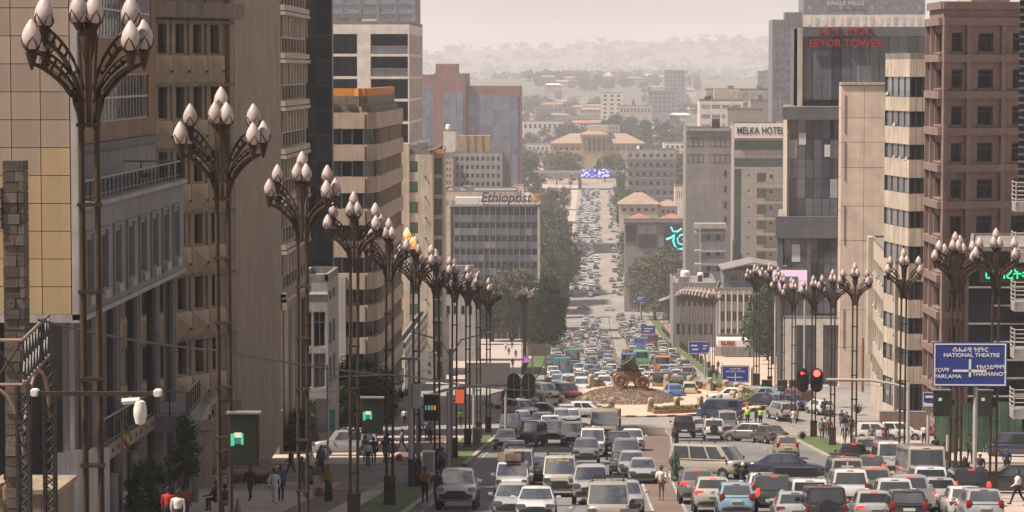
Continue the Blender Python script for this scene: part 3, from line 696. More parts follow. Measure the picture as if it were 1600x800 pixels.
# ------------------------------------------------------------------ moulded concrete block with slit windows
A0, A1 = xy(150, 146), xy(362, 157)
b = B('concrete_office_block', 'tan concrete office block with slit windows over faceted pyramid panels', 'building', [A0, A1, (A1[0] - 1, 190), (A0[0] - 1, 190)], zy(300, -60, 153), W['tan_conc'])
cl = b.cols(0, [(167, 180), (194, 208), (221, 235), (249, 263), (277, 290), (304, 317), (331, 344)]); rw = b.rows(0, 300, [(-64, -18), (38, 83), (136, 184), (236, 284), (335, 382), (433, 482), (532, 583)])
b.wall(0, cl, rw, .45, win=(1, 1, FRAME, G['dark'], .07))
pw = (cl[2][0] - cl[1][0]); sd_h = rw[1][0] - rw[2][1]; pw = cl[5][0] - cl[4][0]
py = MB(); x = pw / 2 - .03; h0, h1 = .12, sd_h - .12; c = (.0, -.6, h0 + (h1 - h0) * .45)
ring = [(-x, 0, h0), (x, 0, h0), (x, 0, h1), (-x, 0, h1)]; rin = [(-x, -.1, h0), (x, -.1, h0), (x, -.1, h1), (-x, -.1, h1)]
py.rings([ring, rin], 0, False)
for k in range(4): py.face([rin[k], rin[(k+1) % 4], c])
py.box((.0, -.6, c[2]), (.12, .1, .12), 1)
pym = py.mesh('faceted_panel', [W['tan_facet'], M['dark']]); A, d, L, n = b.fr(0)
for (a, e) in cl:
    for (z0, z1) in rw[1:]: put('faceted_panel', pym, b.e, b.pt(0, (a + e) / 2, z0 - sd_h, .02) - b.o, math.atan2(d.y, d.x))
for k in range(len(cl) - 1):
    u = (cl[k][1] + cl[k+1][0]) / 2; b.box(0, u - .1, u + .1, rw[-1][0] - .2, rw[0][1], -.0, .1, W['tan_conc'], 'pilaster')
for (z0, z1) in rw: b.box(0, 0, L, z1 + .05, z1 + .2, 0, .3, W['brown_conc'], 'window_hood')
b.box(0, L - .5, L, b.z0, b.z1, 0, .3, W['tan_conc'], 'corner_pier'); b.box(0, 0, L, rw[-1][0] - sd_h - .7, rw[-1][0] - sd_h, 0, .55, W['brown_conc'], 'base_cornice')
b.box(0, 0, L + .2, b.Z(0, 300, 28), b.Z(0, 300, 4), 0, .8, W['brown_conc'], 'cornice'); b.finish()
# terrace with glass railing and curved canopy in front of it
tz = zy(270, 650, 131)
t = thing('terrace', 'raised concrete terrace deck with dark railings, on pillars by the pine', 'terrace', (*xy(260, 131), gz(131)))
dk_ = [xy(238, 131), xy(292, 131), xy(314, 137), xy(238, 137)]
mb = MB(); mb.prism(dk_, tz - .75, tz); mb.obj('deck', W['grey_clad'], t, t.location)
ra, rb = xy(158, 113), xy(239, 131); zc = zy(160, 702, 113)
mb = MB(); mb.rings([[(x, y, (zc if y < 120 else tz) - .6) for x, y in ((ra[0] - .5, 113), ra, rb, (rb[0] - .5, 131))], [(x, y, (zc if y < 120 else tz)) for x, y in ((ra[0] - .5, 113), ra, rb, (rb[0] - .5, 131))]], 0); mb.obj('ramp_beam', W['tan_conc'], t, t.location)
for k in range(9): p = Vector((*ra, zc - .3)).lerp(Vector((*rb, tz - .3)), (k + .5) / 9); mb = MB(); mb.box(p, (.08, .16, .16), 0); mb.obj('round_hole', M['dark'], t, t.location)
railing(t, t.location, [(ra[0] - .1, 113, zc), (rb[0] - .1, 131, tz), (dk_[1][0] - .05, 131.1, tz), (dk_[2][0] - .1, 136.9, tz)], 1.1, 1.0)
for px_, Y in ((172, 117), (205, 124), (245, 132), (288, 132), (300, 136)):
    x, y = xy(px_, Y); mb = MB(); mb.tube([(x, y, gz(y) - .3), (x, y, tz - .7)], .25, 12); mb.obj('pillar', W['grey_clad'], t, t.location, 40)
mb = MB(); x0, y0 = xy(300, 152); x1, y1 = xy(334, 156)
mb.lathe([(1.35, gz(152) - .5), (1.35, gz(152) + 3.2), (1.5, gz(152) + 3.3), (1.5, gz(152) + 3.6), (0, gz(152) + 3.65)], 20, (xy(290, 152)[0], 152, 0)); tag(mb.obj('round_kiosk', W['tan_conc'], None, None, 40), 'round concrete kiosk drum at the foot of the faceted block', 'kiosk')
c2 = thing('entrance_canopy', 'sloping concrete canopy with round holes beside the faceted block', 'canopy', (x0, y0, gz(y0)))
za, zb = zy(300, 690, 152), zy(334, 640, 157); mb = MB()
mb.rings([[(x0 + .4, y0, za), (x1 + .3, y1, zb), (x1 + .3, y1, zb + 1.3), (x0 + .4, y0, za + 1.3)], [(x0 - .3, y0 + .4, za), (x1 - .4, y1 + .4, zb), (x1 - .4, y1 + .4, zb + 1.3), (x0 - .3, y0 + .4, za + 1.3)]], 0); mb.obj('canopy_slab', W['cream'], c2, c2.location)
for k in range(6): p = Vector((x0 + .45, y0, za + .65)).lerp(Vector((x1 + .35, y1, zb + .65)), (k + .5) / 6); mb = MB(); mb.box(p, (.1, .25, .25), 0); mb.obj('round_hole', M['dark'], c2, c2.location)
for k in range(5): p = Vector((x0, y0 + .2, 0)).lerp(Vector((x1, y1 + .2, 0)), (k + .3) / 5); mb = MB(); mb.tube([(p.x, p.y, gz(p.y) - .2), (p.x, p.y, za + (zb - za) * (k + .3) / 5)], .07, 6); mb.obj('canopy_post', M['dark'], c2, c2.location)
for k in range(4):
    st = tag(put('stair_step', None), 'low concrete entrance step below the round kiosk', 'step', 'entrance steps'); st.location = (xy(322, 153)[0], 151.6 + .45 * k, gz(152))
    mb = MB(); mb.boxa(-1, 1, 0, .44, -.3, .12 + .15 * k); mb.obj('tread', W['cream'], st)

# ------------------------------------------------------------------ tall concrete slab block with fluted street front
A0, A1, A2 = xy(352, 200), xy(440, 200), xy(479, 217)
b = B('slab_block', 'tall grey-tan concrete block with a blank end wall and fluted window front', 'building', [A0, A1, (A1[0], A2[1]), (A0[0], A2[1])], 92, W['brown_conc'])
mb = MB(); A, d, L, n = b.fr(0); b.used.add(0)
zz = [b.z0] + [b.Z(0, 400, y) for y in (668, 520, 425, 270, 173, 98, 22)] + [92]
for z0, z1 in zip(zz, zz[1:]): mb = MB(); mb.obox(A, d, n, 0, L, z0 + .02, z1 - .02, -.4, 0); b.part(mb, 'concrete_panel', W['brown_conc'])
st = [b.rows(1, 460, [(y, y + 21)])[0] for y in (-83, -11, 61, 133, 205, 277, 349, 421)]
Lf = b.fr(1)[2]; cw = even(.9, Lf - .3, 8, .86)
b.wall(1, cw, st, .12, m=W['cream'], win=(1, 1, FRAME, G['dark'], .06), z0=b.Z(1, 460, 445))
fz = [b.Z(1, 460, 445)] + [q for z0, z1 in reversed(st) for q in (z0 - .8, z1 + .1)] + [92]
for k in range(9):
    u = .6 + (Lf - .9) * k / 8
    for z0, z1 in zip(fz[::2], fz[1::2]): b.box(1, u - .13, u + .13, z0, z1, 0, .16, W['cream'], 'flute')
for z0, z1 in st: b.box(1, 0, Lf, z0 - .45, z0 - .08, 0, .3, W['cream'], 'sill_ledge'); b.box(1, 0, Lf, z0 - .78, z0 - .53, 0, .36, W['cream'], 'sill_bracket')
b.box(1, 0, Lf, b.Z(1, 460, 470), b.Z(1, 460, 446), -.4, .35, W['tan_conc'], 'transfer_beam')
for k in range(4):
    p = b.pt(1, 1.2 + k * 4.4, 0, -.8); mb = MB(); mb.tube([(p.x, p.y, b.z0), (p.x, p.y, b.Z(1, 460, 470))], .62, 18); b.part(mb, 'column', W['cream'], 40)
b.box(0, L - 2.2, L + .05, b.z0, b.Z(0, 420, 640), 0, 2.4, W['tan_conc'], 'porch_block')
for y0, y1 in ((445, 560), (570, 640)): b.box(0, L - 1.9, L - .5, b.Z(0, 420, y1), b.Z(0, 420, y0), -.2, .12, W['grey_clad'], 'porch_panel')
b.box(0, .3, .62, b.Z(0, 400, 640), b.Z(0, 400, 64), 0, .3, W['pale_grey'], 'downpipe'); b.box(0, .75, .85, b.Z(0, 400, 640), b.Z(0, 400, 64), 0, .15, W['pale_grey'], 'downpipe')
b.box(0, -.4, 1.9, b.Z(0, 380, 63), b.Z(0, 380, 50), 0, .4, M['white'], 'white_ledge'); b.box(0, .45, .9, b.Z(0, 380, 50), 92, 0, .4, M['white'], 'white_mullion'); b.box(0, -.4, -.15, b.Z(0, 380, 50), 92, 0, .4, M['white'], 'white_mullion')
b.finish()
# black glass tower
b = B('black_glass_tower', 'narrow black glass tower squeezed beside the fluted concrete block', 'building', [xy(472, 236), xy(520, 236), xy(522, 256), (xy(472, 236)[0], 256)], 94, FRAME)
A, d, L, n = b.fr(0); z_ = b.Z(0, 500, 600); b.panels(0, [0, L * .48, L], [z_ + 2.05 * k for k in range(24)], G['black'], .07, -.05, .05, 'glass_panel')
b.finish(.1)
# annex
b = B('annex', 'small three-storey cream annex with tall glazing in front of the black tower', 'building', [xy(466, 222), xy(512, 222), (xy(512, 222)[0], 231), (xy(466, 222)[0], 231)], zy(490, 441, 222), W['pale_grey'])
A, d, L, n = b.fr(0)
b.wall(0, [(.3, L * .45), (L * .5, L - .2)], b.rows(0, 490, [(487, 542), (552, 606)]), .25, win=(2, 2, FRAMEW, G['dark'], .08)); b.wall(1, [(1, 3), (4, 6)], b.rows(1, 514, [(455, 470), (505, 540), (560, 600)]), .2, win=(1, 1, FRAME, G['dark'], .06))
b.box(0, 0, L, b.Z(0, 490, 460), b.Z(0, 490, 457), 0, .12, M['white'], 'cornice'); b.finish()

# ------------------------------------------------------------------ round-cornered beige banded block
C0 = [xy(515, 262), xy(570, 262), xy(584, 263.2), xy(593, 266.5), (xy(593, 266.5)[0] + .25, 292), (xy(515, 262)[0], 292)]
b = B('banded_block', 'beige round-cornered office block with ribbon windows and an orange roof edge', 'building', C0, zy(545, 176, 262), W['beige_band'], par=.0)
bands = [176 + 50.2 * k for k in range(11)]
for i in (0, 1, 2, 3):
    L = b.fr(i)[2]; nW = max(1, round(L / (1.15 if i < 3 else 1.5))); b.used.add(i)
    for y in bands:
        z1 = b.Z(0, 545, y); z0 = b.Z(0, 545, y + 25); z2 = b.Z(0, 545, y + 50.2)
        b.box(i, -.05 if i else 0, L + .05, z0, z1, -.5, .3 if i < 3 else .22, W['beige_band'], 'spandrel_band')
        A, d, _, n = b.fr(i)
        for k in range(nW):
            u0 = L * k / nW; u1 = L * (k + 1) / nW
            put('window', win_mesh(u1 - u0 - .06, z0 - z2 - .01, 1, 1, FRAMEW if (k + i) % 3 == 1 else FRAME, G['dark'], .06), b.e, b.pt(i, (u0 + u1) / 2, z2 + .005, -.12) - b.o, math.atan2(d.y, d.x))
        if i == 3:
            for k in range(nW): b.box(i, L * k / nW - .09, L * k / nW + .09, z2, z0, -.12, .16, W['beige_band'], 'window_pier')
b.finish(.45)
L = b.fr(0)[2]
A, d, _, n = b.fr(0); mb = MB(); mb.obox(A, d, n, .3, 1.5, b.z0, b.Z(0, 535, 432), .31, .6); b.part(mb, 'tiled_pier', W['tile'])
zt = b.z1; R0 = [Vector(p) for p in C0[:5]]; cen = Vector((C0[0][0] - .5, 280))
for i in range(4):
    A, d, L, n = b.fr(i); b.box(i, 0, L, zt, zt + .55, -.6, -.3, W['brown_conc'], 'roof_upstand'); b.box(i, 0, L, zt + .55, zt + 1.5, -.75, -.65, W['brown_conc'], 'roof_screen')
    b.box(i, 0, L, zt + 1.5, zt + 2.2, -1.1, -.66, W['orange'], 'orange_flashing')
for k in range(3):
    p = b.pt(0, .4 + k * 1.5, zt + .6, -.1); mb = MB(); mb.lathe([(0, 0), (.3, .06), (.5, .2)], 14, p); o = b.part(mb, 'satellite_dish', W['grey_clad'], 40)
# white framed block behind
b = B('white_frame_block', 'white-framed office block with dark recessed balconies behind the banded block', 'building', [xy(500, 440), xy(640, 440), xy(661, 474), (xy(500, 440)[0], 474)], zy(580, 38, 440), W['white_frame'], par=.5)
rw = b.rows(0, 600, [(53 + 35.2 * k, 84 + 35.2 * k) for k in range(9)]); cl = b.cols(0, [(512, 559), (580, 638)])
b.wall(0, cl, rw, .8, win=(4, 1, FRAME, G['black'], .06))
for z0, z1 in rw[:2]:
    u0, u1 = cl[1]; p = [b.pt(0, u0, z0, -.1), b.pt(0, u1, z0, -.1)]; railing(b.e, b.o, p, 1.15, 1.0, M['grey'])
    mb = MB(); A, d, _, n = b.fr(0); mb.obox(A, d, n, u0, u1, z0 + .1, z0 + 1.1, -.14, -.12); b.part(mb, 'balcony_glass', G['grey'])
L = b.fr(1)[2]; b.wall(1, even(.8, L, 9, .6), rw, .35, win=(1, 1, FRAME, G['dark'], .06)); b.finish(.9)
A, d, Lx, n = b.fr(0); mb = MB(); mb.obox(A, d, n, 1.5, 6.0, b.z1 + .1, b.z1 + 1.1, -6, -2); b.part(mb, 'rooftop_box', W['roof_grey']); mb = MB(); mb.obox(A, d, n, 6.3, 8.6, b.z1 + .1, b.z1 + .8, -4, -2); b.part(mb, 'rooftop_box', M['white'])
# cream block with green windows
b = B('cream_block', 'narrow cream rendered block with a single stack of green windows', 'building', [xy(614, 390), xy(676, 390), (xy(676, 390)[0], 412), (xy(614, 390)[0], 412)], zy(650, 241, 390), W['cream'])
b.wall(0, b.cols(0, [(634, 653)]), b.rows(0, 643, [(252 + 31.8 * k, 269 + 31.8 * k) for k in range(12)]), .25, win=(2, 1, FRAME, G['green'], .08))
b.box(0, 0, b.U(0, 640), b.Z(0, 630, 560), b.Z(0, 630, 224), -3, .25, W['cream'], 'stair_tower')
for y in range(275, 560, 32): b.box(0, b.U(0, 664), b.U(0, 666), b.Z(0, 664, y + 2), b.Z(0, 664, y), 0, .2, M['dark'], 'wall_vent')
b.finish(); roof_clutter(b, 3, 3)
b = B('glazed_stair_block', 'slim green-glazed block with cream floor bands beside the cream block', 'building', [xy(676.5, 394), xy(694, 394), xy(697, 412), (xy(676, 394)[0], 412)], zy(685, 240, 394), W['cream'])
A, d, L, n = b.fr(0); b.wall(0, [(.15, L - .3)], b.rows(0, 685, [(247 + 31.8 * k, 272 + 31.8 * k) for k in range(12)]), .3, win=(3, 2, FRAME, G['green'], .06))
b.box(0, -.1, L + .1, b.z1, b.z1 + .5, -2, .4, W['orange'], 'roof_edge'); b.finish()

# ------------------------------------------------------------------ generic blocks
def block(name, label, px0, px1, Y, ytop, wall, nc=0, nr=0, gl=None, fr=None, fx=.6, fy=.5, dep=18, side=None, ybot=None, mull=(1, 1), clutter=2, cat='building', group=None, roof=None, par=.6, hole=.2, wside=0, edge=.5):
    x0, y0 = xy(px0, Y); x1, _ = xy(px1, Y); zt = zy((px0 + px1) / 2, ytop, Y)
    b = B(name, label, cat, [(x0, Y), (x1, Y), (x1, Y + dep), (x0, Y + dep)], zt, wall, roof, group=group, par=par)
    zb = zy((px0 + px1) / 2, ybot, Y) if ybot else gz(Y) + 1
    rows = even(zb, zt - .3, nr, fy) if nr else []
    b.wall(0, even(edge, x1 - x0 - edge, nc, fx) if nc else [], rows, hole, win=(mull[0], mull[1], fr or FRAME, gl or G['dark'], .09) if nc else None)
    e = 1 if (px0 + px1) / 2 < 940 else 3
    if wside: b.wall(e, even(edge, dep - edge, wside, fx), rows, hole, win=(mull[0], mull[1], fr or FRAME, gl or G['dark'], .09))
    b.finish(hole + .15); roof_clutter(b, clutter, int(px0)); return b
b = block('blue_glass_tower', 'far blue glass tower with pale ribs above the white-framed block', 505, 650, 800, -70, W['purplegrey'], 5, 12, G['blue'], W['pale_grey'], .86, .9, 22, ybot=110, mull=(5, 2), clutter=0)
# red-framed mirror glass complex
mgb = None
for (p0, p1, yt, dY, lab, ng) in ((655, 680, 119, 4, 'blue mirror glass complex in stepped dull red frames with a roof box', 1), (679, 728, 117, 0, 'taller red-framed bay of the mirror glass complex, with roof boxes', 2), (728, 812, 137, 2, 'wide blue mirror glass block in a red frame', 1)):
    b = B('mirror_glass_block', lab, 'building', [xy(p0, 1150 + dY), xy(p1, 1150 + dY), (xy(p1, 1150)[0], 1185), (xy(p0, 1150)[0], 1185)], zy(p0, yt, 1150), W['redframe'], root=mgb); mgb = mgb or b
    b.used.add(0); A, d, L, n = b.fr(0); mb = MB(); mb.obox(A, d, n, 0, L, b.z0, b.z1, -.4, 0); b.part(mb, 'frame_wall', W['redframe'])
    u0, u1 = {655: (1, L - .3), 679: (3.4, L - 1), 728: (.8, L - .6)}[p0]; nu = max(3, int((u1 - u0) / 3.1)); zb_ = b.Z(0, p0, 300); zt_ = b.z1 - (7 if p0 == 679 else 3)
    nz = int((zt_ - zb_) / 2.9)
    b.panels(0, [u0 + (u1 - u0) * k / nu for k in range(nu + 1)], [zb_ + (zt_ - zb_) * k / nz for k in range(nz + 1)], G['blue'], .12, -.1, .2, 'glass_panel')
    b.box(1, 0, b.fr(1)[2], b.z0, b.z1, -.1, .02, W['redframe'], 'side_wall'); b.finish()
    if p0 == 679: b.box(0, .5, 9.5, b.z1, b.z1 + 4.4, -9, -.5, W['redframe'], 'roof_box')
# post office block with blue bands
b = B('post_office_block', 'navy-banded office block with pale window strips and a big rooftop name sign', 'building', [xy(704, 720), xy(843, 720), (xy(843, 720)[0], 742), (xy(704, 720)[0], 742)], zy(770, 322, 720), W['navy'], par=.4)
rw = b.rows(0, 770, [(336 + 20.6 * k, 347.5 + 20.6 * k) for k in range(7)]); L = b.fr(0)[2]
b.wall(0, even(.9, L - .5, 14, .93), rw, .3, win=(2, 1, FRAMEW, G['postal'], .07))
for k in range(15): u = .9 + (L - 1.4) * k / 14; b.box(0, u - .06, u + .06, b.z0, b.z1, 0, .22, W['pale_grey'], 'facade_rib')
b.box(0, -.1, L + .1, b.z1 - .1, b.z1 + .25, -.3, .3, W['pale_grey'], 'roof_edge'); b.box(0, L - .45, L + .15, b.z0, b.z1 - .12, -.2, .32, W['cream'], 'end_pier')
b.finish(.5)
q = b.pt(0, b.U(0, 790), b.Z(0, 790, 309), .4) - b.o; letter_blue = mat('dark_blue_letters', (.03, .035, .07), .5, var=.05)
lettering(b.e, 'Ethiopost', 3.6, letter_blue, q, 0, .12, .05, width=(833 - 753) / FPX * 720, shear=.25)
mb = MB(); c = b.pt(0, b.U(0, 836), b.Z(0, 836, 310), .5); rr = 1.15
mb.prism([(0, 0), (0, 0), (0, 0)], 0, 0) if False else None
for k in range(3):
    a = R(90 + 120 * k); mb.rings([[(c.x + rr * math.cos(a + t) * f, y, c.z + rr * math.sin(a + t) * f) for t, f in ((-.95, .98), (-.3, 1.1), (.7, .98), (.5, .3), (-.5, .3))] for y in (c.y - .15, c.y + .15)], 0)
b.part(mb, 'emblem', W['orange'])
fr_ = MB()
for k in range(12):
    p = b.pt(0, b.U(0, 748 + k * 8), 0, .0); fr_.tube([(p.x, p.y, b.z1), (p.x, p.y, b.z1 + 3.6)], .06, 4)
for z in (1.4, 3.0): pa, pb_ = b.pt(0, b.U(0, 748), b.z1 + z, 0), b.pt(0, b.U(0, 840), b.z1 + z, 0); fr_.tube([pa, pb_], .06, 4)
b.part(fr_, 'sign_frame', M['grey'])
mb = MB(); A, d, L, n = b.fr(0); mb.obox(A, d, n, 1, 8, b.z1 + .1, b.z1 + 2.0, -8, -4); b.part(mb, 'rooftop_box', M['white'])
# concrete office with mustard penthouse
b = block('grid_office_block', 'grey gridded office block topped by a mustard penthouse', 708, 785, 1000, 240, W['pale_grey'], 9, 4, G['dark'], FRAME, .55, .48, 16, ybot=294, mull=(2, 1), clutter=0)
b.box(0, b.U(0, 717), b.U(0, 766), b.z1, b.Z(0, 740, 212), -8, -1, W['mustard'], 'penthouse')
for px_ in (730, 742, 754): b.box(0, b.U(0, px_) - .3, b.U(0, px_) + .3, b.z1, b.Z(0, 740, 212) + .1, -1, -.8, W['brown_conc'], 'penthouse_pier')
block('white_tower', 'plain white slab tower rising behind the gridded office', 693, 712, 1030, 205, W['white_frame'], 0, 0, clutter=1)
block('plain_grey_block', 'blank grey concrete stair block beside the gridded office', 784, 798, 1004, 222, W['greyclad'], 0, 0, clutter=1)
b = block('podium_building', 'long low cream podium with square windows under the gridded office', 692, 806, 960, 300, W['cream'], 12, 1, G['pale'], FRAMEW, .6, .3, 30, ybot=335, clutter=3)
block('brown_flats', 'small brown-orange flats beside the gridded office', 690, 708, 990, 248, W['beige_band'], 3, 5, fx=.5, fy=.45, ybot=300)
block('red_roof_house', 'small white house with a red roof behind the banded office', 801, 818, 1080, 290, W['white_frame'], 3, 1, fx=.4, fy=.4, ybot=312, dep=10, roof=W['roof_red'], par=.3, clutter=0)
block('roadside_shop', 'low cream building at the tree line behind the lamp row', 690, 745, 520, 436, W['pale_grey'], 4, 2, fx=.5, fy=.45, ybot=500, dep=14)
block('low_shop', 'pale single-storey shop under the banded office', 655, 694, 450, 505, W['cream'], 3, 2, G['dark'], fx=.7, fy=.5, dep=14)
block('glass_shopfront_block', 'white ground-floor shopfront with tall panes below the beige banded block', 616, 632, 300, 545, W['white_frame'], 2, 3, G['pale'], FRAMEW, .8, .7, 40, wside=12, clutter=0)
block('low_shop', 'grey two-storey shop with dark windows below the cream block', 634, 680, 385, 560, W['grey_clad'], 4, 2, G['dark'], fx=.7, fy=.5, dep=4, clutter=0)
# ------------------------------------------------------------------ right side: brown gridded block
P0, P1, P2 = xy(1449, 246), xy(1471, 238), xy(1640, 241)
b = B('gridded_block', 'tall brown-red block with a deep frame grid and square windows', 'building', [P0, P1, P2, (P2[0], 265), xy(1452, 265)], zy(1520, 16, 239), W['brown_red'])
rw = b.rows(1, 1510, [(51 + 57.3 * k, 81 + 57.3 * k) for k in range(11)]); cl = b.cols(1, [(1484, 1501), (1525, 1549), (1579, 1603)]); L = b.fr(1)[2]; L0 = b.fr(0)[2]
Hh = b.wall(1, cl, rw, .3, win=(1, 2, FRAME, G['black'], .1)); H2 = b.wall(0, [(L0 * .45, L0 * .9)], rw, .3, win=(1, 2, FRAME, G['black'], .1))
for i, hs in ((1, Hh), (0, H2)):
    for a, c, z0, z1 in hs: b.box(i, a - .1, c + .1, z0 - .14, z0 - .02, 0, .14, W['brown_red'], 'window_sill')
for k in range(12):
    z = b.Z(1, 1510, 93 + 57.3 * (k - 1))
    for i, LL in ((0, L0), (1, L)): b.box(i, -.12, LL + .12, z - .2, z + .42, 0, .42, W['brown_red'], 'frame_beam')
for px_ in (1472, 1508, 1562, 1618): u = b.U(1, px_); b.box(1, u - .16, u + .22, b.z0, b.z1 - .6, 0, .36, W['brown_red'], 'frame_rib')
for u in (.15, L0 * .4): b.box(0, u - .1, u + .1, b.z0, b.z1 - .6, 0, .36, W['brown_red'], 'frame_rib')
for i, LL in ((0, L0), (1, L)): b.box(i, -.1, LL + .1, b.z1 + .1, b.z1 + .7, -.3, .25, W['brown_red'], 'parapet')
b.finish(.5)
for u0, u1, h in ((3, 6.5, 1.1), (10.5, 14.5, .9)): b.box(1, u0, u1, b.z1 + .7, b.z1 + .7 + h, -4, -1.2, W['cream'], 'roof_canopy')
# beige and black striped block with fan-shaped front
P0, P1, P2 = xy(1381, 259), xy(1419, 251), xy(1449.5, 251)
b = B('striped_block', 'beige block with black ribbon windows and a faceted corner', 'building', [P0, P1, P2, (P2[0], 280), xy(1386, 280)], zy(1420, 92, 252), W['beige_band'], par=.5)
dk = [(120, 152), (174, 199), (226, 250), (278, 303), (330, 357), (385, 412), (440, 469), (497, 522), (547, 573), (600, 645)]
for i in (0, 1):
    L = b.fr(i)[2]; nW = 4 if i == 0 else 3; b.used.add(i); prev = b.z1; A, d, _, n = b.fr(i)
    for (ya, yb) in dk:
        z1, z0 = b.Z(1, 1430, ya), b.Z(1, 1430, yb); nb = 5 if i == 0 else 3
        for k in range(nb): b.box(i, L * k / nb + .015, L * (k + 1) / nb - .015, z1, prev, -.4, 0, W['cream'], 'band_panel')
        for k in range(nW): put('window', win_mesh(L / nW - .03, z1 - z0, 1, 1, FRAME, G['grey'] if i == 0 else G['black'], .05), b.e, b.pt(i, L * (k + .5) / nW, z0, -.1) - b.o, math.atan2(d.y, d.x))
        prev = z0
    b.box(i, 0, L, b.z0, prev, -.4, 0, W['cream'], 'base_band')
A, d, L, n = b.fr(0)
for (ya, ks) in ((132, (.05,)), (181, (.35,)), (233, (.35, .6, .85))):
    for k in ks:
        p = b.pt(0, L * k, b.Z(1, 1430, ya + 18), .02) - b.o; o = put('open_sash', win_mesh(.75, 1.15, 1, 1, FRAMEW, G['pale'], .06), b.e, p, math.atan2(d.y, d.x)); o.rotation_euler.x = R(-22)
b.finish(.45)
Q0, Q1 = xy(1362, 292), xy(1399, 254)
b = B('striped_block_wing', 'low beige wing with tilted-open windows at the foot of the striped block', 'building', [Q0, Q1, (Q1[0] + 3, Q1[1] + 1), (Q0[0] + 6, 294)], zy(1380, 392, 272), W['cream'], par=.3)
rw = b.rows(0, 1385, [(428, 458), (478, 512), (532, 570), (590, 622)]); L = b.fr(0)[2]
H = b.wall(0, even(3, L - 1, 10, .85), rw, .2, win=(1, 1, FRAME, G['grey'], .06)); A, d, _, n = b.fr(0)
for k, (a, c, z0, z1) in enumerate(H):
    if k % 3 != 2 and z0 > gz(270) + 5:
        o = put('open_sash', win_mesh(c - a - .1, z1 - z0 - .2, 1, 1, FRAMEW, G['pale'], .07), b.e, b.pt(0, (a + c) / 2, z0 + .3, .1) - b.o, math.atan2(d.y, d.x)); o.rotation_euler.x = R(-20)
b.box(0, 0, 2.8, b.Z(0, 1366, 560), b.z1 + .3, 0, .5, W['cream'], 'end_fin'); b.finish()
wl = B('boundary_wall', 'dark red-brown boundary wall at the foot of the striped block', 'wall', [xy(1377, 236), xy(1450, 236), (xy(1450, 236)[0], 236.6), (xy(1377, 236)[0], 236.6)], zy(1410, 645, 236), W['brown_red'], par=.0); wl.finish(.1)

# ------------------------------------------------------------------ dark glass tower with rooftop name
X0 = xy(1213, 330)
b = B('dark_glass_tower', 'dark grey glass tower with a pink blank wall and red rooftop lettering', 'building', [xy(1215, 332), xy(1313, 332), (xy(1313, 332)[0], 352), xy(1216, 352)], zy(1260, 341, 332), W['slate'], par=.0)
A, d, L, n = b.fr(0); b.used.add(0)
u = lambda px: b.U(0, px)
z = lambda py: b.Z(0, 1265, py)
mb = MB(); mb.obox(A, d, n, 0, L, b.z0, b.z1, -.6, -.1); b.part(mb, 'backing', M['dark'])
b.box(0, u(1211), u(1314), z(372), z(338), -.3, .5, W['slate'], 'cornice'); b.box(0, 0, u(1223), b.z0, z(372), -.3, .35, W['slate'], 'edge_pier'); b.box(0, u(1260), u(1267), b.z0, z(372), -.1, .35, W['slate'], 'pier')
b.box(0, u(1308), u(1314), b.z0, z(372), -.1, .35, W['slate'], 'pier')
b.panels(0, [u(1225) + (u(1260) - u(1225)) * k / 3 for k in range(4)], [z(640) + (z(373) - z(640)) * k / 10 for k in range(11)], G['grey'], .06, -.1, .05, 'glass_panel')
b.panels(0, [u(1267) + (u(1308) - u(1267)) * k / 4 for k in range(5)], [z(490) + (z(373) - z(490)) * k / 6 for k in range(7)], G['grey'], .06, -.1, .05, 'glass_panel')
lit = mat('bright_blind', (.62, .62, .62), .4, var=.05)
for (xa, xb, ya, yb) in ((1237, 1250, 382, 409),): b.box(0, u(xa), u(xb), z(yb), z(ya), .05, .08, lit, 'blind')
b.finish(.8)
lo = b
# the tower's shape: lower storeys up to y=340 are the base; upper storeys
b2 = B('tower_upper_storeys', 'upper glass storeys of the dark tower below its sign box', 'building', [xy(1229, 332.6), xy(1449, 332.6), (xy(1449, 332)[0], 352), xy(1223, 352)], zy(1300, 168, 332), W['slate'], z0=lo.z1 + .02, par=0, root=lo)
A, d, L, n = b2.fr(0); b2.used.add(0); u = lambda px: b2.U(0, px); z = lambda py: b2.Z(0, 1300, py)
mb = MB(); mb.obox(A, d, n, 0, L, b2.z0, b2.z1, -.6, -.1); b2.part(mb, 'backing', M['dark'])
b2.panels(0, [u(1232) + (u(1449) - u(1232)) * k / 17 for k in range(18)], [b2.z0 + (z(187) - b2.z0) * k / 5 for k in range(6)], G['grey'], .06, -.1, .05, 'glass_panel')
b2.box(0, -.6, L, z(187), z(167), -.3, .5, W['slate'], 'cornice'); b2.box(0, 0, u(1232), b2.z0, z(187), -.3, .3, W['slate'], 'edge_pier')
b2.box(0, u(1247), u(1258), z(208 + 18), z(208), .05, .08, lit, 'blind'); b2.box(0, u(1287), u(1296), z(245), z(226), .05, .08, lit, 'blind')
b2.used.add(3); L3 = b2.fr(3)[2]; b2.box(3, 0, L3, b2.z0, b2.z1, -.3, .02, W['cream'], 'side_cladding'); b2.finish(.8)
for k in range(5): b2.box(0, u(1218) + .0, u(1229), b2.z0 - 2.2 - k * 3.4, b2.z0 - 2.0 - k * 3.4, -.2, .9, W['cream'], 'balcony_edge')
b3 = B('tower_sign_box', 'rooftop glass box of the dark tower carrying red two-line lettering', 'building', [xy(1244, 337), xy(1447, 337), (xy(1447, 337)[0], 350), (xy(1244, 337)[0], 350)], zy(1310, 84 - 40, 337), W['slate'], z0=b2.z1 + .02, par=0, root=lo)
A, d, L, n = b3.fr(0); b3.used.add(0); u = lambda px: b3.U(0, px); z = lambda py: b3.Z(0, 1310, py)
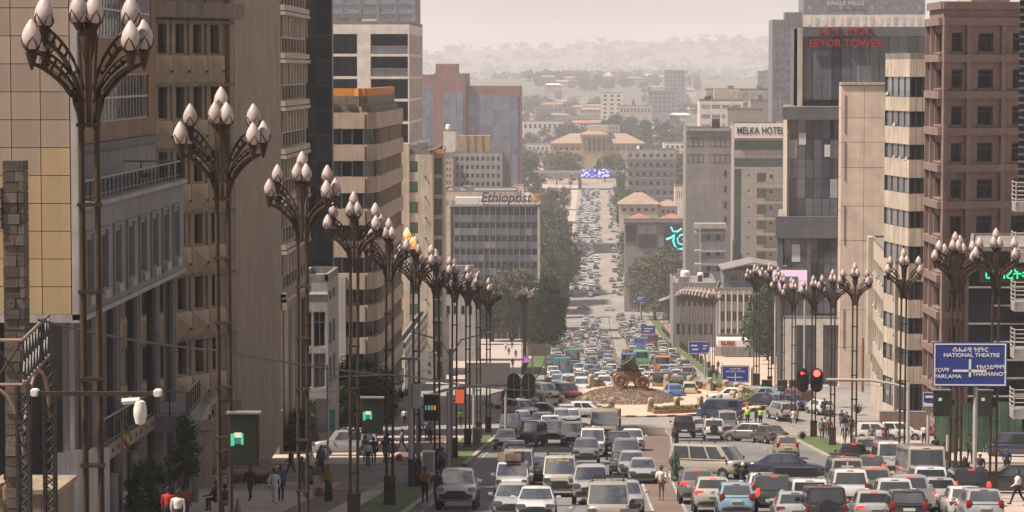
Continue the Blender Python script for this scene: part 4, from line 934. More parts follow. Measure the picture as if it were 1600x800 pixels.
mb = MB(); mb.obox(A, d, n, 0, L, b3.z0, b3.z1, -.6, -.1); b3.part(mb, 'backing', M['dark'])
b3.panels(0, [u(1253) + (u(1446) - u(1253)) * k / 13 for k in range(14)], [b3.z0 + .8, z(57)], G['grey'], .06, -.1, .05, 'glass_panel')
b3.box(0, .6, L, z(57), z(42), -.3, .4, W['slate'], 'cornice'); b3.box(0, 0, .6, b3.z0, b3.z1 + .02, -6, .2, W['cream'], 'side_pier'); b3.finish(.8)
red = mat('red_channel_letters', (.34, .02, .02), .45, var=.05)
lettering(b3.e, 'EEYOR TOWER', 1.2, red, b3.pt(0, u(1318), z(68), .45) - b3.o, 0, .08, .03, width=u(1375) - u(1261)); lettering(b3.e, 'አዮር ታወር', 1.25, red, b3.pt(0, u(1318), z(50.5), .5) - b3.o, 0, .08, .006, width=u(1358) - u(1276))
b4 = B('pink_wall_block', 'pink stone-clad blank stair block on the face of the dark glass tower', 'building', [xy(1313.5, 328), xy(1384, 328), (xy(1384, 328)[0], 331.5), (xy(1313, 328)[0], 331.5)], zy(1350, 134, 328), W['pinkclad'], par=0, root=lo)
A, d, L, n = b4.fr(0); b4.used.add(0); zs = [b4.z0, b4.Z(0, 1350, 640)] + [b4.Z(0, 1350, y) for y in (596, 543, 484, 430, 376, 322, 262, 222, 184, 134)]
for za, zb_ in zip(zs, zs[1:]):
    for k in range(2): b4.box(0, L * k / 2 + .02, L * (k + 1) / 2 - .02, za + .025, zb_ - .025, -.3, 0, W['pink_stone'], 'stone_slab')
b4.finish(.28); b4.box(0, -.1, L + .1, b4.z1 + .1, b4.z1 + .4, -2.2, .15, W['cream'], 'coping')
b4.box(0, L * .38, L * .66, b4.z1 + .4, b4.z1 + 2.3, -2, -.6, W['slate'], 'rooftop_box')
for k, y in enumerate((148, 222, 322, 484)): b4.box(0, .35, .5, b4.Z(0, 1350, y + 60), b4.Z(0, 1350, y), 0, .06, M['grey'], 'cable')
en = B('entrance_frame_block', 'white-framed double-height entrance with dark glazing at the foot of the dark tower', 'building', [xy(1226, 330), xy(1321, 330), (xy(1321, 330)[0], 331.8), (xy(1226, 330)[0], 331.8)], zy(1280, 498, 330), W['white_frame'], par=.2, root=lo)
en.wall(0, en.cols(0, [(1245, 1276), (1287, 1318)]), en.rows(0, 1280, [(508, 640)]), .4, win=(4, 4, FRAME, G['grey'], .08)); en.finish(.6)

# ------------------------------------------------------------------ behind the tower
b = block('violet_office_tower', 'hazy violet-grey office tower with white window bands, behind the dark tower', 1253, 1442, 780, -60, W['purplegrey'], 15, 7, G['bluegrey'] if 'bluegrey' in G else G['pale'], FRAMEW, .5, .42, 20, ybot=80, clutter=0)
b.box(0, 0, b.fr(0)[2], b.Z(0, 1350, 42), b.Z(0, 1350, 23), -.05, .12, W['white_frame'], 'white_band')
for k in range(15): uu = .5 + (b.fr(0)[2] - 1) * (k + .5) / 15; b.box(0, uu - .45, uu + .45, b.Z(0, 1350, 39), b.Z(0, 1350, 27), .12, .2, G['pale'], 'band_window')
lettering(b.e, 'EAGLE HILLS', 1.4, mat('pale_letters', (.5, .48, .46), .5, var=.05), b.pt(0, b.U(0, 1318), b.Z(0, 1318, 5), .3) - b.o, 0, .05, .03, width=b.U(0, 1345) - b.U(0, 1288))
b = block('violet_side_tower', 'stepped lower wing of the hazy violet office tower', 1205, 1256, 784, 34, W['purplegrey'], 5, 9, G['pale'], FRAME, .5, .4, 18, ybot=160, clutter=0); b.box(0, 3.4, 8.8, b.z1, b.z1 + 2.6, -8, -1, W['purplegrey'], 'stair_tower')
# hotel with green glass
b = B('hotel_block', 'pink-grey hotel with green glass strips and a white rooftop name board', 'building', [xy(1146, 700), xy(1222, 700), (xy(1222, 700)[0], 722), (xy(1146, 700)[0], 722)], zy(1180, 196, 700), W['hotelclad'], par=.5)
u = lambda px: b.U(0, px); z = lambda py: b.Z(0, 1180, py); L = b.fr(0)[2]
rr = [(u(1182), u(1196), z(y + 15), z(y)) for y in (270, 295, 320, 344, 368, 393)]; hh = [(u(1147), u(1222), z(234), z(219)), (u(1147), u(1222), z(261), z(247)), (u(1147), u(1158), z(412), z(264))] + [(u(1199), u(1222), z(y + 20), z(y - 2)) for y in (270, 295, 320, 344, 368, 393)]
b.used.add(0); b.wall(0, holes=[h for h in hh if h[0] < u(1190)] + rr + [(u(1168), u(1171), z(y + 5), z(y + 2)) for y in (270, 295, 320, 344, 368, 393)], depth=.4, win=(2, 3, FRAME, G['green'], .1), u1=L)
for k, y in enumerate((270, 295, 320, 344, 368, 393)):
    b.box(0, u(1182), L, z(y + 24), z(y + 20), -.3, .8, W['hotelclad'], 'balcony_slab'); railing(b.e, b.o, [b.pt(0, u(1182), z(y + 20), .7), b.pt(0, L, z(y + 20), .7)], .9, 1.4, M['grey']); b.box(0, u(1202), u(1206), z(y + 7), z(y + 3), .0, .1, M['dark'], 'air_conditioner')
b.finish(.5); b.box(0, .1, L, z(215.5), z(193), -.1, .9, M['white'], 'name_board')
lettering(b.e, 'MELKA HOTEL', 2.4, M['dark'], b.pt(0, u(1187), z(204.5), .98) - b.o, 0, .03, .04, width=(u(1208) - u(1150)) * 1.27)
b = block('concrete_block', 'tall grey concrete slab with two rows of dark windows under its roof', 1071, 1146, 716, 204, W['greyclad'], 0, 0, dep=24, clutter=0)
A, d, L, n = b.fr(0); mb = None
b.box(0, b.U(0, 1112), b.U(0, 1124), b.z1 + .1, b.Z(0, 1118, 186), -4, -1, M['dark'], 'rooftop_box')
for (xa, xb) in ((1074, 1098), (1108, 1141)):
    for (ya, yb) in ((215, 229), (241, 254)):
        k = 3 if xb - xa < 30 else 4
        for q in range(k): put('window', win_mesh((b.U(0, xb) - b.U(0, xa)) / k - .03, b.Z(0, 1100, ya) - b.Z(0, 1100, yb), 1, 1, FRAME, G['dark'], .09), b.e, b.pt(0, b.U(0, xa) + (b.U(0, xb) - b.U(0, xa)) * (q + .5) / k, b.Z(0, 1100, yb), .03) - b.o)
b.box(0, 0, L, b.z1 - .1, b.z1 + .5, -.2, .5, W['pale_grey'], 'roof_edge')
for y in (266, 290, 315, 338): b.box(0, b.U(0, 1131), b.U(0, 1134), b.Z(0, 1130, y + 10), b.Z(0, 1130, y), -.1, .08, M['dark'], 'slit_window')
b = block('balcony_house', 'blue-grey three-storey house with corner balconies in front of the concrete slab', 1096, 1133, 690, 357, W['bluegrey'], 2, 3, fx=.35, fy=.35, dep=14, ybot=432, clutter=0)
for y in (362, 391, 412): b.box(0, -1.6, .0, b.Z(0, 1100, y + 3), b.Z(0, 1100, y), -3, .4, W['pale_grey'], 'balcony_slab'); b.box(0, 0, b.fr(0)[2] + .2, b.Z(0, 1100, y + 3), b.Z(0, 1100, y), -.1, .3, W['pale_grey'], 'floor_band')
b.box(0, -1.7, b.fr(0)[2] + .2, b.z1, b.z1 + 1.2, -4, .6, W['pale_grey'], 'roof_slab')
# filling-station block
b = B('filling_station_block', 'pale grey three-storey block over a white fuel canopy with red lettering', 'building', [xy(1118, 560), xy(1262, 560), (xy(1262, 560)[0], 580), xy(1123, 580)], zy(1170, 455, 560), W['pale_grey'], par=.7)
b.wall(0, b.cols(0, [(1126 + 9.3 * k, 1133 + 9.3 * k) for k in range(12)]), b.rows(0, 1170, [(457 + 3, 472), (486, 502), (513, 521)]), .25, win=(2, 1, FRAMEW, G['dark'], .08)); L = b.fr(0)[2]
for k in range(13): uu = b.U(0, 1125 + 9.3 * k); b.box(0, uu - .1, uu + .1, b.Z(0, 1170, 522), b.z1, 0, .35, W['white_frame'], 'facade_rib')
b.finish()
b = B('gabled_roof_storey', 'set-back top storey with a shallow pitched roof and three paned windows', 'building', [xy(1131, 563), xy(1215, 563), (xy(1215, 563)[0], 578), (xy(1131, 563)[0], 578)], zy(1170, 423, 563), W['bluegrey'], z0=zy(1170, 455, 560), par=0, root=b)
b.wall(0, b.cols(0, [(1140, 1153), (1159, 1172), (1179, 1192)]), b.rows(0, 1170, [(428, 440)]), .2, win=(3, 2, FRAMEW, G['dark'], .1)); b.finish()
A, d, L, n = b.fr(0); mb = MB(); zr = b.z1
for s0, s1 in (((-.5, 0), (L * .55, 1.4)), ((L * .55, 1.4), (L + .5, .6))): mb.rings([[(A.x + s0[0], y, zr + s0[1]), (A.x + s1[0], y, zr + s1[1]), (A.x + s1[0], y, zr + s1[1] + .3), (A.x + s0[0], y, zr + s0[1] + .3)] for y in (A.y - .9, A.y + 15)], 0)
b.part(mb, 'pitched_roof', W['roof_grey'])
cz = zy(1160, 541, 553); cn = thing('fuel_canopy', 'white flat fuel-station canopy with dark red lettering', 'canopy', (*xy(1150, 553), gz(553)))
x0, _ = xy(1122, 552); x1, _ = xy(1182, 552); mb = MB(); mb.boxa(x0, x1, 552, 559, cz, cz + 1.25); mb.obj('canopy_slab', M['white'], cn, cn.location)
lettering(cn, 'RUBIS', 1.15, red, Vector((xy(1138, 551.8)[0], 551.9, cz + .62)) - cn.location, 0, .04, .06, width=(1149 - 1127) / FPX * 552)
for x in (x0 + 1, x1 - 1): mb = MB(); mb.boxa(x - .2, x + .2, 555, 555.4, gz(555) - .2, cz); mb.obj('pillar', W['pale_grey'], cn, cn.location)
block('flat_roof_shops', 'long low grey flat-roofed shops with water tanks behind the lamp row', 1052, 1120, 640, 446, W['grey_clad'], 7, 2, fx=.6, fy=.4, dep=30, clutter=8)
b = block('terraced_white_block', 'white stepped apartment block with long balconies under a green roof', 1092, 1160, 1000, 158, W['white_frame'], 4, 5, G['pale'], FRAME, .8, .4, 20, ybot=235, clutter=4); b.box(0, 5, 14, b.z1, b.z1 + 4, -8, -1, W['cream'], 'stair_tower')
block('green_roof_block', 'hazy grey building with a ragged green roof garden', 1102, 1212, 1200, 141, W['pale_grey'], 8, 6, G['pale'], fx=.6, fy=.4, ybot=230, roof=M['hedge'], clutter=3, dep=24)
block('pink_grey_block', 'blank pink-grey block stepping up behind the hotel', 1172, 1212, 900, 159, W['hotelclad'], 0, 0, clutter=1); block('pink_grey_block', 'lower pink-grey block directly behind the hotel name board', 1136, 1190, 860, 173, W['hotelclad'], 0, 0, clutter=2)
block('far_tower', 'distant violet tower fading in haze behind the terraced white block', 1183, 1206, 2200, 112, W['purplegrey'], 4, 8, G['pale'], fx=.5, fy=.5, ybot=180, clutter=1)
# screen building on the far slope
b = block('screen_building', 'grey showroom block with shallow red roofs and dark display panels', 976, 1072, 985, 347, W['grey_clad'], 0, 0, dep=22, clutter=0, par=.3)
u = lambda px: b.U(0, px); z = lambda py: b.Z(0, 1020, py); L = b.fr(0)[2]
b.box(0, -.4, L + .4, z(349), z(341), -.2, .8, W['bluegrey'], 'fascia')
for (xa, xb, ya, yb, m_) in ((978, 994, 352, 378, G['dark']), (997, 1009, 352, 364, W['pale_grey']), (1012, 1025, 352, 364, W['pale_grey']), (998, 1026, 367, 387, M['dark']), (1037, 1071, 352, 392, M['dark'])): b.box(0, u(xa), u(xb), z(yb), z(ya), 0, .3, m_, 'display_panel')
cyan = mat('cyan_neon', (.06, .62, .6), .5, var=.35, scale=.6, emit=.75)
def swirl(pts, r):
    mb = MB(); mb.tube([b.pt(0, u(px_), z(py_), .5) for px_, py_ in pts], r, 6); b.part(mb, 'neon_swirl', cyan, 60)
swirl([(1048, 354), (1051, 361), (1058, 362), (1065, 357)], .35); swirl([(1041, 374), (1049, 371), (1053, 366), (1052, 377), (1055, 386), (1062, 390), (1070, 387)], .4); swirl([(1071, 366), (1063, 367), (1058, 373), (1060, 380), (1067, 382), (1070, 376), (1066, 373)], .3)
for px_ in (999, 1050):
    mb = MB(); A, d, _, n = b.fr(0); p = b.pt(0, u(px_), 0, -3); hw = 5.5 if px_ < 1010 else 6
    mb.rings([[(p.x - hw, p.y - 4, b.z1 + .2), (p.x + hw, p.y - 4, b.z1 + .2), (p.x + hw, p.y + 8, b.z1 + .2), (p.x - hw, p.y + 8, b.z1 + .2)], [(p.x - .5, p.y + 2, b.z1 + 2.6), (p.x + .5, p.y + 2, b.z1 + 2.6), (p.x + .5, p.y + 3, b.z1 + 2.6), (p.x - .5, p.y + 3, b.z1 + 2.6)]], 0); b.part(mb, 'hip_roof', W['roof_red'])
def hip(name, label, px0, px1, Y, yeave, yridge, wall, roof, dep=14, nc=5, group=None):
    b = block(name, label, px0, px1, Y, yeave, wall, nc, 1, fx=.45, fy=.3, dep=dep, ybot=yeave + 16, clutter=0, par=0, group=group); x0, x1 = b.P[0].x - .8, b.P[1].x + .8; h = zy(px0, yridge, Y) - b.z1
    k = min((x1 - x0) * .4, dep * .5); mb = MB(); mb.rings([[(x0, Y - .8, b.z1), (x1, Y - .8, b.z1), (x1, Y + dep + .8, b.z1), (x0, Y + dep + .8, b.z1)], [(x0 + k, Y + dep / 2 - .1, b.z1 + h), (x1 - k, Y + dep / 2 - .1, b.z1 + h), (x1 - k, Y + dep / 2 + .1, b.z1 + h), (x0 + k, Y + dep / 2 + .1, b.z1 + h)]], 0); b.part(mb, 'hip_roof', roof); return b
hip('hip_roof_house', 'large house with a pale tan hipped roof above the screen building', 968, 1028, 1120, 319, 302, W['cream'], W['roof_tan'], 18)
hip('hip_roof_house', 'small house with a tan hipped roof beside the apartment block', 1030, 1058, 1130, 322, 313, W['cream'], W['roof_tan'], 12, 3)
block('red_trim_house', 'white house with a red roof edge beside the concrete slab', 1054, 1072, 1180, 292, W['white_frame'], 4, 1, fx=.4, fy=.5, ybot=315, roof=W['roof_red'], dep=12, clutter=0)
b = block('apartment_block', 'pale six-storey apartment block with long balcony bands', 978, 1056, 1290, 235, W['pale_grey'], 7, 6, G['dark'], FRAMEW, .5, .42, 20, ybot=322, clutter=9)
L = b.fr(0)[2]; zb_ = b.Z(0, 1010, 322)
for k in range(6): zz_ = zb_ + (b.z1 - .3 - zb_) * k / 6; b.box(0, -.3, L + .3, zz_ - .2, zz_ + .75, 0, .9, W['bluegrey'], 'balcony_band')

# ------------------------------------------------------------------ near buildings at the sign side
b = B('dark_glass_block', 'dark glass block with pale horizontal bars behind the big blue sign', 'building', [xy(1514, 214), xy(1660, 214), (xy(1660, 214)[0], 232), xy(1517, 232)], zy(1560, 392, 214), W['slate'], par=.3)
A, d, L, n = b.fr(0); z0 = gz(214); b.used.add(0); mb = MB(); mb.obox(A, d, n, 0, L, b.z0, b.z1, -.6, -.1); b.part(mb, 'backing', M['dark'])
b.panels(0, [L * k / 4 for k in range(5)], [z0 + (b.z1 - z0) * k / 11 for k in range(12)], G['black'], .05, -.1, .05, 'glass_panel')
for k in range(1, 11): zz_ = z0 + (b.z1 - z0) * k / 11; b.box(0, 0 if k % 2 else L * .25, L, zz_ - .06, zz_ + .06, .05, .2, W['pale_grey'], 'sun_bar')
b.finish(.7)
led = mat('green_led', (.02, .55, .22), .5, var=0, emit=.8); sg = thing('led_text_board', 'black dot-matrix board with glowing green script on the dark glass block', 'sign', (*xy(1568, 213.2), zy(1568, 430, 213)))
mb = MB(); mb.boxa(-1.75, 2.2, -.12, .1, -.55, .6); mb.obj('board', M['dark'], sg); lettering(sg, 'መሰረት፡-', .85, led, (.25, -.16, 0), 0, .02, .012, width=3.2)
b = B('louvred_block', 'black louvred corner block at the edge of the street', 'building', [xy(1589, 158), xy(1690, 158), (xy(1690, 158)[0], 168), xy(1592, 168)], 92, M['dark'], par=0, z0=zy(1595, 300, 158))
L = b.fr(0)[2]
for k in range(48): b.box(0, 0, L, b.z0 + .4 * k, b.z0 + .4 * k + .12, 0, .12, W['slate'], 'louvre')
b.finish(.1)
for k, y in enumerate((286, 365, 442, 516, 610)):
    Yb = 150; zz_ = zy(1590, y + 45, Yb); bc = thing('balcony', 'white balcony with slim rails projecting from the louvred corner block' if k < 4 else 'lowest white balcony with slim rails over the parked van', 'balcony', (xy(1586, Yb)[0], Yb, zz_), group='balconies on the corner block')
    mb = MB(); mb.boxa(0, 4, 0, 1.4, 0, .5); mb.obj('balcony_slab', W['pale_grey'], bc)
    for q in range(5): mb = MB(); mb.tube([(0, 0, .65 + .22 * q), (4, 0, .65 + .22 * q)], .025, 5); mb.tube([(0, 0, .65 + .22 * q), (0, 1.4, .65 + .22 * q)], .025, 5); mb.obj('rail', M['pole'], bc)
    for q in range(2): mb = MB(); mb.tube([(.02, 1.35 * q, .4), (.02, 1.35 * q, 1.6)], .035, 5); mb.obj('post', M['pole'], bc)
# corrugated sheet fences, sheet by sheet
def corrugated(name, label, pts, h, m, parent_z=0, step=.9, ragged=.25):
    a, c = Vector(pts[0]), Vector(pts[1]); L = (c - a).length; n = int(L / step); d = (c - a) / L; nn = Vector((d.y, -d.x))
    root = thing(name, label, 'fence', (a.x, a.y, gz(a.y)))
    for k in range(n):
        p = a + d * (L * k / n); top = h + rnd.uniform(-ragged, ragged); mb = MB(); bot = []; tp = []; w_ = L / n - .02
        for j in range(13): u_ = w_ * j / 12; o_ = .03 * (1 if j % 2 else -1); q = p + d * u_ + nn * o_; z = gz(q.y); bot.append((q.x, q.y, z - .1)); tp.append((q.x, q.y, z + top))
        mb.rings([bot, tp], 0, False, False); mb.obj('metal_sheet', m, root, root.location)
    return root
gs = mat('green_corrugated_iron', (.045, .09, .055), .6, var=.45, scale=.7, streak=.55, rand=.35); ws = mat('grey_corrugated_iron', (.4, .4, .41), .55, met=.2, var=.2, scale=.8, streak=.3, rand=.1)
corrugated('sheet_fence', 'weathered green corrugated iron fence below the big blue sign', [xy(1462, 209), xy(1600, 205)], 3.6, gs)
corrugated('sheet_fence', 'pale grey corrugated iron hoarding beside the iron gateway', [xy(78, 101), xy(168, 112)], 3.4, ws, ragged=.05)
# stone ruin gate and iron arch gateway at the edge
sg = thing('stone_gateway', 'dark rough stone gateway with a carved arch, behind the iron lattice', 'gateway', (*xy(-20, 92), gz(92)))
xs = [xy(p, 92)[0] for p in (-70, -2, 4, 42)]; zt = zy(30, 264, 92)
for (xa, xb, yy) in ((xs[2] + .1, xs[3], 0), (xs[0], xs[1] - .9, 1)):
    z_ = gz(92) - .5
    while z_ < zt - (2.0 if yy else 0):
        h = .34; x = xa; off = rnd.uniform(.1, .4)
        while x < xb - .02:
            x2 = min(xb, x + rnd.uniform(.35, .6)); mb = MB(); j = rnd.uniform(-.03, .05); mb.boxa(x + .01, x2 - .01, 91.6 - j, 92.4, z_ + .01, z_ + h - .01); mb.obj('stone_block', W['brick'], sg, sg.location); x = x2
        z_ += h
for k in range(4): mb = MB(); zz_ = zt - .9 - k * .34; mb.boxa(xs[0], xs[2] + .08, 91.5, 92.3, zz_, zz_ + .31); mb.obj('lintel_stone', W['brick'], sg, sg.location)
ig = thing('iron_gateway', 'dark iron lattice gateway with arches and crossed braces on four posts', 'gateway', (*xy(30, 88), gz(88)))
zt = zy(40, 522, 88); zm = zy(40, 590, 88)
def lattice_post(px_, Y, zt, r=.17):
    x, y = xy(px_, Y); z0 = gz(Y); root = put('lattice_post', None, ig, Vector((x, y, z0)) - ig.location); mb = MB()
    for sx in (-r, r):
        for sy in (-r, r): mb.boxa(sx - .04, sx + .04, sy - .04, sy + .04, 0, zt - z0)
    k = 0; h = 0.0
    while h < zt - z0 - .35:
        for f in (-r, r):
            mb.tube([(-r, f, h), (r, f, h + .35)], .025, 4); mb.tube([(r, f, h), (-r, f, h + .35)], .025, 4); mb.tube([(f, -r, h), (f, r, h + .35)], .025, 4)
        h += .35
    mb.obj('lattice', M['dark'], root); return x, y
pA, pB_, pC = lattice_post(34, 86, zm), lattice_post(75, 95, zm), lattice_post(-60, 86, zm)
for (a, c) in ((pC, pA), (pA, pB_)):
    a3, c3 = Vector((*a, 0)), Vector((*c, 0))
    for z_ in (zm, zt): mb = MB(); mb.tube([a3 + Vector((0, 0, z_)), c3 + Vector((0, 0, z_))], .06, 6); mb.obj('beam', W['brown_red'], ig, ig.location)
    n_ = max(2, int((c3 - a3).length / 1.0))
    for k in range(n_):
        p, q = a3.lerp(c3, k / n_), a3.lerp(c3, (k + 1) / n_)
        for z0_, z1_ in ((zm, zt), (zt, zm)): mb = MB(); mb.tube([p + Vector((0, 0, z0_)), q + Vector((0, 0, z1_))], .035, 5); mb.obj('brace', M['dark'], ig, ig.location)
    mb = MB(); mb.tube([a3.lerp(c3, .5 - .5 * math.cos(t)) + Vector((0, 0, zm - 2.2 + 2.1 * math.sin(t))) for t in [math.pi * k / 12 for k in range(13)]], .06, 6); mb.obj('arch', W['brown_red'], ig, ig.location)
pl = thing('stone_planter', 'low square stone planter wall around the iron gateway post', 'planter', (*xy(60, 98), gz(98)))
x0, x1 = xy(-30, 96)[0], xy(92, 97)[0]; z0 = gz(97)
for k in range(3):
    for q in range(5): mb = MB(); w_ = (x1 - x0) / 5; mb.boxa(x0 + w_ * q + .01, x0 + w_ * (q + 1) - .01, 96, 96.5, z0 + .75 * k + .01, z0 + .75 * k + .74); mb.obj('stone_slab', W['brown_conc'], pl, pl.location)
mb = MB(); mb.boxa(x0 - .1, x1 + .1, 95.9, 99.5, z0 + 2.26, z0 + 2.42); mb.obj('coping', W['tan_conc'], pl, pl.location)
mb = MB(); mb.boxa(x1 - .4, x1, 96.5, 99.4, z0 - .3, z0 + 2.25); mb.obj('return_wall', W['brown_conc'], pl, pl.location)
# ------------------------------------------------------------------ vehicles
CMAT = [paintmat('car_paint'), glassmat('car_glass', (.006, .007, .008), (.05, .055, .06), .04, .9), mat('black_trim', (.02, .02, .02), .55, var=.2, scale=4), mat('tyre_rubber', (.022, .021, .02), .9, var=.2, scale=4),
        mat('wheel_rim', (.32, .31, .3), .4, met=.6, var=.15, scale=6), mat('headlamp_lens', (.11, .11, .12), .05, var=0, spec=.9), mat('tail_lamp', (.22, .012, .01), .2, var=0), mat('licence_plate', (.62, .6, .55), .5, var=.1, scale=9),
        mat('brake_lamp_lit', (1.0, .05, .04), .3, var=0, emit=.55), mat('luggage', (.2, .15, .12), .9, var=.5, scale=2), mat('amber_lettering', (.75, .5, .08), .5, var=0)]
CMAT[1].node_tree.nodes['Principled BSDF'].inputs['IOR'].default_value = 1.5
ws_ = glassmat('windscreen_glass', (.008, .009, .01), (.04, .044, .048), .03, 1.0); CMAT.append(ws_); _n = ws_.node_tree.nodes; _l = ws_.node_tree.links
_n['Principled BSDF'].inputs['IOR'].default_value = 2.1; _n['Bump'].inputs['Strength'].default_value = .5; _n['Noise Texture'].inputs['Scale'].default_value = 1.6
_v = _n.new('ShaderNodeVectorMath'); _v.operation = 'ADD'; _o = _n.new('ShaderNodeObjectInfo'); _s = _n.new('ShaderNodeVectorMath'); _s.operation = 'SCALE'; _s.inputs['Scale'].default_value = .37
_l.new(_o.outputs['Location'], _s.inputs[0]); _l.new(_s.outputs[0], _v.inputs[0]); _l.new(_n['Texture Coordinate'].outputs['Object'], _v.inputs[1]); _l.new(_v.outputs[0], _n['Noise Texture'].inputs['Vector'])
PAINT, GLASS, TRIM, TYRE, RIM, HEAD, TAIL, PLATE, LIT, LUG, AMB, WSCR = range(12)
def lr(a, b, t): return a + (b - a) * t
def body_ring(y, hw, zb, zt, cr=.03): 
    r = [(-hw*.84, zb), (-hw*.97, zb + .1), (-hw, zb + .45*(zt-zb)), (-hw*.985, zb + .75*(zt-zb)), (-hw*.95, zt - .05), (-hw*.86, zt), (-hw*.4, zt + cr)]
    r = r + [(-x, z) for x, z in reversed(r)]; return [(x, y, z) for x, z in r]
class Gh:
    """greenhouse: base rectangle at the belt line, smaller rectangle at the roof"""
    def __init__(s, yf, yr, w, z0, yf2, yr2, w2, z1, bow=.1): s.a = (yf, yr, w, z0, yf2, yr2, w2, z1); s.bow = bow
    def front(s, k, t, o=0):
        yf, yr, w, z0, yf2, yr2, w2, z1 = s.a; return (k * lr(w, w2, t), lr(yf, yf2, t) + s.bow * (1 - k*k) + o, lr(z0, z1, t) + o * .6)
    def rear(s, k, t, o=0):
        yf, yr, w, z0, yf2, yr2, w2, z1 = s.a; return (k * lr(w, w2, t), lr(yr, yr2, t) - s.bow * .5 * (1 - k*k) - o, lr(z0, z1, t) + o * .5)
    def side(s, sg, q, t, o=0):
        yf, yr, w, z0, yf2, yr2, w2, z1 = s.a; return (sg * (lr(w, w2, t) + .02 * (1 - (2*q-1)**2) + o), lr(lr(yf, yr, q), lr(yf2, yr2, q), t), lr(z0, z1, t) + o * .3)
    def shell(s, mb):
        ks = [1, .5, 0, -.5, -1]; qs = [.2, .4, .6, .8]; rs = []
        for t in (0, .5, .93): rs.append([s.front(k, t) for k in ks] + [s.side(-1, q, t) for q in qs] + [s.rear(k, t) for k in reversed(ks)] + [s.side(1, q, t) for q in reversed(qs)])
        c = Vector((0, (s.a[4] + s.a[5]) / 2, 0)); z1 = s.a[7]
        for f, z in ((.96, z1 + .01), (.8, z1 + .045), (.35, z1 + .065)): rs.append([(p[0] * f, c.y + (p[1] - c.y) * f, z) for p in rs[2]])
        mb.rings(rs, PAINT, True)
    def pane(s, kind, a, b, t0, t1, sg=1, o=.012, n=6):
        mb = MB(); g = (lambda q, t: s.front(q, t, o)) if kind == 'f' else (lambda q, t: s.rear(q, t, o)) if kind == 'r' else (lambda q, t: s.side(sg, q, t, o))
        rs = [[g(lr(a, b, j / n), lr(t0, t1, i / 2)) for j in range(n + 1)] for i in range(3)]; mb.rings(rs, WSCR if kind == 'f' else GLASS, False, False); return mb
def wheel_mb(r, w_):
    mb = MB(); mb.lathe([(r*.6, -w_/2), (r*.95, -w_/2), (r, -w_*.35), (r, w_*.35), (r*.95, w_/2), (r*.6, w_/2)], 18, (0, 0, 0), TYRE, 'x'); mb.lathe([(0, -w_*.38), (r*.2, -w_*.4), (r*.55, -w_*.3), (r*.62, -w_*.5), (r*.62, w_*.5), (r*.55, w_*.3), (r*.2, w_*.4), (0, w_*.38)], 12, (0, 0, 0), RIM, 'x'); return mb
def smoothbox(c, sz, m, b=.25):
    mb = MB(); x, y, z = sz[0]/2, sz[1]/2, sz[2]/2; rs = []
    for yy, f in ((-y, 1 - b), (-y*.5, 1), (y*.5, 1), (y, 1 - b)): rs.append([(c[0] + dx*x*f, c[1] + yy, c[2] + dz*z*f) for dx, dz in ((-1, -.6), (-.6, -1), (.6, -1), (1, -.6), (1, .6), (.6, 1), (-.6, 1), (-1, .6))])
    mb.rings(rs, m, True); return mb
VT = {}
def vehicle(kind, st, gh, wr, wy, sides, L, hw, lamps, tail, plate=(.55, .8), mir=(.9, 1.0), extra=None, wind=(.06, .9), rear=(.12, .88), gy=None, lod=True):
    P = []; body = MB(); body.rings([body_ring(*q) for q in st], PAINT, True); gh.shell(body)
    for y in wy:
        for sg in (-1, 1):
            body.lathe([(wr + .07, sg * (hw - .12)), (wr + .07, sg * (hw + .006)), (wr * .9, sg * (hw + .006))], 18, (0, y, wr), TRIM, 'x')
    f, r_ = L / 2, -L / 2
    body.add(smoothbox((0, f - .05, st[0][2] + .13), (hw * 1.62, .24, .24), TRIM)); body.add(smoothbox((0, r_ + .07, st[-1][2] + .1), (hw * 1.66, .22, .2), TRIM))
    P.append(('body', body, 45))
    w_ = gh.pane('f', -.93, .93, *wind); P.append(('windshield', w_, 60)); P.append(('rear_window', gh.pane('r', -.86, .86, *rear), 60))
    for sg in (-1, 1):
        for (a, b) in sides: P.append(('side_window', gh.pane('s', a, b, .1, .88, sg, n=3), 60))
    for y in wy:
        for sg in (-1, 1): P.append(('wheel', (wheel_mb(wr, .21), (sg * (hw - .09), y, wr)), 40))
    for sg in (-1, 1):
        (x, z, sx, sz) = lamps; P.append(('headlight', smoothbox((sg * (x + .03), f - .07, z), (sx, .2, sz), HEAD, .12), 40))
        (x, z, sx, sz) = tail; P.append(('tail_light', smoothbox((sg * x, r_ + .07, z), (sx, .14, sz), TAIL), 40)); P.append(('mirror', smoothbox((sg * (hw + .13), mir[0], mir[1]), (.2, .1, .15), PAINT if kind not in ('minibus',) else TRIM), 40))
    zg = lr(st[0][2], st[0][3], .78) if gy is None else gy
    g = smoothbox((0, f - .02, zg), (hw * 1.0, .12, .17), TRIM); P.append(('grille', g, 40))
    mb = MB(); mb.boxa(-.24, .24, f + .015, f + .035, plate[0] - .06, plate[0] + .06, PLATE); P.append(('licence_plate', mb, None))
    mb = MB(); mb.boxa(-.24, .24, r_ - .045, r_ - .02, plate[1] - .06, plate[1] + .06, PLATE); P.append(('licence_plate', mb, None))
    mb = smoothbox((0, gh.rear(0, .93)[1] + .02, gh.rear(0, .93)[2] + .03), (.34, .05, .035), TAIL); P.append(('high_brake_light', mb, None))
    for e in (extra or []): P.append(e)
    merged = MB(); parts = []
    for nm, mb, sm in P:
        off = (0, 0, 0)
        if isinstance(mb, tuple): mb, off = mb
        merged.add(mb, Matrix.Translation(off)); parts.append((nm, mb.mesh(nm, CMAT, sm), off))
    VT[kind] = dict(parts=parts, far=merged.mesh(kind, CMAT, 40), L=L, hw=hw)
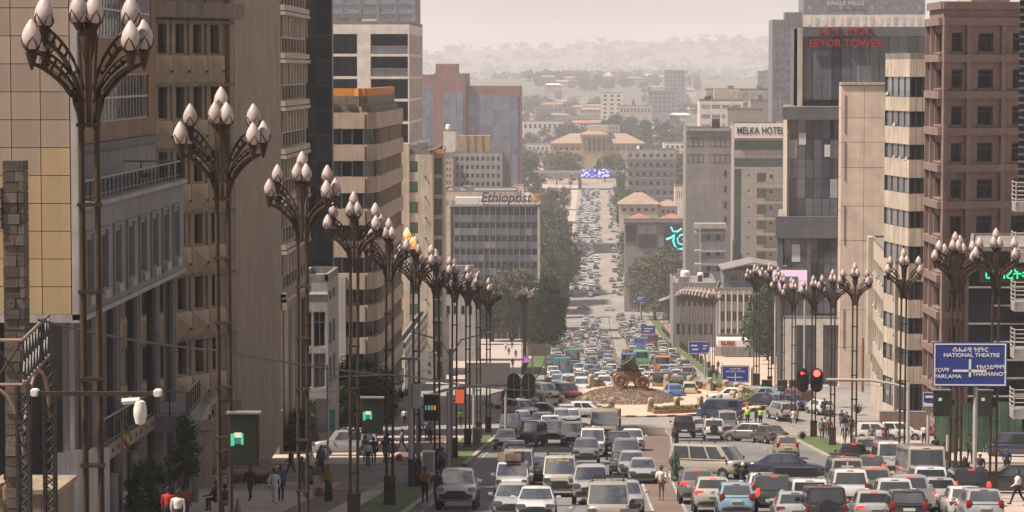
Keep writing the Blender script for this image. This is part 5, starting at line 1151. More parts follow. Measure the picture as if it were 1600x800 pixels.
def std(L, hw, zb, hood, cowl, belt, deck, yc, yd, nose=.62):
    f = L / 2
    return [(f, hw*.8, zb + .08, nose), (f - .08, hw*.93, zb, nose + .08), (f - .45, hw*.99, zb - .02, hood), (yc, hw, zb - .02, cowl), (0, hw, zb - .02, belt), (yd, hw, zb - .02, belt + .01), (-f + .45, hw*.985, zb, deck), (-f + .1, hw*.95, zb + .03, deck - .04), (-f, hw*.84, zb + .1, deck - .14)]
vehicle('sedan', std(4.45, .86, .24, .82, .92, .94, .99, 1.0, -1.35), Gh(1.12, -1.72, .8, .9, .3, -.95, .61, 1.42), .3, (1.35, -1.3), [(.16, .46), (.5, .8)], 4.45, .86, (.6, .68, .42, .15), (.62, .82, .4, .17), mir=(.75, 1.0))
vehicle('hatchback', std(3.85, .84, .24, .86, .97, .98, .98, 1.0, -1.3), Gh(1.2, -1.86, .79, .94, .35, -1.5, .62, 1.49), .29, (1.2, -1.2), [(.16, .5), (.54, .82)], 3.85, .84, (.58, .72, .4, .2), (.66, .92, .24, .36), mir=(.8, 1.03), rear=(.2, .9))
vehicle('crossover', std(4.4, .91, .3, .98, 1.08, 1.1, 1.08, 1.05, -1.5, .74), Gh(1.2, -2.08, .86, 1.05, .35, -1.5, .67, 1.6), .35, (1.35, -1.35), [(.14, .44), (.47, .75), (.78, .9)], 4.4, .91, (.66, .86, .4, .12), (.66, 1.0, .42, .14), mir=(.85, 1.12), plate=(.55, .85), rear=(.22, .88))
rails = MB()
for sg in (-.6, .6): rails.tube([(sg, .2, 1.83), (sg, .1, 1.88), (sg, -1.5, 1.88), (sg, -1.6, 1.83)], .02, 5, TRIM)
spare = MB(); spare.lathe([(0, -.1), (.34, -.1), (.36, 0), (.34, .1), (0, .1)], 16, (0, 0, 0), TRIM, 'x'); spare2 = MB().add(spare, Matrix.Translation((0, -2.42, .98)) @ Matrix.Rotation(R(90), 4, 'Z'))
vehicle('suv', std(4.7, .92, .36, 1.06, 1.14, 1.17, 1.16, 1.2, -1.8, .86), Gh(1.25, -2.26, .88, 1.12, .72, -2.05, .72, 1.8, .07), .38, (1.45, -1.4), [(.13, .4), (.43, .68), (.71, .95)], 4.7, .92, (.68, .92, .38, .2), (.76, 1.05, .2, .42), mir=(.95, 1.25), plate=(.62, .75), extra=[('roof_rail', rails, 40)], rear=(.12, .85))
vehicle('jeep', std(4.4, .86, .38, 1.06, 1.14, 1.16, 1.16, 1.1, -1.7, .9), Gh(1.1, -2.12, .84, 1.12, .75, -2.05, .74, 1.78, .05), .37, (1.35, -1.3), [(.13, .42), (.46, .7), (.74, .95)], 4.4, .86, (.62, .92, .28, .2), (.74, .98, .16, .3), mir=(.9, 1.22), extra=[('spare_wheel', spare2, 40)])
bed = MB(); bed.boxa(-.72, .72, -2.4, -.75, 1.01, 1.13, TRIM)
bedw = MB()
for x0, x1, y0, y1 in ((-.88, -.78, -2.5, -.7), (.78, .88, -2.5, -.7), (-.78, .78, -2.55, -2.45)): bedw.boxa(x0, x1, y0, y1, 1.0, 1.28, PAINT)
vehicle('pickup', [(2.6, .76, .5, .86), (2.5, .87, .4, .98), (2.05, .91, .38, 1.08), (1.35, .92, .38, 1.14), (0, .92, .38, 1.15), (-.7, .92, .38, 1.08), (-2.3, .91, .42, 1.06), (-2.6, .88, .5, 1.02)], Gh(1.3, -.72, .85, 1.1, .68, -.55, .68, 1.74, .07), .38, (1.6, -1.55), [(.14, .55), (.6, .92)], 5.2, .92, (.7, .93, .36, .2), (.84, 1.0, .12, .34), mir=(1.0, 1.25), plate=(.62, .62), extra=[('load_bed', bed, None), ('bed_wall', bedw, None)], rear=(.15, .85))
vst = lambda L, hw, zt, zb=.3, nose=.95: [(L/2, hw*.86, zb + .1, nose), (L/2 - .12, hw*.97, zb, nose + .12), (L/2 - .5, hw, zb, zt - .02), (0, hw, zb, zt), (-L/2 + .15, hw, zb, zt), (-L/2, hw*.95, zb + .08, zt - .02)]
rack = MB()
for sg in (-.62, -.2, .2, .62): rack.tube([(sg, .9, 2.16), (sg, -1.9, 2.16)], .022, 5, TRIM)
for y in (.9, -.1, -1.0, -1.9): rack.tube([(-.66, y, 2.16), (.66, y, 2.16)], .022, 5, TRIM); rack.tube([(-.62, y, 2.0), (-.62, y, 2.16)], .02, 4, TRIM); rack.tube([(.62, y, 2.0), (.62, y, 2.16)], .02, 4, TRIM)
vehicle('minibus', vst(4.7, .84, 1.12), Gh(2.0, -2.33, .83, 1.08, 1.25, -2.22, .74, 1.95, .1), .31, (1.55, -1.45), [(.08, .3), (.33, .62), (.65, .93)], 4.7, .84, (.6, .85, .36, .2), (.74, .95, .14, .5), mir=(1.75, 1.25), plate=(.5, .7), extra=[('roof_rack', rack, 40)], gy=.72)
vehicle('van', vst(4.2, .8, 1.1), Gh(1.75, -2.08, .79, 1.06, 1.1, -2.0, .7, 1.85, .1), .3, (1.3, -1.25), [(.08, .34), (.38, .64), (.68, .94)], 4.2, .8, (.56, .82, .32, .22), (.72, .95, .12, .42), mir=(1.5, 1.2), plate=(.5, .7), gy=.68)
vehicle('coaster', vst(6.4, 1.02, 1.35, .4, 1.1), Gh(3.05, -3.18, 1.01, 1.3, 2.65, -3.1, .94, 2.55, .08), .4, (2.0, -1.7), [(.06, .22), (.24, .42), (.44, .62), (.64, .8), (.82, .96)], 6.4, 1.02, (.74, .85, .36, .24), (.9, 1.0, .16, .5), mir=(2.9, 1.7), plate=(.55, .75), gy=.7)
vehicle('bus', vst(10.5, 1.24, 1.25, .35, 1.05), Gh(5.16, -5.2, 1.235, 1.15, 5.0, -5.12, 1.2, 3.0, .1), .48, (3.3, -2.9), [(.03 + .135 * k, .15 + .135 * k) for k in range(7)], 10.5, 1.24, (.92, .78, .4, .24), (1.05, 1.0, .2, .5), mir=(5.2, 2.2), plate=(.55, .8), wind=(.0, .72), rear=(.35, .85), gy=.72)
tb = MB(); tb.boxa(-1.15, 1.15, -3.6, 1.35, .95, 1.15, TRIM); tb.boxa(-1.2, 1.2, -3.6, 1.3, 1.15, 2.5, LUG)
vehicle('truck', vst(7.4, 1.15, 1.35, .5, 1.2)[:3] + [(1.5, 1.15, .5, 1.35), (1.35, 1.12, .5, 1.33)], Gh(3.62, 1.4, 1.14, 1.3, 3.45, 1.42, 1.08, 2.5, .08), .48, (2.7, -2.4), [(.12, .6)], 7.4, 1.15, (.88, .82, .36, .24), (.95, .9, .2, .2), mir=(3.7, 1.9), plate=(.6, .8), extra=[('cargo_bed', tb, None)], wind=(.06, .86), gy=.95)
PC = dict(white=(.64, .63, .61), silver=(.35, .345, .345), grey=(.16, .155, .155), darkgrey=(.07, .068, .07), black=(.015, .015, .016), beige=(.34, .3, .245), blue=(.035, .055, .13), navy=(.02, .028, .06), paleblue=(.22, .36, .46), red=(.22, .025, .028), maroon=(.14, .02, .025),
          green=(.05, .22, .1), teal=(.05, .2, .22), gold=(.4, .31, .2), yellow=(.55, .48, .3), orange=(.5, .2, .06), brown=(.2, .13, .1), darkgreen=(.03, .05, .04), cream=(.44, .395, .325), busblue=(.06, .16, .42), busgreen=(.12, .4, .2))
brake = {}
def car(kind, colour, px, py, head, label, lod=0, end=True, lit=False, group=None, name=None, pos=None):
    """head 0 = driving away from the camera, 180 = towards it; px, py = foot of the visible end"""
    T = VT[kind]; rz = R(head)
    if pos is None:
        p = hit(px, py); fwd = Vector((-math.sin(rz), math.cos(rz)))
        dd = (T['L'] / 2 * abs(math.cos(rz)) + T['hw'] * abs(math.sin(rz))) if end else T['hw']
        x, y = p.x + (p.x / p.y) * dd, p.y + dd
    else: x, y = pos
    z = gz(y) + .045; rot = (Matrix.Rotation(slope(y), 3, 'X') @ Matrix.Rotation(rz, 3, 'Z')).to_euler()
    c = (*[q * .9 for q in PC[colour]], 1); nm = name or dict(sedan='sedan_car', hatchback='hatchback_car', crossover='crossover_car', suv='suv_car', jeep='jeep', pickup='pickup_truck', coaster='minibus', truck='cargo_truck').get(kind, kind)
    cat = dict(sedan='car', hatchback='car', crossover='car', suv='car', jeep='car', pickup='pickup', coaster='minibus').get(kind, kind)
    if lod == 2:
        o = tag(put(nm, T['far'], None, (x, y, z), rot=rot), label, cat, group); o.color = c; o.scale = (rnd.uniform(.95, 1.05), rnd.uniform(.94, 1.06), rnd.uniform(.94, 1.06)); return o
    o = thing(nm, label, cat, (x, y, z), group=group, rot=rot); o.scale = (rnd.uniform(.96, 1.04), rnd.uniform(.95, 1.05), rnd.uniform(.95, 1.05))
    for pn, me, off in T['parts']:
        if lod == 1 and pn in ('licence_plate', 'high_brake_light', 'grille', 'mirror'): continue
        if lit and pn in ('tail_light', 'high_brake_light'):
            me = brake.get(me.name) or brake.setdefault(me.name, me.copy())
            me.materials[TAIL] = CMAT[LIT]
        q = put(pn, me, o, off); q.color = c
    return o
NEAR = """pickup silver 716 800 180 silver pickup alone in the kerb lane beside the grass strip
hatchback white 790 704 180 small white hatchback beside the dark grey van
hatchback silver 803 731 180 small silver hatchback following the white hatchback in the kerb lane
van darkgrey 831 700 168 dark grey van pulling across beside the small white hatchback
minibus beige 810 766 180 dusty beige minibus between the silver hatchback and the racked jeep
jeep white 801 784 180 white jeep with a roof load just ahead of the beige minibus
sedan silver 801 812 180 silver sedan leading the kerb-lane queue behind the silver pickup
sedan white 838 816 180 white sedan beside the leading silver sedan
sedan navy 850 762 180 dark blue-grey sedan tucked behind the taxi van with amber lettering
minibus cream 875 779 180 cream taxi van with amber lettering across its windscreen
suv silver 923 791 180 silver off-roader with black grille, square headlights and a front plate
sedan silver 976 809 180 silver sedan at the head of the lane next to the paper seller
minibus beige 950 834 180 beige van of which only the roof shows
crossover grey 916 728 180 grey crossover with a black nose ahead of the white minibus
minibus white 926 716 180 white minibus right behind the grey crossover
crossover black 966 714 180 black crossover in front of the tipper truck
truck beige 946 692 178 tan tipper truck with a huge flat windscreen
pickup white 868 697 176 white pickup between the dark grey van and the small white van
van white 893 699 180 small white van beside the white pickup
hatchback white 988 706 180 white hatchback behind the black crossover by the brown median
suv grey 978 735 180 grey off-roader halfway down the median lane
sedan black 974 746 180 black sedan nosing out beside the silver queue
hatchback silver 987 748 180 silver hatchback second in the median lane
sedan silver 1004 758 180 silver sedan leading the median lane near the paper seller
sedan silver 816 670 182 silver-grey sedan coming off the roundabout behind the dark van
minibus darkgrey 797 684 180 dark minibus at the back of the kerb lane
jeep white 846 678 175 white jeep leaving the roundabout behind the dark van
van white 860 684 180 white van squeezed behind the white pickup
hatchback silver 877 668 185 silver hatchback turning out of the roundabout
sedan white 893 668 180 white sedan behind the silver hatchback at the roundabout exit
sedan white 884 661 190 white sedan farthest back at the roundabout exit
suv white 814 658 212 white off-roader swinging round the roundabout near the signal backs
sedan darkgrey 851 656 258 dark grey sedan circling the roundabout side-on
hatchback white 918 655 262 white hatchback circling the roundabout in front of the mound
suv red 884 631 200 red off-roader entering the roundabout below the mound
suv white 850 630 215 white off-roader entering the roundabout beside the red one
pickup black 1068 686 0 black pickup waiting at the roundabout entry
hatchback silver 1094 682 0 small silver car between the black pickup and the white jeep
jeep white 1114 689 0 white jeep waiting at the roundabout entry
minibus silver 1135 678 0 silver minibus ahead of the white jeep
van blue 1124 658 80 blue van passing side-on in front of the silver minibus
hatchback grey 1168 692 62 grey hatchback turning across the roundabout entry
sedan darkgrey 1201 695 20 dark grey sedan by the first lamps at the roundabout
minibus cream 1108 751 232 cream minibus with a long roof rack crossing between the lanes
crossover grey 1088 790 0 grey crossover braking beside the cream minibus
crossover cream 1112 806 0 cream crossover between the grey one and the pale blue hatchback
hatchback paleblue 1148 813 0 pale blue hatchback at the front of the queue
hatchback white 1191 792 0 white hatchback with bright brake lights beside the pale blue one
suv darkgreen 1206 809 0 dark green off-roader beside the covered pickup
sedan navy 1230 752 262 navy sedan crossing the queue side-on
hatchback gold 1228 719 0 gold hatchback alone near the grass strip kerb
pickup darkgrey 1238 802 0 grey pickup with a high boxed load
van white 1260 817 0 white van of which mainly the roof shows
minibus beige 1318 776 0 beige minibus with a white cross on its back window
hatchback darkgrey 1358 758 0 dark grey hatchback braking beside the white van
suv white 1323 801 0 white off-roader behind the beige minibus with the cross
pickup beige 1364 796 0 beige pickup just behind the dark grey hatchback
pickup black 1333 740 0 black pickup by the end of the grass strip
suv beige 1352 729 0 beige off-roader at the end of the grass strip
minibus white 1386 746 0 white minibus ahead of the dark grey hatchback
jeep black 1285 832 0 black jeep with a red high brake light at the bottom of the queue
sedan silver 1240 827 0 silver sedan beside the black jeep
sedan silver 1362 827 0 silver sedan behind the beige pickup
pickup white 1396 821 0 white pickup beside the silver sedan at the queue front
coaster cream 1437 778 0 tall cream minibus standing above the cars around it
suv white 1446 791 0 white off-roader with a roof rack tight behind the tall cream minibus
sedan silver 1465 801 0 silver sedan between the racked white off-roader and the black one
suv black 1510 798 0 black off-roader with glowing orange-red tail lights
sedan white 1505 819 0 white sedan behind the black off-roader
hatchback silver 1530 827 0 silver hatchback at the edge of the queue by the black off-roader
pickup silver 1420 813 0 silver pickup left of the silver sedan
hatchback black 1413 830 0 black hatchback low at the front of the queue
sedan black 1580 776 92 black sedan parked side-on by the striding man in white
sedan navy 1479 767 5 dark blue sedan half hidden behind the lamp post bases
hatchback white 1368 692 270 white hatchback parked side-on beyond the queue near the brown wall
hatchback white 1408 691 262 second white hatchback parked beside the brown wall
van navy 1592 719 60 dark blue van parked by the green fence
hatchback white 1281 651 20 white hatchback crossing toward the dark tower beside a motorcycle
van red 1246 642 25 red van on the side street below the dark tower
sedan blue 1233 645 40 blue sedan beside the red van
suv silver 1222 661 15 silver off-roader between the corner lamps
sedan white 1140 631 80 white sedan beyond the stone markers
sedan paleblue 1190 630 95 pale blue sedan passing beyond the corner lamps
sedan navy 1186 641 85 navy sedan behind the thick double lamp
suv silver 540 716 92 silver off-roader standing side-on among the pedestrians
sedan maroon 378 762 110 dark red car half hidden behind the lamp screen
sedan black 270 764 70 black car under the terrace beside the shrub
sedan busblue 1052 627 8 blue taxi sedan leaving the roundabout
hatchback yellow 1077 624 0 pale yellow hatchback leaving the roundabout
sedan brown 1058 612 0 brown sedan ahead of the pale yellow hatchback
hatchback darkgreen 1069 606 0 dark green hatchback beside the grass strip downhill of the roundabout
crossover black 1032 607 0 black crossover on the way down from the roundabout
pickup white 1057 599 0 white pickup ahead of the brown sedan
jeep red 1042 602 0 red jeep between the black crossover and the white pickup
hatchback silver 1022 600 0 silver hatchback ahead of the black crossover
sedan white 1012 598 0 white sedan just below the cannon
hatchback white 1000 593 0 white hatchback beside the blue bus
jeep white 1047 588 0 white jeep next to the orange bus
hatchback white 909 617 180 white sedan coming up to the roundabout past the mound
hatchback white 888 611 180 white hatchback behind the red off-roader
sedan white 944 613 180 white sedan beside the mound edge
hatchback white 938 606 180 white hatchback second beside the mound
sedan paleblue 872 610 180 pale blue sedan by the tree-side kerb
sedan teal 888 602 180 dark teal sedan behind the pale blue one
sedan silver 905 605 180 silver sedan behind the white sedan in the middle lane
van white 867 601 180 white van ahead of the teal bus
sedan maroon 925 599 180 dark red sedan in the median lane below the mound
hatchback white 944 596 180 white hatchback third beside the mound
suv white 905 587 180 white off-roader beside the teal bus
sedan white 931 584 180 white sedan behind the dark red one
bus teal 878 591 180 teal bus near the tree-side kerb
bus green 895 573 180 dark green bus behind the teal bus
bus busblue 982 581 0 blue bus with a loaded roof just beyond the cannon
bus busgreen 1001 577 0 light green bus beside the blue bus
bus orange 1034 586 0 orange bus heading downhill past the grass strip
bus busblue 999 549 0 tall blue bus in the middle of the downhill lanes
bus red 1019 545 0 dark red bus next to the tall blue bus"""
RANK = ['car']
placed = []
for ln in NEAR.split('\n'):
    k, col_, px, py, hd, lab = ln.split(' ', 5); px, py, hd = float(px), float(py), float(hd)
    o = car(k, col_, px, py, hd, lab, 0 if py > 640 else 1, lit=(hd == 0 and py > 735 and col_ != 'gold') and rnd.random() < .5 or lab.startswith('black off-roader with') or 'braking' in lab, group='traffic around the roundabout' if py <= 700 else 'traffic queueing uphill of the roundabout')
    placed.append((o.location.x, o.location.y, VT[k]['L']))
    if lab.startswith('cream taxi'):
        for q in range(7): mb = MB(); mb.box((-.42 + .13 * q + (.12 if q > 4 else 0), 1.53, 1.76), (.1, .03, .13 - .03 * (q % 3)), AMB); mb.obj('amber_mark', CMAT, o)
    if 'cross on' in lab:
        mb = MB(); mb.boxa(-.04, .04, -2.38, -2.35, 1.2, 1.8); mb.boxa(-.3, .3, -2.38, -2.35, 1.52, 1.6); mb.obj('cross_decal', CMAT[PLATE], o)
    if 'boxed load' in lab: mb = MB(); mb.boxa(-.95, .95, -2.6, -.75, 1.3, 1.95); mb.boxa(-.97, .97, -2.64, -2.6, 1.3, 1.6); mb.obj('load_box', CMAT[TRIM], o)
    if 'loaded roof' in lab or 'roof load' in lab:
        h0 = 3.05 if k == 'bus' else 1.86
        for q in range(9 if h0 > 3 else 3): mb = MB(); mb.box((rnd.uniform(-.6, .6) * (1 if h0 > 3 else .6), rnd.uniform(-3.5, 3.5) * (1 if h0 > 3 else .25), h0 + .2), (rnd.uniform(.5, 1), rnd.uniform(.5, 1.1), rnd.uniform(.25, .55)), LUG, rnd.uniform(0, 1)); mb.obj('luggage', CMAT, o)
# traffic downhill and on the far slope: lanes of single vehicles
kinds = ['sedan'] * 5 + ['hatchback'] * 5 + ['minibus'] * 4 + ['suv', 'suv', 'crossover', 'pickup', 'van', 'jeep']
cols_ = ['white'] * 10 + ['silver'] * 8 + ['grey', 'darkgrey', 'black'] + ['grey', 'darkgrey', 'black', 'paleblue', 'navy', 'red', 'beige', 'gold', 'teal', 'cream']
kn = dict(sedan='sedan', hatchback='hatchback', minibus='minibus', suv='off-roader', crossover='crossover', pickup='pickup', van='van', jeep='jeep'); cn_ = dict(darkgrey='dark grey', paleblue='pale blue', cream='cream')
def fill(x_at, Ya, Yb, gap, head, where, group, jit=.75):
    Y = Ya + rnd.uniform(0, gap)
    while Y < Yb:
        k, c = rnd.choice(kinds), rnd.choice(cols_); x = x_at(Y) + rnd.uniform(-jit, jit)
        if not any(abs(x - a) < 2.0 and abs(Y - b_) < (l + VT[k]['L']) / 2 + .8 for a, b_, l in placed):
            car(k, c, 0, 0, head + rnd.uniform(-2, 2), f'{cn_.get(c, c)} {kn[k]} {where}', 2, group=group, pos=(x, Y), lit=False); placed.append((x, Y, VT[k]['L']))
        Y += VT[k]['L'] + gap * rnd.uniform(.15, 2.0)
for q, x in enumerate((-8.2, -5.0, -1.7, 1.0)):
    fill(lambda Y, x=x: x * (1 if x > 0 else abs(xl(Y)) / 10), 420, 760, 8, 180, 'coming uphill between the avenue trees and the roundabout', 'uphill traffic below the roundabout')
    if q in (1, 2): fill(lambda Y, x=x: x, 790, 950, 16, 180, 'coming up from the far crossing', 'uphill traffic near the far crossing')
for x in (6.6, 10.0, 13.2):
    fill(lambda Y, x=x: x, 420, 740, 8, 0, 'driving downhill toward the far crossing', 'downhill traffic below the roundabout')
    fill(lambda Y, x=x: x * .95, 740, 945, 9, 0, 'waiting at the far crossing below the buses', 'downhill traffic near the far crossing')
for x in (-9.6, -7.0, -4.4, -1.7): fill(lambda Y, x=x: x, 1040, 1360, 8, 180, 'coming down the far slope in the tree-side queue', 'far slope traffic, tree side'); fill(lambda Y, x=x: x, 1370, 1490, 22, 180, 'coming down the far slope below the flyover', 'far slope traffic near the flyover')
for x in (4.4, 7.0, 9.6): fill(lambda Y, x=x: x, 1045, 1220, 12, 0, 'climbing the far slope beside the screen building', 'far slope traffic, shop side'); fill(lambda Y, x=x: x, 1240, 1480, 16, 0, 'climbing the far slope toward the flyover', 'far slope traffic near the flyover')
for k, (x, Y, h) in enumerate(((-14, 999, 90), (-6, 996, 85), (3, 990, 272), (18, 994, 268), (-22, 1005, 80))): car(['suv', 'sedan', 'hatchback', 'van', 'sedan'][k], ['darkgrey', 'silver', 'white', 'navy', 'white'][k], 0, 0, h, ['dark grey off-roader', 'silver sedan', 'white hatchback', 'navy van', 'white sedan'][k] + ' crossing side-on at the far junction', 2, pos=(x, Y), group='crossing traffic at the far junction')
# ------------------------------------------------------------------ people
SKIN = mat('brown_skin', (.12, .065, .04), .6, var=.1); HAIR = mat('black_hair', (.012, .01, .01), .8, var=.2); SHOE = mat('dark_shoes', (.03, .025, .022), .6, var=.2)
cloth = {k: mat('cloth_' + k, c, .9, var=.15, scale=6) for k, c in dict(black=(.02, .02, .022), white=(.62, .6, .58), red=(.4, .025, .025), rust=(.3, .07, .03), navy=(.025, .03, .07), grey=(.14, .14, .14), tan=(.32, .25, .18), khaki=(.2, .15, .09), mustard=(.26, .17, .03), blue=(.06, .09, .25), purple=(.2, .09, .22), green=(.06, .09, .06), hivis=(.45, .75, .05), orange=(.5, .2, .04), maroon=(.12, .025, .03), pale=(.45, .38, .33)).items()}
def rotx(v, a): return Vector((v[0], v[1] * math.cos(a) - v[2] * math.sin(a), v[1] * math.sin(a) + v[2] * math.cos(a)))
def person_mesh(legs, arms, robe=False, shawl=False, sit=False, out=0):
    """legs: (hip, knee) degrees per side; arms: (shoulder, elbow); one continuous skin"""
    seg = []  # (a, b, ra, rb, zone): 0 skin 1 hair 2 top 3 bottom 4 shoes
    pz = .93; P_ = Vector((0, 0, pz))
    seg += [((0, 0, pz - .02), (0, 0, pz + .16), .155, .145, 3), ((0, 0, pz + .14), (0, .0, pz + .36), .15, .165, 2), ((-.11, 0, pz + .42), (.11, 0, pz + .42), .1, .1, 2), ((0, 0, pz + .46), (0, .01, pz + .6), .06, .055, 0)]
    seg += [((0, .015, pz + .635), (0, .015, pz + .7), .08, .095, 0), ((0, -.012, pz + .69), (0, .0, pz + .74), .098, .085, 1), ((0, .1, pz + .655), (0, .112, pz + .635), .016, .022, 0), ((.09, 0, pz + .65), (.1, 0, pz + .68), .02, .02, 0), ((-.09, 0, pz + .65), (-.1, 0, pz + .68), .02, .02, 0)]
    low = 0
    for sg, (hip, knee) in zip((-1, 1), legs):
        h = Vector((sg * .09, 0, pz)); k_ = h + rotx((0, 0, -.44), R(hip)); a = k_ + rotx((0, 0, -.42), R(hip - knee)); t = a + rotx((0, .14, -.045), R(hip - knee) * .6)
        seg += [(h, k_, .095, .065, 3), (k_, a, .062, .045, 3), (a + Vector((0, -.03, -.03)), t, .045, .035, 4)]; low = min(low, a.z - .07, t.z - .035) if low else min(a.z - .07, t.z - .035)
    hands = []
    for sg, (sh, el) in zip((-1, 1), arms):
        s_ = Vector((sg * .2, 0, pz + .43)); e = s_ + rotx((sg * (.05 + out), 0, -.28), R(sh)); w_ = e + rotx((sg * (-.02 + out), 0, -.25), R(sh + el)); seg += [(s_, e, .062, .047, 2), (e, w_, .045, .034, 2)]
        d = (w_ - e).normalized(); p = w_ + d * .08; seg.append((w_, p, .03, .034, 0)); hands.append((w_, d, p, sg))
    if robe: seg += [((0, 0, pz), (0, 0, .5), .17, .2, 3), ((0, 0, .5), (0, -.01, low + .14), .2, .24, 3)]
    if shawl: seg += [((0, -.01, pz + .68), (0, -.03, pz + .45), .12, .17, 2), ((-.12, 0, pz + .42), (-.2, .02, pz + .05), .12, .13, 2), ((.12, 0, pz + .42), (.2, .02, pz + .05), .12, .13, 2), ((0, -.06, pz + .4), (0, -.06, pz + .0), .16, .19, 2)]
    mb = MB()
    for a, b, ra, rb, zn in seg:
        a, b = Vector(a), Vector(b); d = (b - a).normalized()
        mb.tube([a - d * ra * .9, a - d * ra * .5, a, b, b + d * rb * .5, b + d * rb * .9], [ra * .4, ra * .86, ra, rb, rb * .86, rb * .4], 10)
    me = mb.mesh('tmp', []); o = bpy.data.objects.new('tmp', me); link(o); md = o.modifiers.new('r', 'REMESH'); md.mode = 'VOXEL'; md.voxel_size = .021
    m2 = o.modifiers.new('s', 'SMOOTH'); m2.factor = .5; m2.iterations = 2
    ev = bpy.data.meshes.new_from_object(o.evaluated_get(bpy.context.evaluated_depsgraph_get())); bpy.data.objects.remove(o)
    out_ = MB(); out_.v = [tuple(v.co) for v in ev.vertices]; out_.f = [tuple(p.vertices) for p in ev.polygons]; out_.m = [0] * len(out_.f)
    S = [(Vector(a), Vector(b), ra, rb, zn) for a, b, ra, rb, zn in seg]
    for i, p in enumerate(ev.polygons):
        c = p.center; best = 9
        for a, b, ra, rb, zn in S:
            ab = b - a; t = max(0, min(1, (c - a).dot(ab) / max(1e-6, ab.length_squared))); q = (c - (a + ab * t)).length - lr(ra, rb, t)
            if q < best: best = q; out_.m[i] = zn
    for w_, d, p, sg in hands:  # four fingers and a thumb, gently curled
        sd_ = Vector((0, 1, 0)).cross(d).normalized(); fw = d.cross(sd_).normalized()
        for k in range(4): q = p + fw * (.024 - .016 * k); L_ = (.07, .08, .075, .06)[k]; out_.tube([q, q + d * L_ * .5, q + d * L_ * .9 + sd_ * -.02 * sg], [.009, .009, .007], 5)
        q = p - d * .05 + fw * .03; out_.tube([q, q + fw * .025 + d * .03, q + fw * .03 + d * .06], [.011, .01, .008], 5)
    out_.v = [(x, y, z - low) for x, y, z in out_.v]
    bpy.data.meshes.remove(ev)
    r = out_.mesh('person', [SKIN, HAIR, cloth['black'], cloth['navy'], SHOE], 80); r.polygons.foreach_set('use_smooth', [True] * len(r.polygons)); return r
PM = dict(stand=person_mesh([(2, 2), (-2, 1)], [(4, 12), (-3, 12)]), walk=person_mesh([(24, 4), (-16, 22)], [(-20, 20), (22, 25)]), stride=person_mesh([(-20, 14), (26, 6)], [(26, 30), (-24, 18)]),
          robe=person_mesh([(8, 2), (-6, 8)], [(8, 35), (6, 40)], True, True), skirt=person_mesh([(12, 4), (-10, 12)], [(10, 25), (-12, 20)], True), carry=person_mesh([(3, 2), (-4, 3)], [(28, 75), (25, 80)]), point=person_mesh([(16, 4), (-12, 14)], [(8, 12), (60, 25)], out=.05), sit=person_mesh([(85, 88), (82, 85)], [(30, 45), (26, 50)]))
def person(pose, px, py, face, top, bot, label, group='pedestrians', sc_=1.0, pos=None, lift=.16, hair=None, z=None):
    p = hit(px, py, lift) if pos is None else Vector((pos[0], pos[1], gz(pos[1])))
    zz = p.z + lift if z is None else z
    o = put('person', PM[pose], None, (p.x, p.y, zz), R(face), scale=(sc_,) * 3); tag(o, label, 'person', group)
    for i, m_ in ((2, cloth[top]), (3, cloth[bot]), (1, cloth[hair] if hair else HAIR)): o.material_slots[i].link = 'OBJECT'; o.material_slots[i].material = m_
    return o
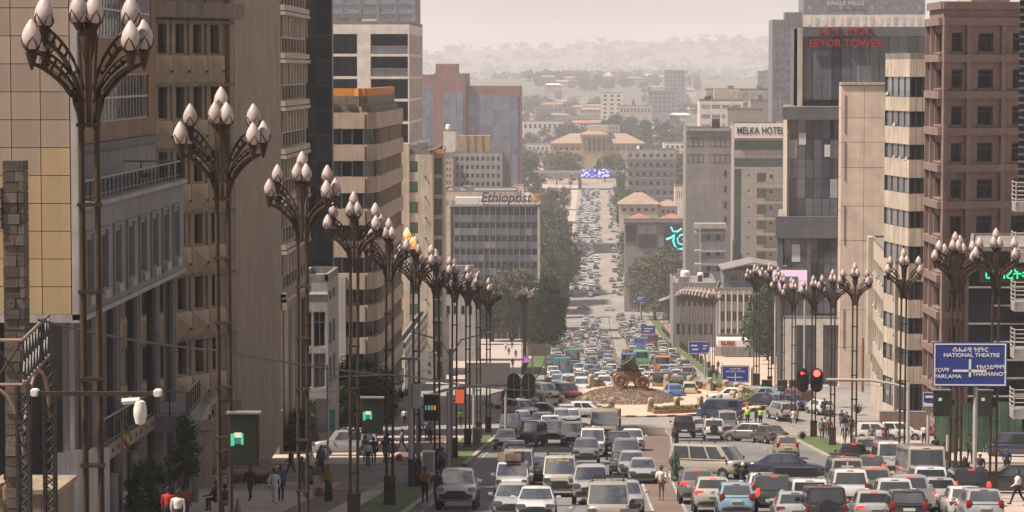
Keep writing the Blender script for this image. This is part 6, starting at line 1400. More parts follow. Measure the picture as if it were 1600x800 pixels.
PPL = """walk 391 782 165 black black person in black walking past the maroon car
walk 429 787 180 white white person in white shirt and white trousers walking
stand 439 783 175 blue navy person in blue beside the one dressed in white
robe 513 783 150 mustard black person in a mustard shawl and long dark skirt
skirt 495 775 170 grey pale person in a grey top beside the red-brown bag
robe 487 757 180 white black person with a white headscarf
robe 502 742 185 purple black person with a purple headscarf by the grey pole
stand 409 727 200 hivis khaki person in a yellow-green safety vest by the blank wall
walk 455 746 90 black navy person in dark jacket walking beside the gate
stand 472 765 180 maroon black person in maroon behind the third lamp
stand 478 776 190 grey grey person in grey clothes behind the third lamp
carry 664 787 200 rust black person in an orange-brown jacket at the grass corner
carry 683 792 170 black navy person in dark clothes standing beside the silver pickup
stand 691 745 180 purple black person in a purple headscarf on the grass strip
walk 575 730 180 white black person in a pale shirt in the crowd by the lamp screen
stand 584 726 0 black black person in black in the crowd by the lamp screen
stand 571 722 20 grey black person in grey in the crowd by the lamp screen
walk 601 722 160 navy grey person in navy in the crowd by the lamp screen
stand 606 718 0 black black second person in black in the crowd by the lamp screen
stride 628 707 100 grey black person in a grey jacket striding past the crowd
stand 667 689 180 blue black person in blue walking up the red lane
walk 673 693 175 tan navy person in tan walking up the red lane
stand 656 690 0 maroon black person in maroon beside the white pole
walk 720 668 180 hivis khaki person in a safety vest between the lamps
stand 632 668 0 white black person in a white shirt far along the pavement
carry 1033 782 175 white tan person in a white shirt selling papers between the lanes
point 1057 706 60 black black person in black crossing the brown median with an arm out
robe 1054 752 180 green green person in a long green robe beside the cream minibus
walk 1323 673 170 navy navy person in a dark suit walking on the pavement
stand 1284 687 175 grey grey person in grey walking between two lamps
walk 1296 686 180 maroon black person in maroon walking between two lamps
stand 1289 684 185 pale black person in a pale top between the grey and the maroon walkers
walk 1320 697 160 black black person in black walking in front of the warning sign
stand 1330 682 0 black black person in black behind the warning sign
walk 1315 670 0 navy grey person in navy beyond the warning sign
stand 1362 700 180 grey black person in a grey headscarf by the parked white hatchback
stand 1383 697 180 maroon maroon person in dark red by the parked white hatchback
walk 1444 697 180 white black person in black trousers and pale jacket on the pavement
sit 1459 690 90 red black person in red sitting by the green fence
stand 1461 722 0 black black person in black seen over the tall cream minibus roof
stand 1475 735 10 maroon black person in maroon behind the road sign pole
walk 1515 722 180 black navy person in black near the base of the big sign
stand 1521 726 0 green black person in dark green near the base of the big sign
stand 1531 757 170 black tan person in a white cap and black jacket at the sign pole
walk 1573 744 180 navy black person in navy walking past the double lamp
stride 1590 790 90 white black person in a white shirt striding past the black sedan
robe 1507 765 180 black black person in a black robe behind the double lamp
stand 1240 668 180 white white person in white between the corner lamps
stand 1157 668 180 black grey person in dark clothes behind the silver minibus
stand 1168 665 0 hivis navy traffic officer in a safety vest beyond the silver minibus
stand 1188 667 0 hivis navy traffic officer in a safety vest beside the thick double lamp
stand 1181 667 90 navy navy traffic officer in navy beside the thick double lamp
stand 1240 596 0 navy black person by the signals of the far side street
walk 1120 594 180 black black person on the pavement beside the grass strip downhill
walk 1108 590 180 grey black person in grey on the pavement downhill
stand 1122 580 180 maroon black person in maroon on the pavement downhill
walk 1128 583 0 white navy person in white on the pavement downhill
stand 1110 601 180 black black person at the end of the downhill grass strip
walk 801 576 180 black black person in black on the tree-side pavement
walk 806 560 180 navy black person in navy on the tree-side pavement
stand 795 556 0 grey navy person in grey on the tree-side pavement
walk 790 548 180 white blue person in white on the tree-side pavement
walk 800 545 180 blue black person in blue on the tree-side pavement"""
for ln in PPL.split('\n'):
    po, px, py, fc, tp, bt_, lab = ln.split(' ', 6); onroad = lab.startswith(('person in a white shirt selling', 'person in black crossing', 'person in a long green', 'traffic'))
    person(po, float(px), float(py), float(fc), tp, bt_, lab, lift=.05 if onroad else .16, hair='white' if 'white cap' in lab or 'white headscarf' in lab else 'purple' if 'purple' in lab else 'grey' if 'grey headscarf' in lab else None)
person('stand', 263, 830, 0, 'red', 'black', 'person in a red shirt walking away from the lamp with cameras', lift=.16); person('stand', 278, 838, 0, 'white', 'black', 'person in a white shirt between two people in red', lift=.16); person('walk', 289, 820, 10, 'rust', 'navy', 'person in a rust-red jacket near the shrub', lift=.16)
o = person('stand', 8, 800, -20, 'khaki', 'khaki', 'person in khaki uniform standing by the iron gateway post', pos=(xy(6, 92)[0], 92), lift=1.2)
person('sit', 338, 800, 60, 'black', 'black', 'person in black sitting on the steps by the second lamp', lift=.35); person('sit', 352, 806, 30, 'black', 'grey', 'person in a dark jacket and grey trousers sitting by the second lamp', lift=.2)
mb = MB(); mb.boxa(-.16, .16, .28, .33, 1.0, 1.24); pp = mb.obj('newspapers', mat('newsprint', (.5, .36, .14), .8, var=.2, scale=8)); p = hit(1033, 782); pp.location = (p.x, p.y, p.z + .05); pp.rotation_euler = (0, 0, R(175)); tag(pp, 'bundle of newspapers held by the seller between the lanes', 'newspapers')
for (px_, py_, m_, lab) in ((499, 776, cloth['rust'], 'red-brown bag carried beside the person in the mustard shawl'), (624, 721, cloth['red'], 'small red bag lying on the pavement')):
    p = hit(px_, py_, .15); bg_ = tag(smoothbox((0, 0, .22), (.42, .26, .44), 0).obj('bag', m_, smooth=40), lab, 'bag'); bg_.location = (p.x, p.y, p.z + .15)
# ------------------------------------------------------------------ motorcyclists
mw = MB(); mw.lathe([(.2, -.05), (.3, -.05), (.31, 0), (.3, .05), (.2, .05)], 16, (0, 0, 0), TYRE, 'x'); mwm = mw.mesh('wheel', CMAT, 40)
mbd = MB(); mbd.add(smoothbox((0, .1, .78), (.28, .55, .26), PAINT)); mbd.add(smoothbox((0, -.4, .8), (.26, .6, .12), TRIM)); mbd.add(smoothbox((0, 0, .45), (.26, .45, .36), TRIM)); mbd.tube([(0, .45, .95), (0, .7, .31)], .04, 6, RIM); mbd.tube([(-.35, .4, 1.05), (0, .45, 1.0), (.35, .4, 1.05)], .02, 5, TRIM); mbd.tube([(0, -.1, .4), (0, -.62, .31)], .04, 5, TRIM); mbm = mbd.mesh('frame', CMAT, 40)
for (px_, py_, hd, col_, lab) in ((1287, 651, 10, 'black', 'black motorcycle beside the white hatchback below the dark tower'), (1160, 775, 0, 'black', 'motorcycle in the queue ridden by a person in a white helmet'), (1462, 742, 0, 'darkgrey', 'dark motorcycle by the tall cream minibus')):
    p = hit(px_, py_); o = thing('motorcycle', lab, 'motorcycle', (p.x, p.y, p.z + .04), R(hd)); q = put('frame', mbm, o); q.color = (*PC[col_], 1)
    for y in (.7, -.62): put('wheel', mwm, o, (0, y, .31))
    r_ = put('person', PM['sit'], None, (p.x + .25 * math.sin(R(hd)), p.y - .25, p.z + .4), R(hd)); tag(r_, 'rider in black seated on the ' + lab.split(' ridden')[0], 'person')
    r_.material_slots[1].link = 'OBJECT'; r_.material_slots[1].material = cloth['white' if 'white helmet' in lab else 'black']

# ------------------------------------------------------------------ trees
LEAF = [leafmat('dark_leaves', (.01, .02, .008), (.045, .07, .022)), leafmat('mid_leaves', (.024, .042, .014), (.075, .1, .035)), leafmat('dry_leaves', (.042, .045, .022), (.11, .1, .052))]
BARK = mat('bark', (.09, .065, .045), .9, var=.3, scale=3)
def tree_meshes(h, r, seed, nclump, nleaf, leaf, kind='broad', lm=0):
    g = random.Random(seed); tb_ = MB(); th = h * (.34 if kind == 'broad' else .25)
    tb_.tube([(0, 0, -.4), (.03 * h * g.uniform(-1, 1), 0, th * .5), (0, 0, th), (0, 0, h * .75)], [h * .03, h * .024, h * .018, h * .006], 8)
    cl_ = []
    for k in range(nclump):
        a = g.uniform(0, 2*math.pi)
        if kind == 'broad': zz = g.uniform(.22, 1) ; rad = r * math.sqrt(max(.03, 1 - ((zz - .56) / .48)**2)) * g.uniform(.35, 1.0)
        elif kind == 'pine': zz = g.uniform(.42, 1); rad = r * (1.25 - zz) * g.uniform(.2, 1.1)
        elif kind == 'cone': zz = g.uniform(.12, 1); rad = r * (1.05 - zz) * g.uniform(.3, 1.1)
        else: zz = g.uniform(.1, .95); rad = r * math.sqrt(max(.05, 1 - ((zz - .5) / .5)**2)) * g.uniform(.4, 1)
        cl_.append(Vector((rad * math.cos(a), rad * math.sin(a), h * zz)))
    for c in cl_[:12]: tb_.tube([(0, 0, th * g.uniform(.8, 1.3)), (c.x * .5, c.y * .5, c.z * .8), c], [h * .011, h * .007, h * .003], 5)
    lf = MB()
    for c in cl_:
        cr = r * g.uniform(.18, .38)
        for _ in range(nleaf):
            d = Vector((g.gauss(0, 1), g.gauss(0, 1), g.gauss(0, .75))); d = d.normalized() * cr * g.random()**.45; p = c + d
            u_ = Vector((g.gauss(0, 1), g.gauss(0, 1), g.gauss(0, .6))).normalized() * leaf * g.uniform(.6, 1.3); v_ = u_.cross(Vector((g.gauss(0, 1), g.gauss(0, 1), g.gauss(0, 1)))).normalized() * leaf * .6
            lf.face([p - u_, p + v_, p + u_ * .9, p - v_])
    return tb_.mesh('trunk', [BARK], 50), lf.mesh('crown', [LEAF[lm]])
TV = {}
for k, (kind, lm) in enumerate((('broad', 0), ('broad', 1), ('broad', 2), ('cone', 0), ('broad', 1), ('tall', 0))):
    TV['far%d' % k] = tree_meshes(10, 4.2 if kind != 'cone' else 2.6, 40 + k, 46, 34, .42, kind, lm)
    TV['mid%d' % k] = tree_meshes(10, 4.3 if kind != 'cone' else 2.8, 60 + k, 80, 80, .25, kind, lm)
TV['near0'] = tree_meshes(7, 3.0, 5, 90, 110, .13, 'broad', 0); TV['near1'] = tree_meshes(7, 2.6, 6, 90, 110, .12, 'tall', 1); TV['pine'] = tree_meshes(6, 1.5, 7, 34, 90, .1, 'pine', 0); TV['bush'] = tree_meshes(2.6, 1.2, 8, 40, 110, .09, 'tall', 1)
def tree(v, x, Y, h, label, group=None, wide=1.0, name='tree', z=None):
    hh = {'near0': 7, 'near1': 7, 'pine': 6, 'bush': 2.6}.get(v, 10); s = h / hh
    o = thing(name, label, 'shrub' if 'shrub' in name else 'tree', (x, Y, (far_z(x, Y) if z is None else z) - .1), rnd.uniform(0, 6), group); o.scale = (s * wide, s * wide, s)
    put('trunk', TV[v][0], o); put('crown', TV[v][1], o); return o
def treepx(v, px, pyb, pyt, Y, label, group=None, wide=1.0, name='tree'):
    x, _ = xy(px, Y); h = zy(px, pyt, Y) - gz(Y); return tree(v, x, Y, h, label, group, wide, name)
treepx('pine', 288, 735, 655, 126, 'small dark pine by the terrace pillar'); treepx('bush', 228, 790, 718, 121, 'leafy shrub in a low planter below the terrace', name='shrub', wide=.75)
for px_, yt, Y, v, lab in ((556, 565, 240, 'near0', 'dark tree behind the lamp screen below the banded block'), (520, 600, 236, 'near0', 'dark street tree beside the annex'), (590, 580, 250, 'near0', 'dark tree crowding the banded block corner'), (483, 620, 222, 'near1', 'light green tree growing beside the fluted block columns'), (605, 640, 262, 'near0', 'low dark tree by the shopfront')): treepx(v, px_, 0, yt, Y, lab, wide=1.1)
treepx('bush', 456, 0, 662, 204, 'round clipped shrub at the fluted block porch', name='shrub'); treepx('bush', 466, 0, 640, 206, 'taller rounded shrub behind the clipped one', name='shrub')
GT = 'trees lining the avenue'
for px_, yt, Y, wd, v in ((858, 434, 560, .5, 'mid0'), (846, 455, 585, .55, 'mid5'), (866, 452, 640, .45, 'mid0'), (836, 470, 620, .6, 'mid0'), (864, 366, 945, .55, 'mid0'), (846, 385, 850, .7, 'mid1'), (862, 400, 840, .5, 'mid2'), (878, 378, 1040, .4, 'mid0'), (828, 408, 800, 1.0, 'mid4'), (800, 428, 700, 1.2, 'mid2'), (770, 440, 690, 1.0, 'mid2'), (740, 446, 660, 1.0, 'mid1'), (878, 332, 1160, .55, 'mid2'), (864, 296, 1280, .85, 'mid2'), (882, 294, 1350, .65, 'mid2'), (852, 330, 1190, .85, 'mid1'), (840, 345, 1100, .9, 'mid1'), (848, 304, 1320, .9, 'mid2'), (870, 338, 1180, .7, 'mid2'), (855, 345, 1050, 1.0, 'mid1'), (878, 428, 880, .36, 'mid0')):
    treepx(v, px_, 0, yt, Y, {'mid0': 'dense dark avenue tree crowding the uphill lanes', 'mid5': 'tall dark columnar avenue tree below the roundabout', 'mid1': 'mid-green avenue tree beside the post office', 'mid2': 'dry olive-brown avenue tree beside the queue', 'mid4': 'loose green tree next to the navy-banded office'}[v], GT, wd)
for px_, yt, Y, wd, v in ((1208, 450, 505, .9, 'mid0'), (1200, 470, 530, .8, 'mid1'), (1224, 470, 480, .9, 'mid0'), (1024, 402, 930, 1.0, 'mid2'), (1048, 406, 900, 1.0, 'mid2'), (1002, 412, 955, .6, 'mid2'), (1000, 350, 1060, .8, 'mid1'), (985, 300, 1230, .8, 'mid1'), (975, 285, 1330, .9, 'mid1'), (1045, 395, 940, 1.0, 'mid1'), (1062, 425, 860, .8, 'mid0')):
    treepx(v, px_, 0, yt, Y, {'mid0': 'dark tree beside the fuel canopy', 'mid1': 'green roadside tree by the shops on the far slope', 'mid2': 'bare olive-brown tree in front of the screen building'}[v], 'trees on the shop side', wd)
# agave, potted palms by the verge
def spiky(px_, py_, r, n, label):
    p = hit(px_, py_, .15); o = thing('agave_plant', label, 'plant', (p.x, p.y, p.z + .15))
    for k in range(n):
        a = 2.4 * k; e = R(25 + 55 * (k / n)); d = Vector((math.cos(a) * math.cos(e), math.sin(a) * math.cos(e), math.sin(e))) * r; s_ = Vector((-math.sin(a), math.cos(a), 0)) * .05; mb = MB(); mb.face([-s_, d * .55 - s_ * 1.2 + Vector((0, 0, .02)), d, d * .55 + s_ * 1.2 + Vector((0, 0, .02)), s_]); mb.obj('leaf', LEAF[0], o)
spiky(1254, 686, .75, 26, 'spiky agave plant on the grass strip between lamps'); spiky(1340, 648, 1.2, 30, 'large spiky palm plant beyond the warning sign')

# ------------------------------------------------------------------ flyover, station and the far town
fo = thing('flyover', 'grey concrete flyover crossing the avenue with a lit video board', 'bridge', (0, 1500, gz(1500)))
zt_, zb_ = zy(890, 268, 1500), zy(890, 279, 1500); x0, x1 = xy(770, 1500)[0], xy(972, 1500)[0]
mb = MB(); mb.boxa(x0, x1, 1500, 1512, zb_, zt_ - 1.0); mb.obj('deck', W['grey_clad'], fo, fo.location)
for y in (1500, 1511.6): mb = MB(); mb.boxa(x0, x1, y - .1, y + .4, zt_ - 1, zt_ + .2); mb.obj('parapet', W['pale_grey'], fo, fo.location)
for px_ in (800, 842, 906, 966): x = xy(px_, 1505)[0]; mb = MB(); mb.boxa(x - .9, x + .9, 1503, 1509, gz(1505) - 1, zb_); mb.obj('pier', W['grey_clad'], fo, fo.location)
def screenmat(name, a, b_, scale, es, t=.55):
    m = mat(name, a, .5, var=0); n = m.node_tree.nodes; l = m.node_tree.links; bs = n['Principled BSDF']; tc_ = n.new('ShaderNodeTexCoord'); z_ = n.new('ShaderNodeTexNoise'); z_.inputs['Scale'].default_value = scale; z_.inputs['Detail'].default_value = 2; r = n.new('ShaderNodeValToRGB'); r.color_ramp.interpolation = 'CONSTANT'; r.color_ramp.elements[0].color = (*a, 1); r.color_ramp.elements[1].color = (*b_, 1); r.color_ramp.elements[1].position = t
    l.new(tc_.outputs['Object'], z_.inputs['Vector']); l.new(z_.outputs['Fac'], r.inputs['Fac']); l.new(r.outputs['Color'], bs.inputs['Emission Color']); bs.inputs['Emission Strength'].default_value = es; bs.inputs['Base Color'].default_value = (.02, .02, .02, 1); return m
mb = MB(); xa, xb = xy(907, 1498)[0], xy(952, 1498)[0]; mb.boxa(xa, xb, 1498.6, 1499.4, zy(930, 277, 1499), zy(930, 264, 1499)); mb.obj('video_board', screenmat('blue_video', (.03, .03, .4), (.75, .7, .8), 1.1, .8), fo, fo.location)
st_ = hip('station_building', 'yellow railway station with long tan hipped roofs and an arched centre', 862, 1006, 1800, 224, 209, W['station'], W['roof_tan'], 24, 16)
zc = st_.z1; xm0, xm1 = xy(908, 1797)[0], xy(948, 1797)[0]; mb = MB(); mb.boxa(xm0, xm1, 1796, 1822, st_.z0, zy(930, 212, 1797)); st_.part(mb, 'centre_block', W['station'])
mb = MB(); mb.boxa(xm0 - 1, xm1 + 1, 1795, 1823, zy(930, 212, 1797), zy(930, 210, 1797)); mb.rings([[(xm0 - 1, 1795, zy(930, 210, 1797)), (xm1 + 1, 1795, zy(930, 210, 1797)), (xm1 + 1, 1823, zy(930, 210, 1797)), (xm0 - 1, 1823, zy(930, 210, 1797))], [(xm0 + 4, 1805, zy(930, 205, 1797)), (xm1 - 4, 1805, zy(930, 205, 1797)), (xm1 - 4, 1813, zy(930, 205, 1797)), (xm0 + 4, 1813, zy(930, 205, 1797))]], 0); st_.part(mb, 'centre_roof', W['roof_tan'])
for k in range(5): x = xm0 + 2 + k * (xm1 - xm0 - 4) / 4; mb = MB(); mb.boxa(x - .8, x + .8, 1795.6, 1796, zy(930, 236, 1797), zy(930, 216, 1797)); st_.part(mb, 'tall_window', G['dark'])
mb = MB(); mb.boxa(xy(918, 1806)[0], xy(950, 1806)[0], 1804, 1814, zc, zy(930, 196, 1806)); st_.part(mb, 'clock_storey', W['cream'])
FAR = [('white_hall', 'long white flat-roofed hall left of the station trees', 815, 880, 2150, 190, 8, 1, 'white_frame'), ('far_block', 'hazy purple-grey flats beyond the white hall', 837, 880, 2700, 168, 6, 3, 'purplegrey'), ('far_white_block', 'white eight-storey block standing out of the haze beyond the station', 938, 973, 2500, 146, 3, 6, 'white_frame'), ('colonnade_hall', 'pale hall with tall columns beyond the station', 966, 1018, 2400, 166, 9, 1, 'cream'),
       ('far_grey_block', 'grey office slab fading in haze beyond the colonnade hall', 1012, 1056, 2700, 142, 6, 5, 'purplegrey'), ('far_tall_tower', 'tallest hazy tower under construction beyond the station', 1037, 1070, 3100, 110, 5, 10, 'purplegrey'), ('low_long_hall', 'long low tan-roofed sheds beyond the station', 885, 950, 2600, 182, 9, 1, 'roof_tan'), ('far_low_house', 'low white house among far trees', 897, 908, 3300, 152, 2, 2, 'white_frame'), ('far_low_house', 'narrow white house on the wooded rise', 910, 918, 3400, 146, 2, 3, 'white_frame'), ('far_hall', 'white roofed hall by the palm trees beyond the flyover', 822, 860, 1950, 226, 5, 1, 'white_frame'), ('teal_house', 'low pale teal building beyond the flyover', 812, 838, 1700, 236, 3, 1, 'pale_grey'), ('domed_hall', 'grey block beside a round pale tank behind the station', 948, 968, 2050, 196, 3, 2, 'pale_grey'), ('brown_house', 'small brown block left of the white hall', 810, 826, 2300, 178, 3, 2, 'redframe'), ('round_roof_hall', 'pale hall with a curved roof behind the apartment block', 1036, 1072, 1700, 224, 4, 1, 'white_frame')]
for nm, lab, p0, p1, Y, yt, nc, nr, wl_ in FAR: block(nm, lab, p0, p1, Y, yt, W[wl_], nc, nr, G['dark'], FRAME, .5, .5, 25, ybot=yt + (p1 - p0) * .12 + nr * 6, clutter=1, hole=.3, edge=1)
for k in range(70):
    Y = rnd.uniform(2100, 5200); px_ = rnd.choice([rnd.uniform(815, 1075)]); x, _ = xy(px_, Y); wd = rnd.uniform(9, 26); hh_ = rnd.uniform(4, 11); z_ = far_z(x, Y); mb = MB(); mb.boxa(-wd/2, wd/2, 0, 14, -4, hh_); c_ = rnd.choice(['white_frame', 'cream', 'pale_grey', 'roof_tan', 'hotelclad'])
    o = thing('far_house', f'small {dict(white_frame="white", cream="cream", pale_grey="grey", roof_tan="tan", hotelclad="pinkish")[c_]} house lost in the haze of the far town', 'house', (x, Y, z_), group='houses in the far town'); mb.obj('wall', W[c_], o)
    mb = MB(); mb.rings([[(-wd/2 - .5, -.5, hh_), (wd/2 + .5, -.5, hh_), (wd/2 + .5, 14.5, hh_), (-wd/2 - .5, 14.5, hh_)], [(-wd/2 + 4, 6.8, hh_ + 2), (wd/2 - 4, 6.8, hh_ + 2), (wd/2 - 4, 7.2, hh_ + 2), (-wd/2 + 4, 7.2, hh_ + 2)]], 0); mb.obj('roof', W[rnd.choice(['roof_grey', 'roof_tan', 'roof_red', 'white_frame'])], o)
    mb = MB()
    for q in range(int(wd / 4)): mb.boxa(-wd/2 + 1.2 + q * 4, -wd/2 + 2.8 + q * 4, -.05, .1, hh_ - 2.6, hh_ - 1)
    mb.obj('window_row', G['dark'], o)
SP = [(820, 248, 1480, 6), (838, 270, 1430, 0), (838, 240, 1700, 3), (825, 236, 1650, 0), (850, 235, 1760, 2), (868, 236, 1700, 2), (885, 238, 1650, 1), (900, 240, 1690, 1), (870, 245, 1560, 4), (893, 246, 1560, 0), (945, 245, 1600, 0), (960, 240, 1680, 1), (935, 248, 1640, 3), (975, 250, 1500, 1), (968, 176, 2100, 0), (958, 180, 2080, 5), (978, 178, 2150, 0), (1010, 188, 2000, 3), (1000, 186, 2050, 0), (1040, 190, 2000, 0), (1060, 195, 2000, 1), (900, 190, 2150, 0), (890, 186, 2200, 1), (880, 192, 2120, 0), (910, 193, 2180, 3), (830, 205, 2100, 0), (815, 215, 2000, 1), (850, 200, 2060, 2), (1070, 230, 1500, 0), (1062, 240, 1450, 1), (1075, 200, 1900, 0)]
for px_, yt, Y, v in SP: treepx('far%d' % (v % 6), px_, 0, yt, Y, ['dark broad tree around the railway station', 'mid-green tree around the railway station', 'dry olive tree before the railway station', 'dark conifer near the railway station', 'loose green tree before the flyover', 'tall dark tree behind the station'][v % 6], 'trees around the station')
for k in range(150):
    Y = rnd.uniform(2200, 4700); px_ = rnd.uniform(810, 1090)
    if rnd.random() < .5: Y = rnd.uniform(3700, 4500); px_ = rnd.uniform(825, 985)
    x, _ = xy(px_, Y); v = rnd.randrange(6); tree('far%d' % v, x, Y, rnd.uniform(9, 15), 'hazy grey-green tree on the wooded rise beyond the station' if Y > 3600 else 'hazy tree in the far town beyond the station', 'trees of the far town', rnd.uniform(1.0, 1.5))
wd_ = MB(); lf = TV['far1'][1]; vv = [tuple(v.co) for v in lf.vertices][::4]
for k in range(420):
    Y = rnd.uniform(5000, 9300); px_ = rnd.uniform(640, 1230); x, _ = xy(px_, Y); z_ = far_z(x, Y); s = rnd.uniform(10, 22); g_ = random.Random(k)
    for q in range(16):
        c = Vector((x + g_.gauss(0, s * .5), Y + g_.gauss(0, 8), z_ + s * g_.uniform(.1, .9))); u_ = Vector((g_.gauss(0, 1), .3, g_.gauss(0, 1))).normalized() * s * .3; v_ = Vector((-u_.z, .2, u_.x)) * .7; wd_.face([c - u_, c + v_, c + u_, c - v_])
tag(wd_.obj('far_woods', LEAF[1]), 'far-off wooded slopes almost lost in haze', 'woods', kind='stuff')

# ------------------------------------------------------------------ signals, signs, screens, poles, wires
REDL = mat('red_signal_light', (1, .06, .05), .3, var=0, emit=3.0); OFFL = mat('unlit_signal_lens', (.03, .02, .02), .3, var=0)
def signal(parent, p, back=False, arrow=False, s=1.0):
    r_ = put('signal_head', None, parent, p); mb = MB(); mb.rings([[(x * s, y, z * s) for x, z in [(.42 * math.cos(a), .4 * (1 if math.sin(a) > 0 else -1) * (1 if abs(math.sin(a)) > .01 else 0) + .42 * math.sin(a)) for a in [2*math.pi*(k + .5)/20 for k in range(20)]]] for y in (-.05, .12)], 0); mb.obj('housing', M['dark'], r_)
    for k in range(3):
        mb = MB(); mb.lathe([(0, 0), (.2 * s, .02), (.23 * s, .08)], 16, (0, 0, 0)); o = mb.obj('lens', REDL if (k == 0 and not back and not arrow) else OFFL, r_, smooth=40); o.location = (0, -.07 if not back else .14, (.48 - .48 * k) * s); o.rotation_euler = (R(90) if not back else R(-90), 0, 0)
        if not back: mb = MB(); mb.lathe([(.24 * s, 0), (.24 * s, .2)], 16); v = mb.obj('visor', M['dark'], r_); v.location = (0, -.08, (.48 - .48 * k) * s); v.rotation_euler = (R(90), 0, 0)
    if arrow:
        mb = MB()
        for q in ([(-.15, .48), (-.03, .6), (.0, .57), (-.1, .48)], [(-.15, .48), (-.1, .48), (0, .39), (-.03, .36)], [(-.12, .5), (.15, .5), (.15, .46), (-.12, .46)]): mb.face([(x * s, -.09, z * s) for x, z in q])
        mb.obj('arrow', REDL, r_)
    if back: mb = MB(); mb.boxa(-.03, .03, -.1, -.05, -.7 * s, .7 * s); mb.obj('back_rib', M['grey'], r_)
def mast(label, px_, py_, Y, h_top, arm_px, arm_py, heads, back, bend, m_=None):
    p = hit(px_, py_, .1) if Y is None else Vector((*xy(px_, Y), gz(Y))); Y = p.y; o = thing('traffic_signal_mast', label, 'traffic signal', (p.x, p.y, p.z)); m_ = m_ or M['pole']
    zt_ = zy(px_, h_top, Y); mb = MB(); mb.tube([(0, 0, 0), (0, 0, zt_ - p.z)], [.14, .11], 12); mb.obj('pole', m_, o, smooth=40)
    pts = [at(a, b_, Y) - p for a, b_ in bend]; mb = MB(); mb.tube(pts, .09, 8); mb.obj('arm', m_, o, smooth=40)
    for k, (a, b_, ar) in enumerate(heads): signal(o, at(a, b_, Y - .25) - p, back, ar, 22.5 / FPX * Y / 1.0 * .98 if False else 1.0)
    return o, p
mast('signal mast over the uphill lanes showing two dark signal backs', 700, 730, 182, 612, 0, 0, [(803, 603, 0), (826, 603, 0)], True, [(668, 618), (690, 611), (720, 604), (760, 602), (829, 601)])
mast('signal mast on the downhill side showing a red light and a red arrow', 1421, 735, 195, 600, 0, 0, [(1254, 594, 1), (1276, 594, 0)], False, [(1421, 607), (1395, 600), (1360, 594), (1290, 593)])
def signboard(label, px0, px1, py0, py1, Y, posts, texts=(), m_=None, lines=(), border=True, group=None, front=True):
    a, c = at(px0, py1, Y), at(px1, py0, Y); base = Vector(((a.x + c.x) / 2, Y, gz(Y))); o = thing('road_sign', label, 'sign', base, group=group); w_, h_ = c.x - a.x, c.z - a.z; zc = (a.z + c.z) / 2 - base.z
    mb = MB(); mb.boxa(-w_/2, w_/2, -.04, .04, zc - h_/2, zc + h_/2); mb.obj('board', m_ or M['blue'], o)
    if border:
        mb = MB(); e = min(.06, h_ * .04)
        for x0_, x1_, z0_, z1_ in ((-w_/2 + e, w_/2 - e, zc + h_/2 - 2*e, zc + h_/2 - e), (-w_/2 + e, w_/2 - e, zc - h_/2 + e, zc - h_/2 + 2*e), (-w_/2 + e, -w_/2 + 2*e, zc - h_/2 + 2*e, zc + h_/2 - 2*e), (w_/2 - 2*e, w_/2 - e, zc - h_/2 + 2*e, zc + h_/2 - 2*e)): mb.boxa(x0_, x1_, -.06, -.042, z0_, z1_)
        mb.obj('border', M['letter'], o)
    for pxp, pyb in posts:
        x = xy(pxp, Y)[0] - base.x; mb = MB(); mb.tube([(x, .16, -.2), (x, .16, zc + (0 if pyb else h_ * .4))], .11, 10); mb.obj('post', M['pole'], o, smooth=40)
    for s_, x, z_, width, size in texts: lettering(o, s_, size * h_, M['letter'], (x * w_, -.05, zc + z_ * h_), 0, .008, .002 * h_, width=width * w_)
    for x0_, x1_, z0_, z1_ in lines: mb = MB(); mb.boxa(x0_ * w_, x1_ * w_, -.062, -.045, zc + z0_ * h_, zc + z1_ * h_); mb.obj('direction_line', M['letter'], o)
    return o
signboard('large blue direction sign lettered NATIONAL THEATRE, PARLAMA and THAIMANOT', 1457, 1574, 535, 604, 139.5, [(1527, 1)], [('ብሔራዊ ትያትር', .0, .33, .48, .13), ('NATIONAL THEATRE', .02, .21, .75, .12), ('ፓርላማ', -.38, -.13, .2, .12), ('PARLAMA', -.3, -.27, .37, .12), ('ተክለኃይማኖት', .28, -.06, .4, .12), ('THAIMANOT', .265, -.215, .46, .12)], lines=[(-.23, .22, -.165, -.115), (-.015, .015, -.28, .12)])
signboard('blue roundabout direction sign on a lamp at the far corner', 1127, 1171, 571, 598, 316, [(1176, 0)], [('ብሔራዊ ትያትር', 0, .3, .42, .12), ('NATIONAL THEATRE', 0, .15, .66, .12)], lines=[(-.3, .25, -.2, -.16), (-.015, .015, -.4, .05)])
signboard('blue direction sign above the downhill verge', 1075, 1107, 533, 553, 430, [(1080, 0), (1103, 0)], lines=[(-.35, -.05, .1, .2), (-.3, 0, -.2, -.1), (.2, .24, -.3, .3)])
signboard('small blue and white shop sign behind the big blue sign', 1441, 1465, 612, 636, 190, [(1453, 1)], lines=[(-.3, .3, .1, .25), (-.4, .4, -.45, -.2)])
for (a, b_, c, d_, Y, lab) in ((992, 1010, 461, 471, 880, 'blue sign at the far crossing'), (1002, 1024, 509, 522, 700, 'blue sign in front of the dark red bus'), (983, 998, 419, 429, 960, 'small blue sign at the foot of the far slope'), (1096, 1108, 535, 550, 425, 'narrow blue sign beside the downhill verge')): signboard(lab, a, b_, c, d_, Y, [((a + b_) / 2, 1)], border=False, lines=[(-.3, .3, .1, .2), (-.3, .1, -.2, -.1)])
signboard('grey back of a large road sign over the tree-side pavement', 728, 797, 567, 606, 235, [(740, 1), (790, 1)], m_=M['grey'], border=False); signboard('tan back of a double road sign beside the dark tree', 825, 858, 537, 556, 400, [(832, 0), (852, 0)], m_=M['kerb'], border=False)
o = signboard('grey billboard with a pink and brown picture in front of the dark tower', 1206, 1263, 419, 462, 322, [(1212, 1), (1258, 1)], m_=W['slate'], border=False)
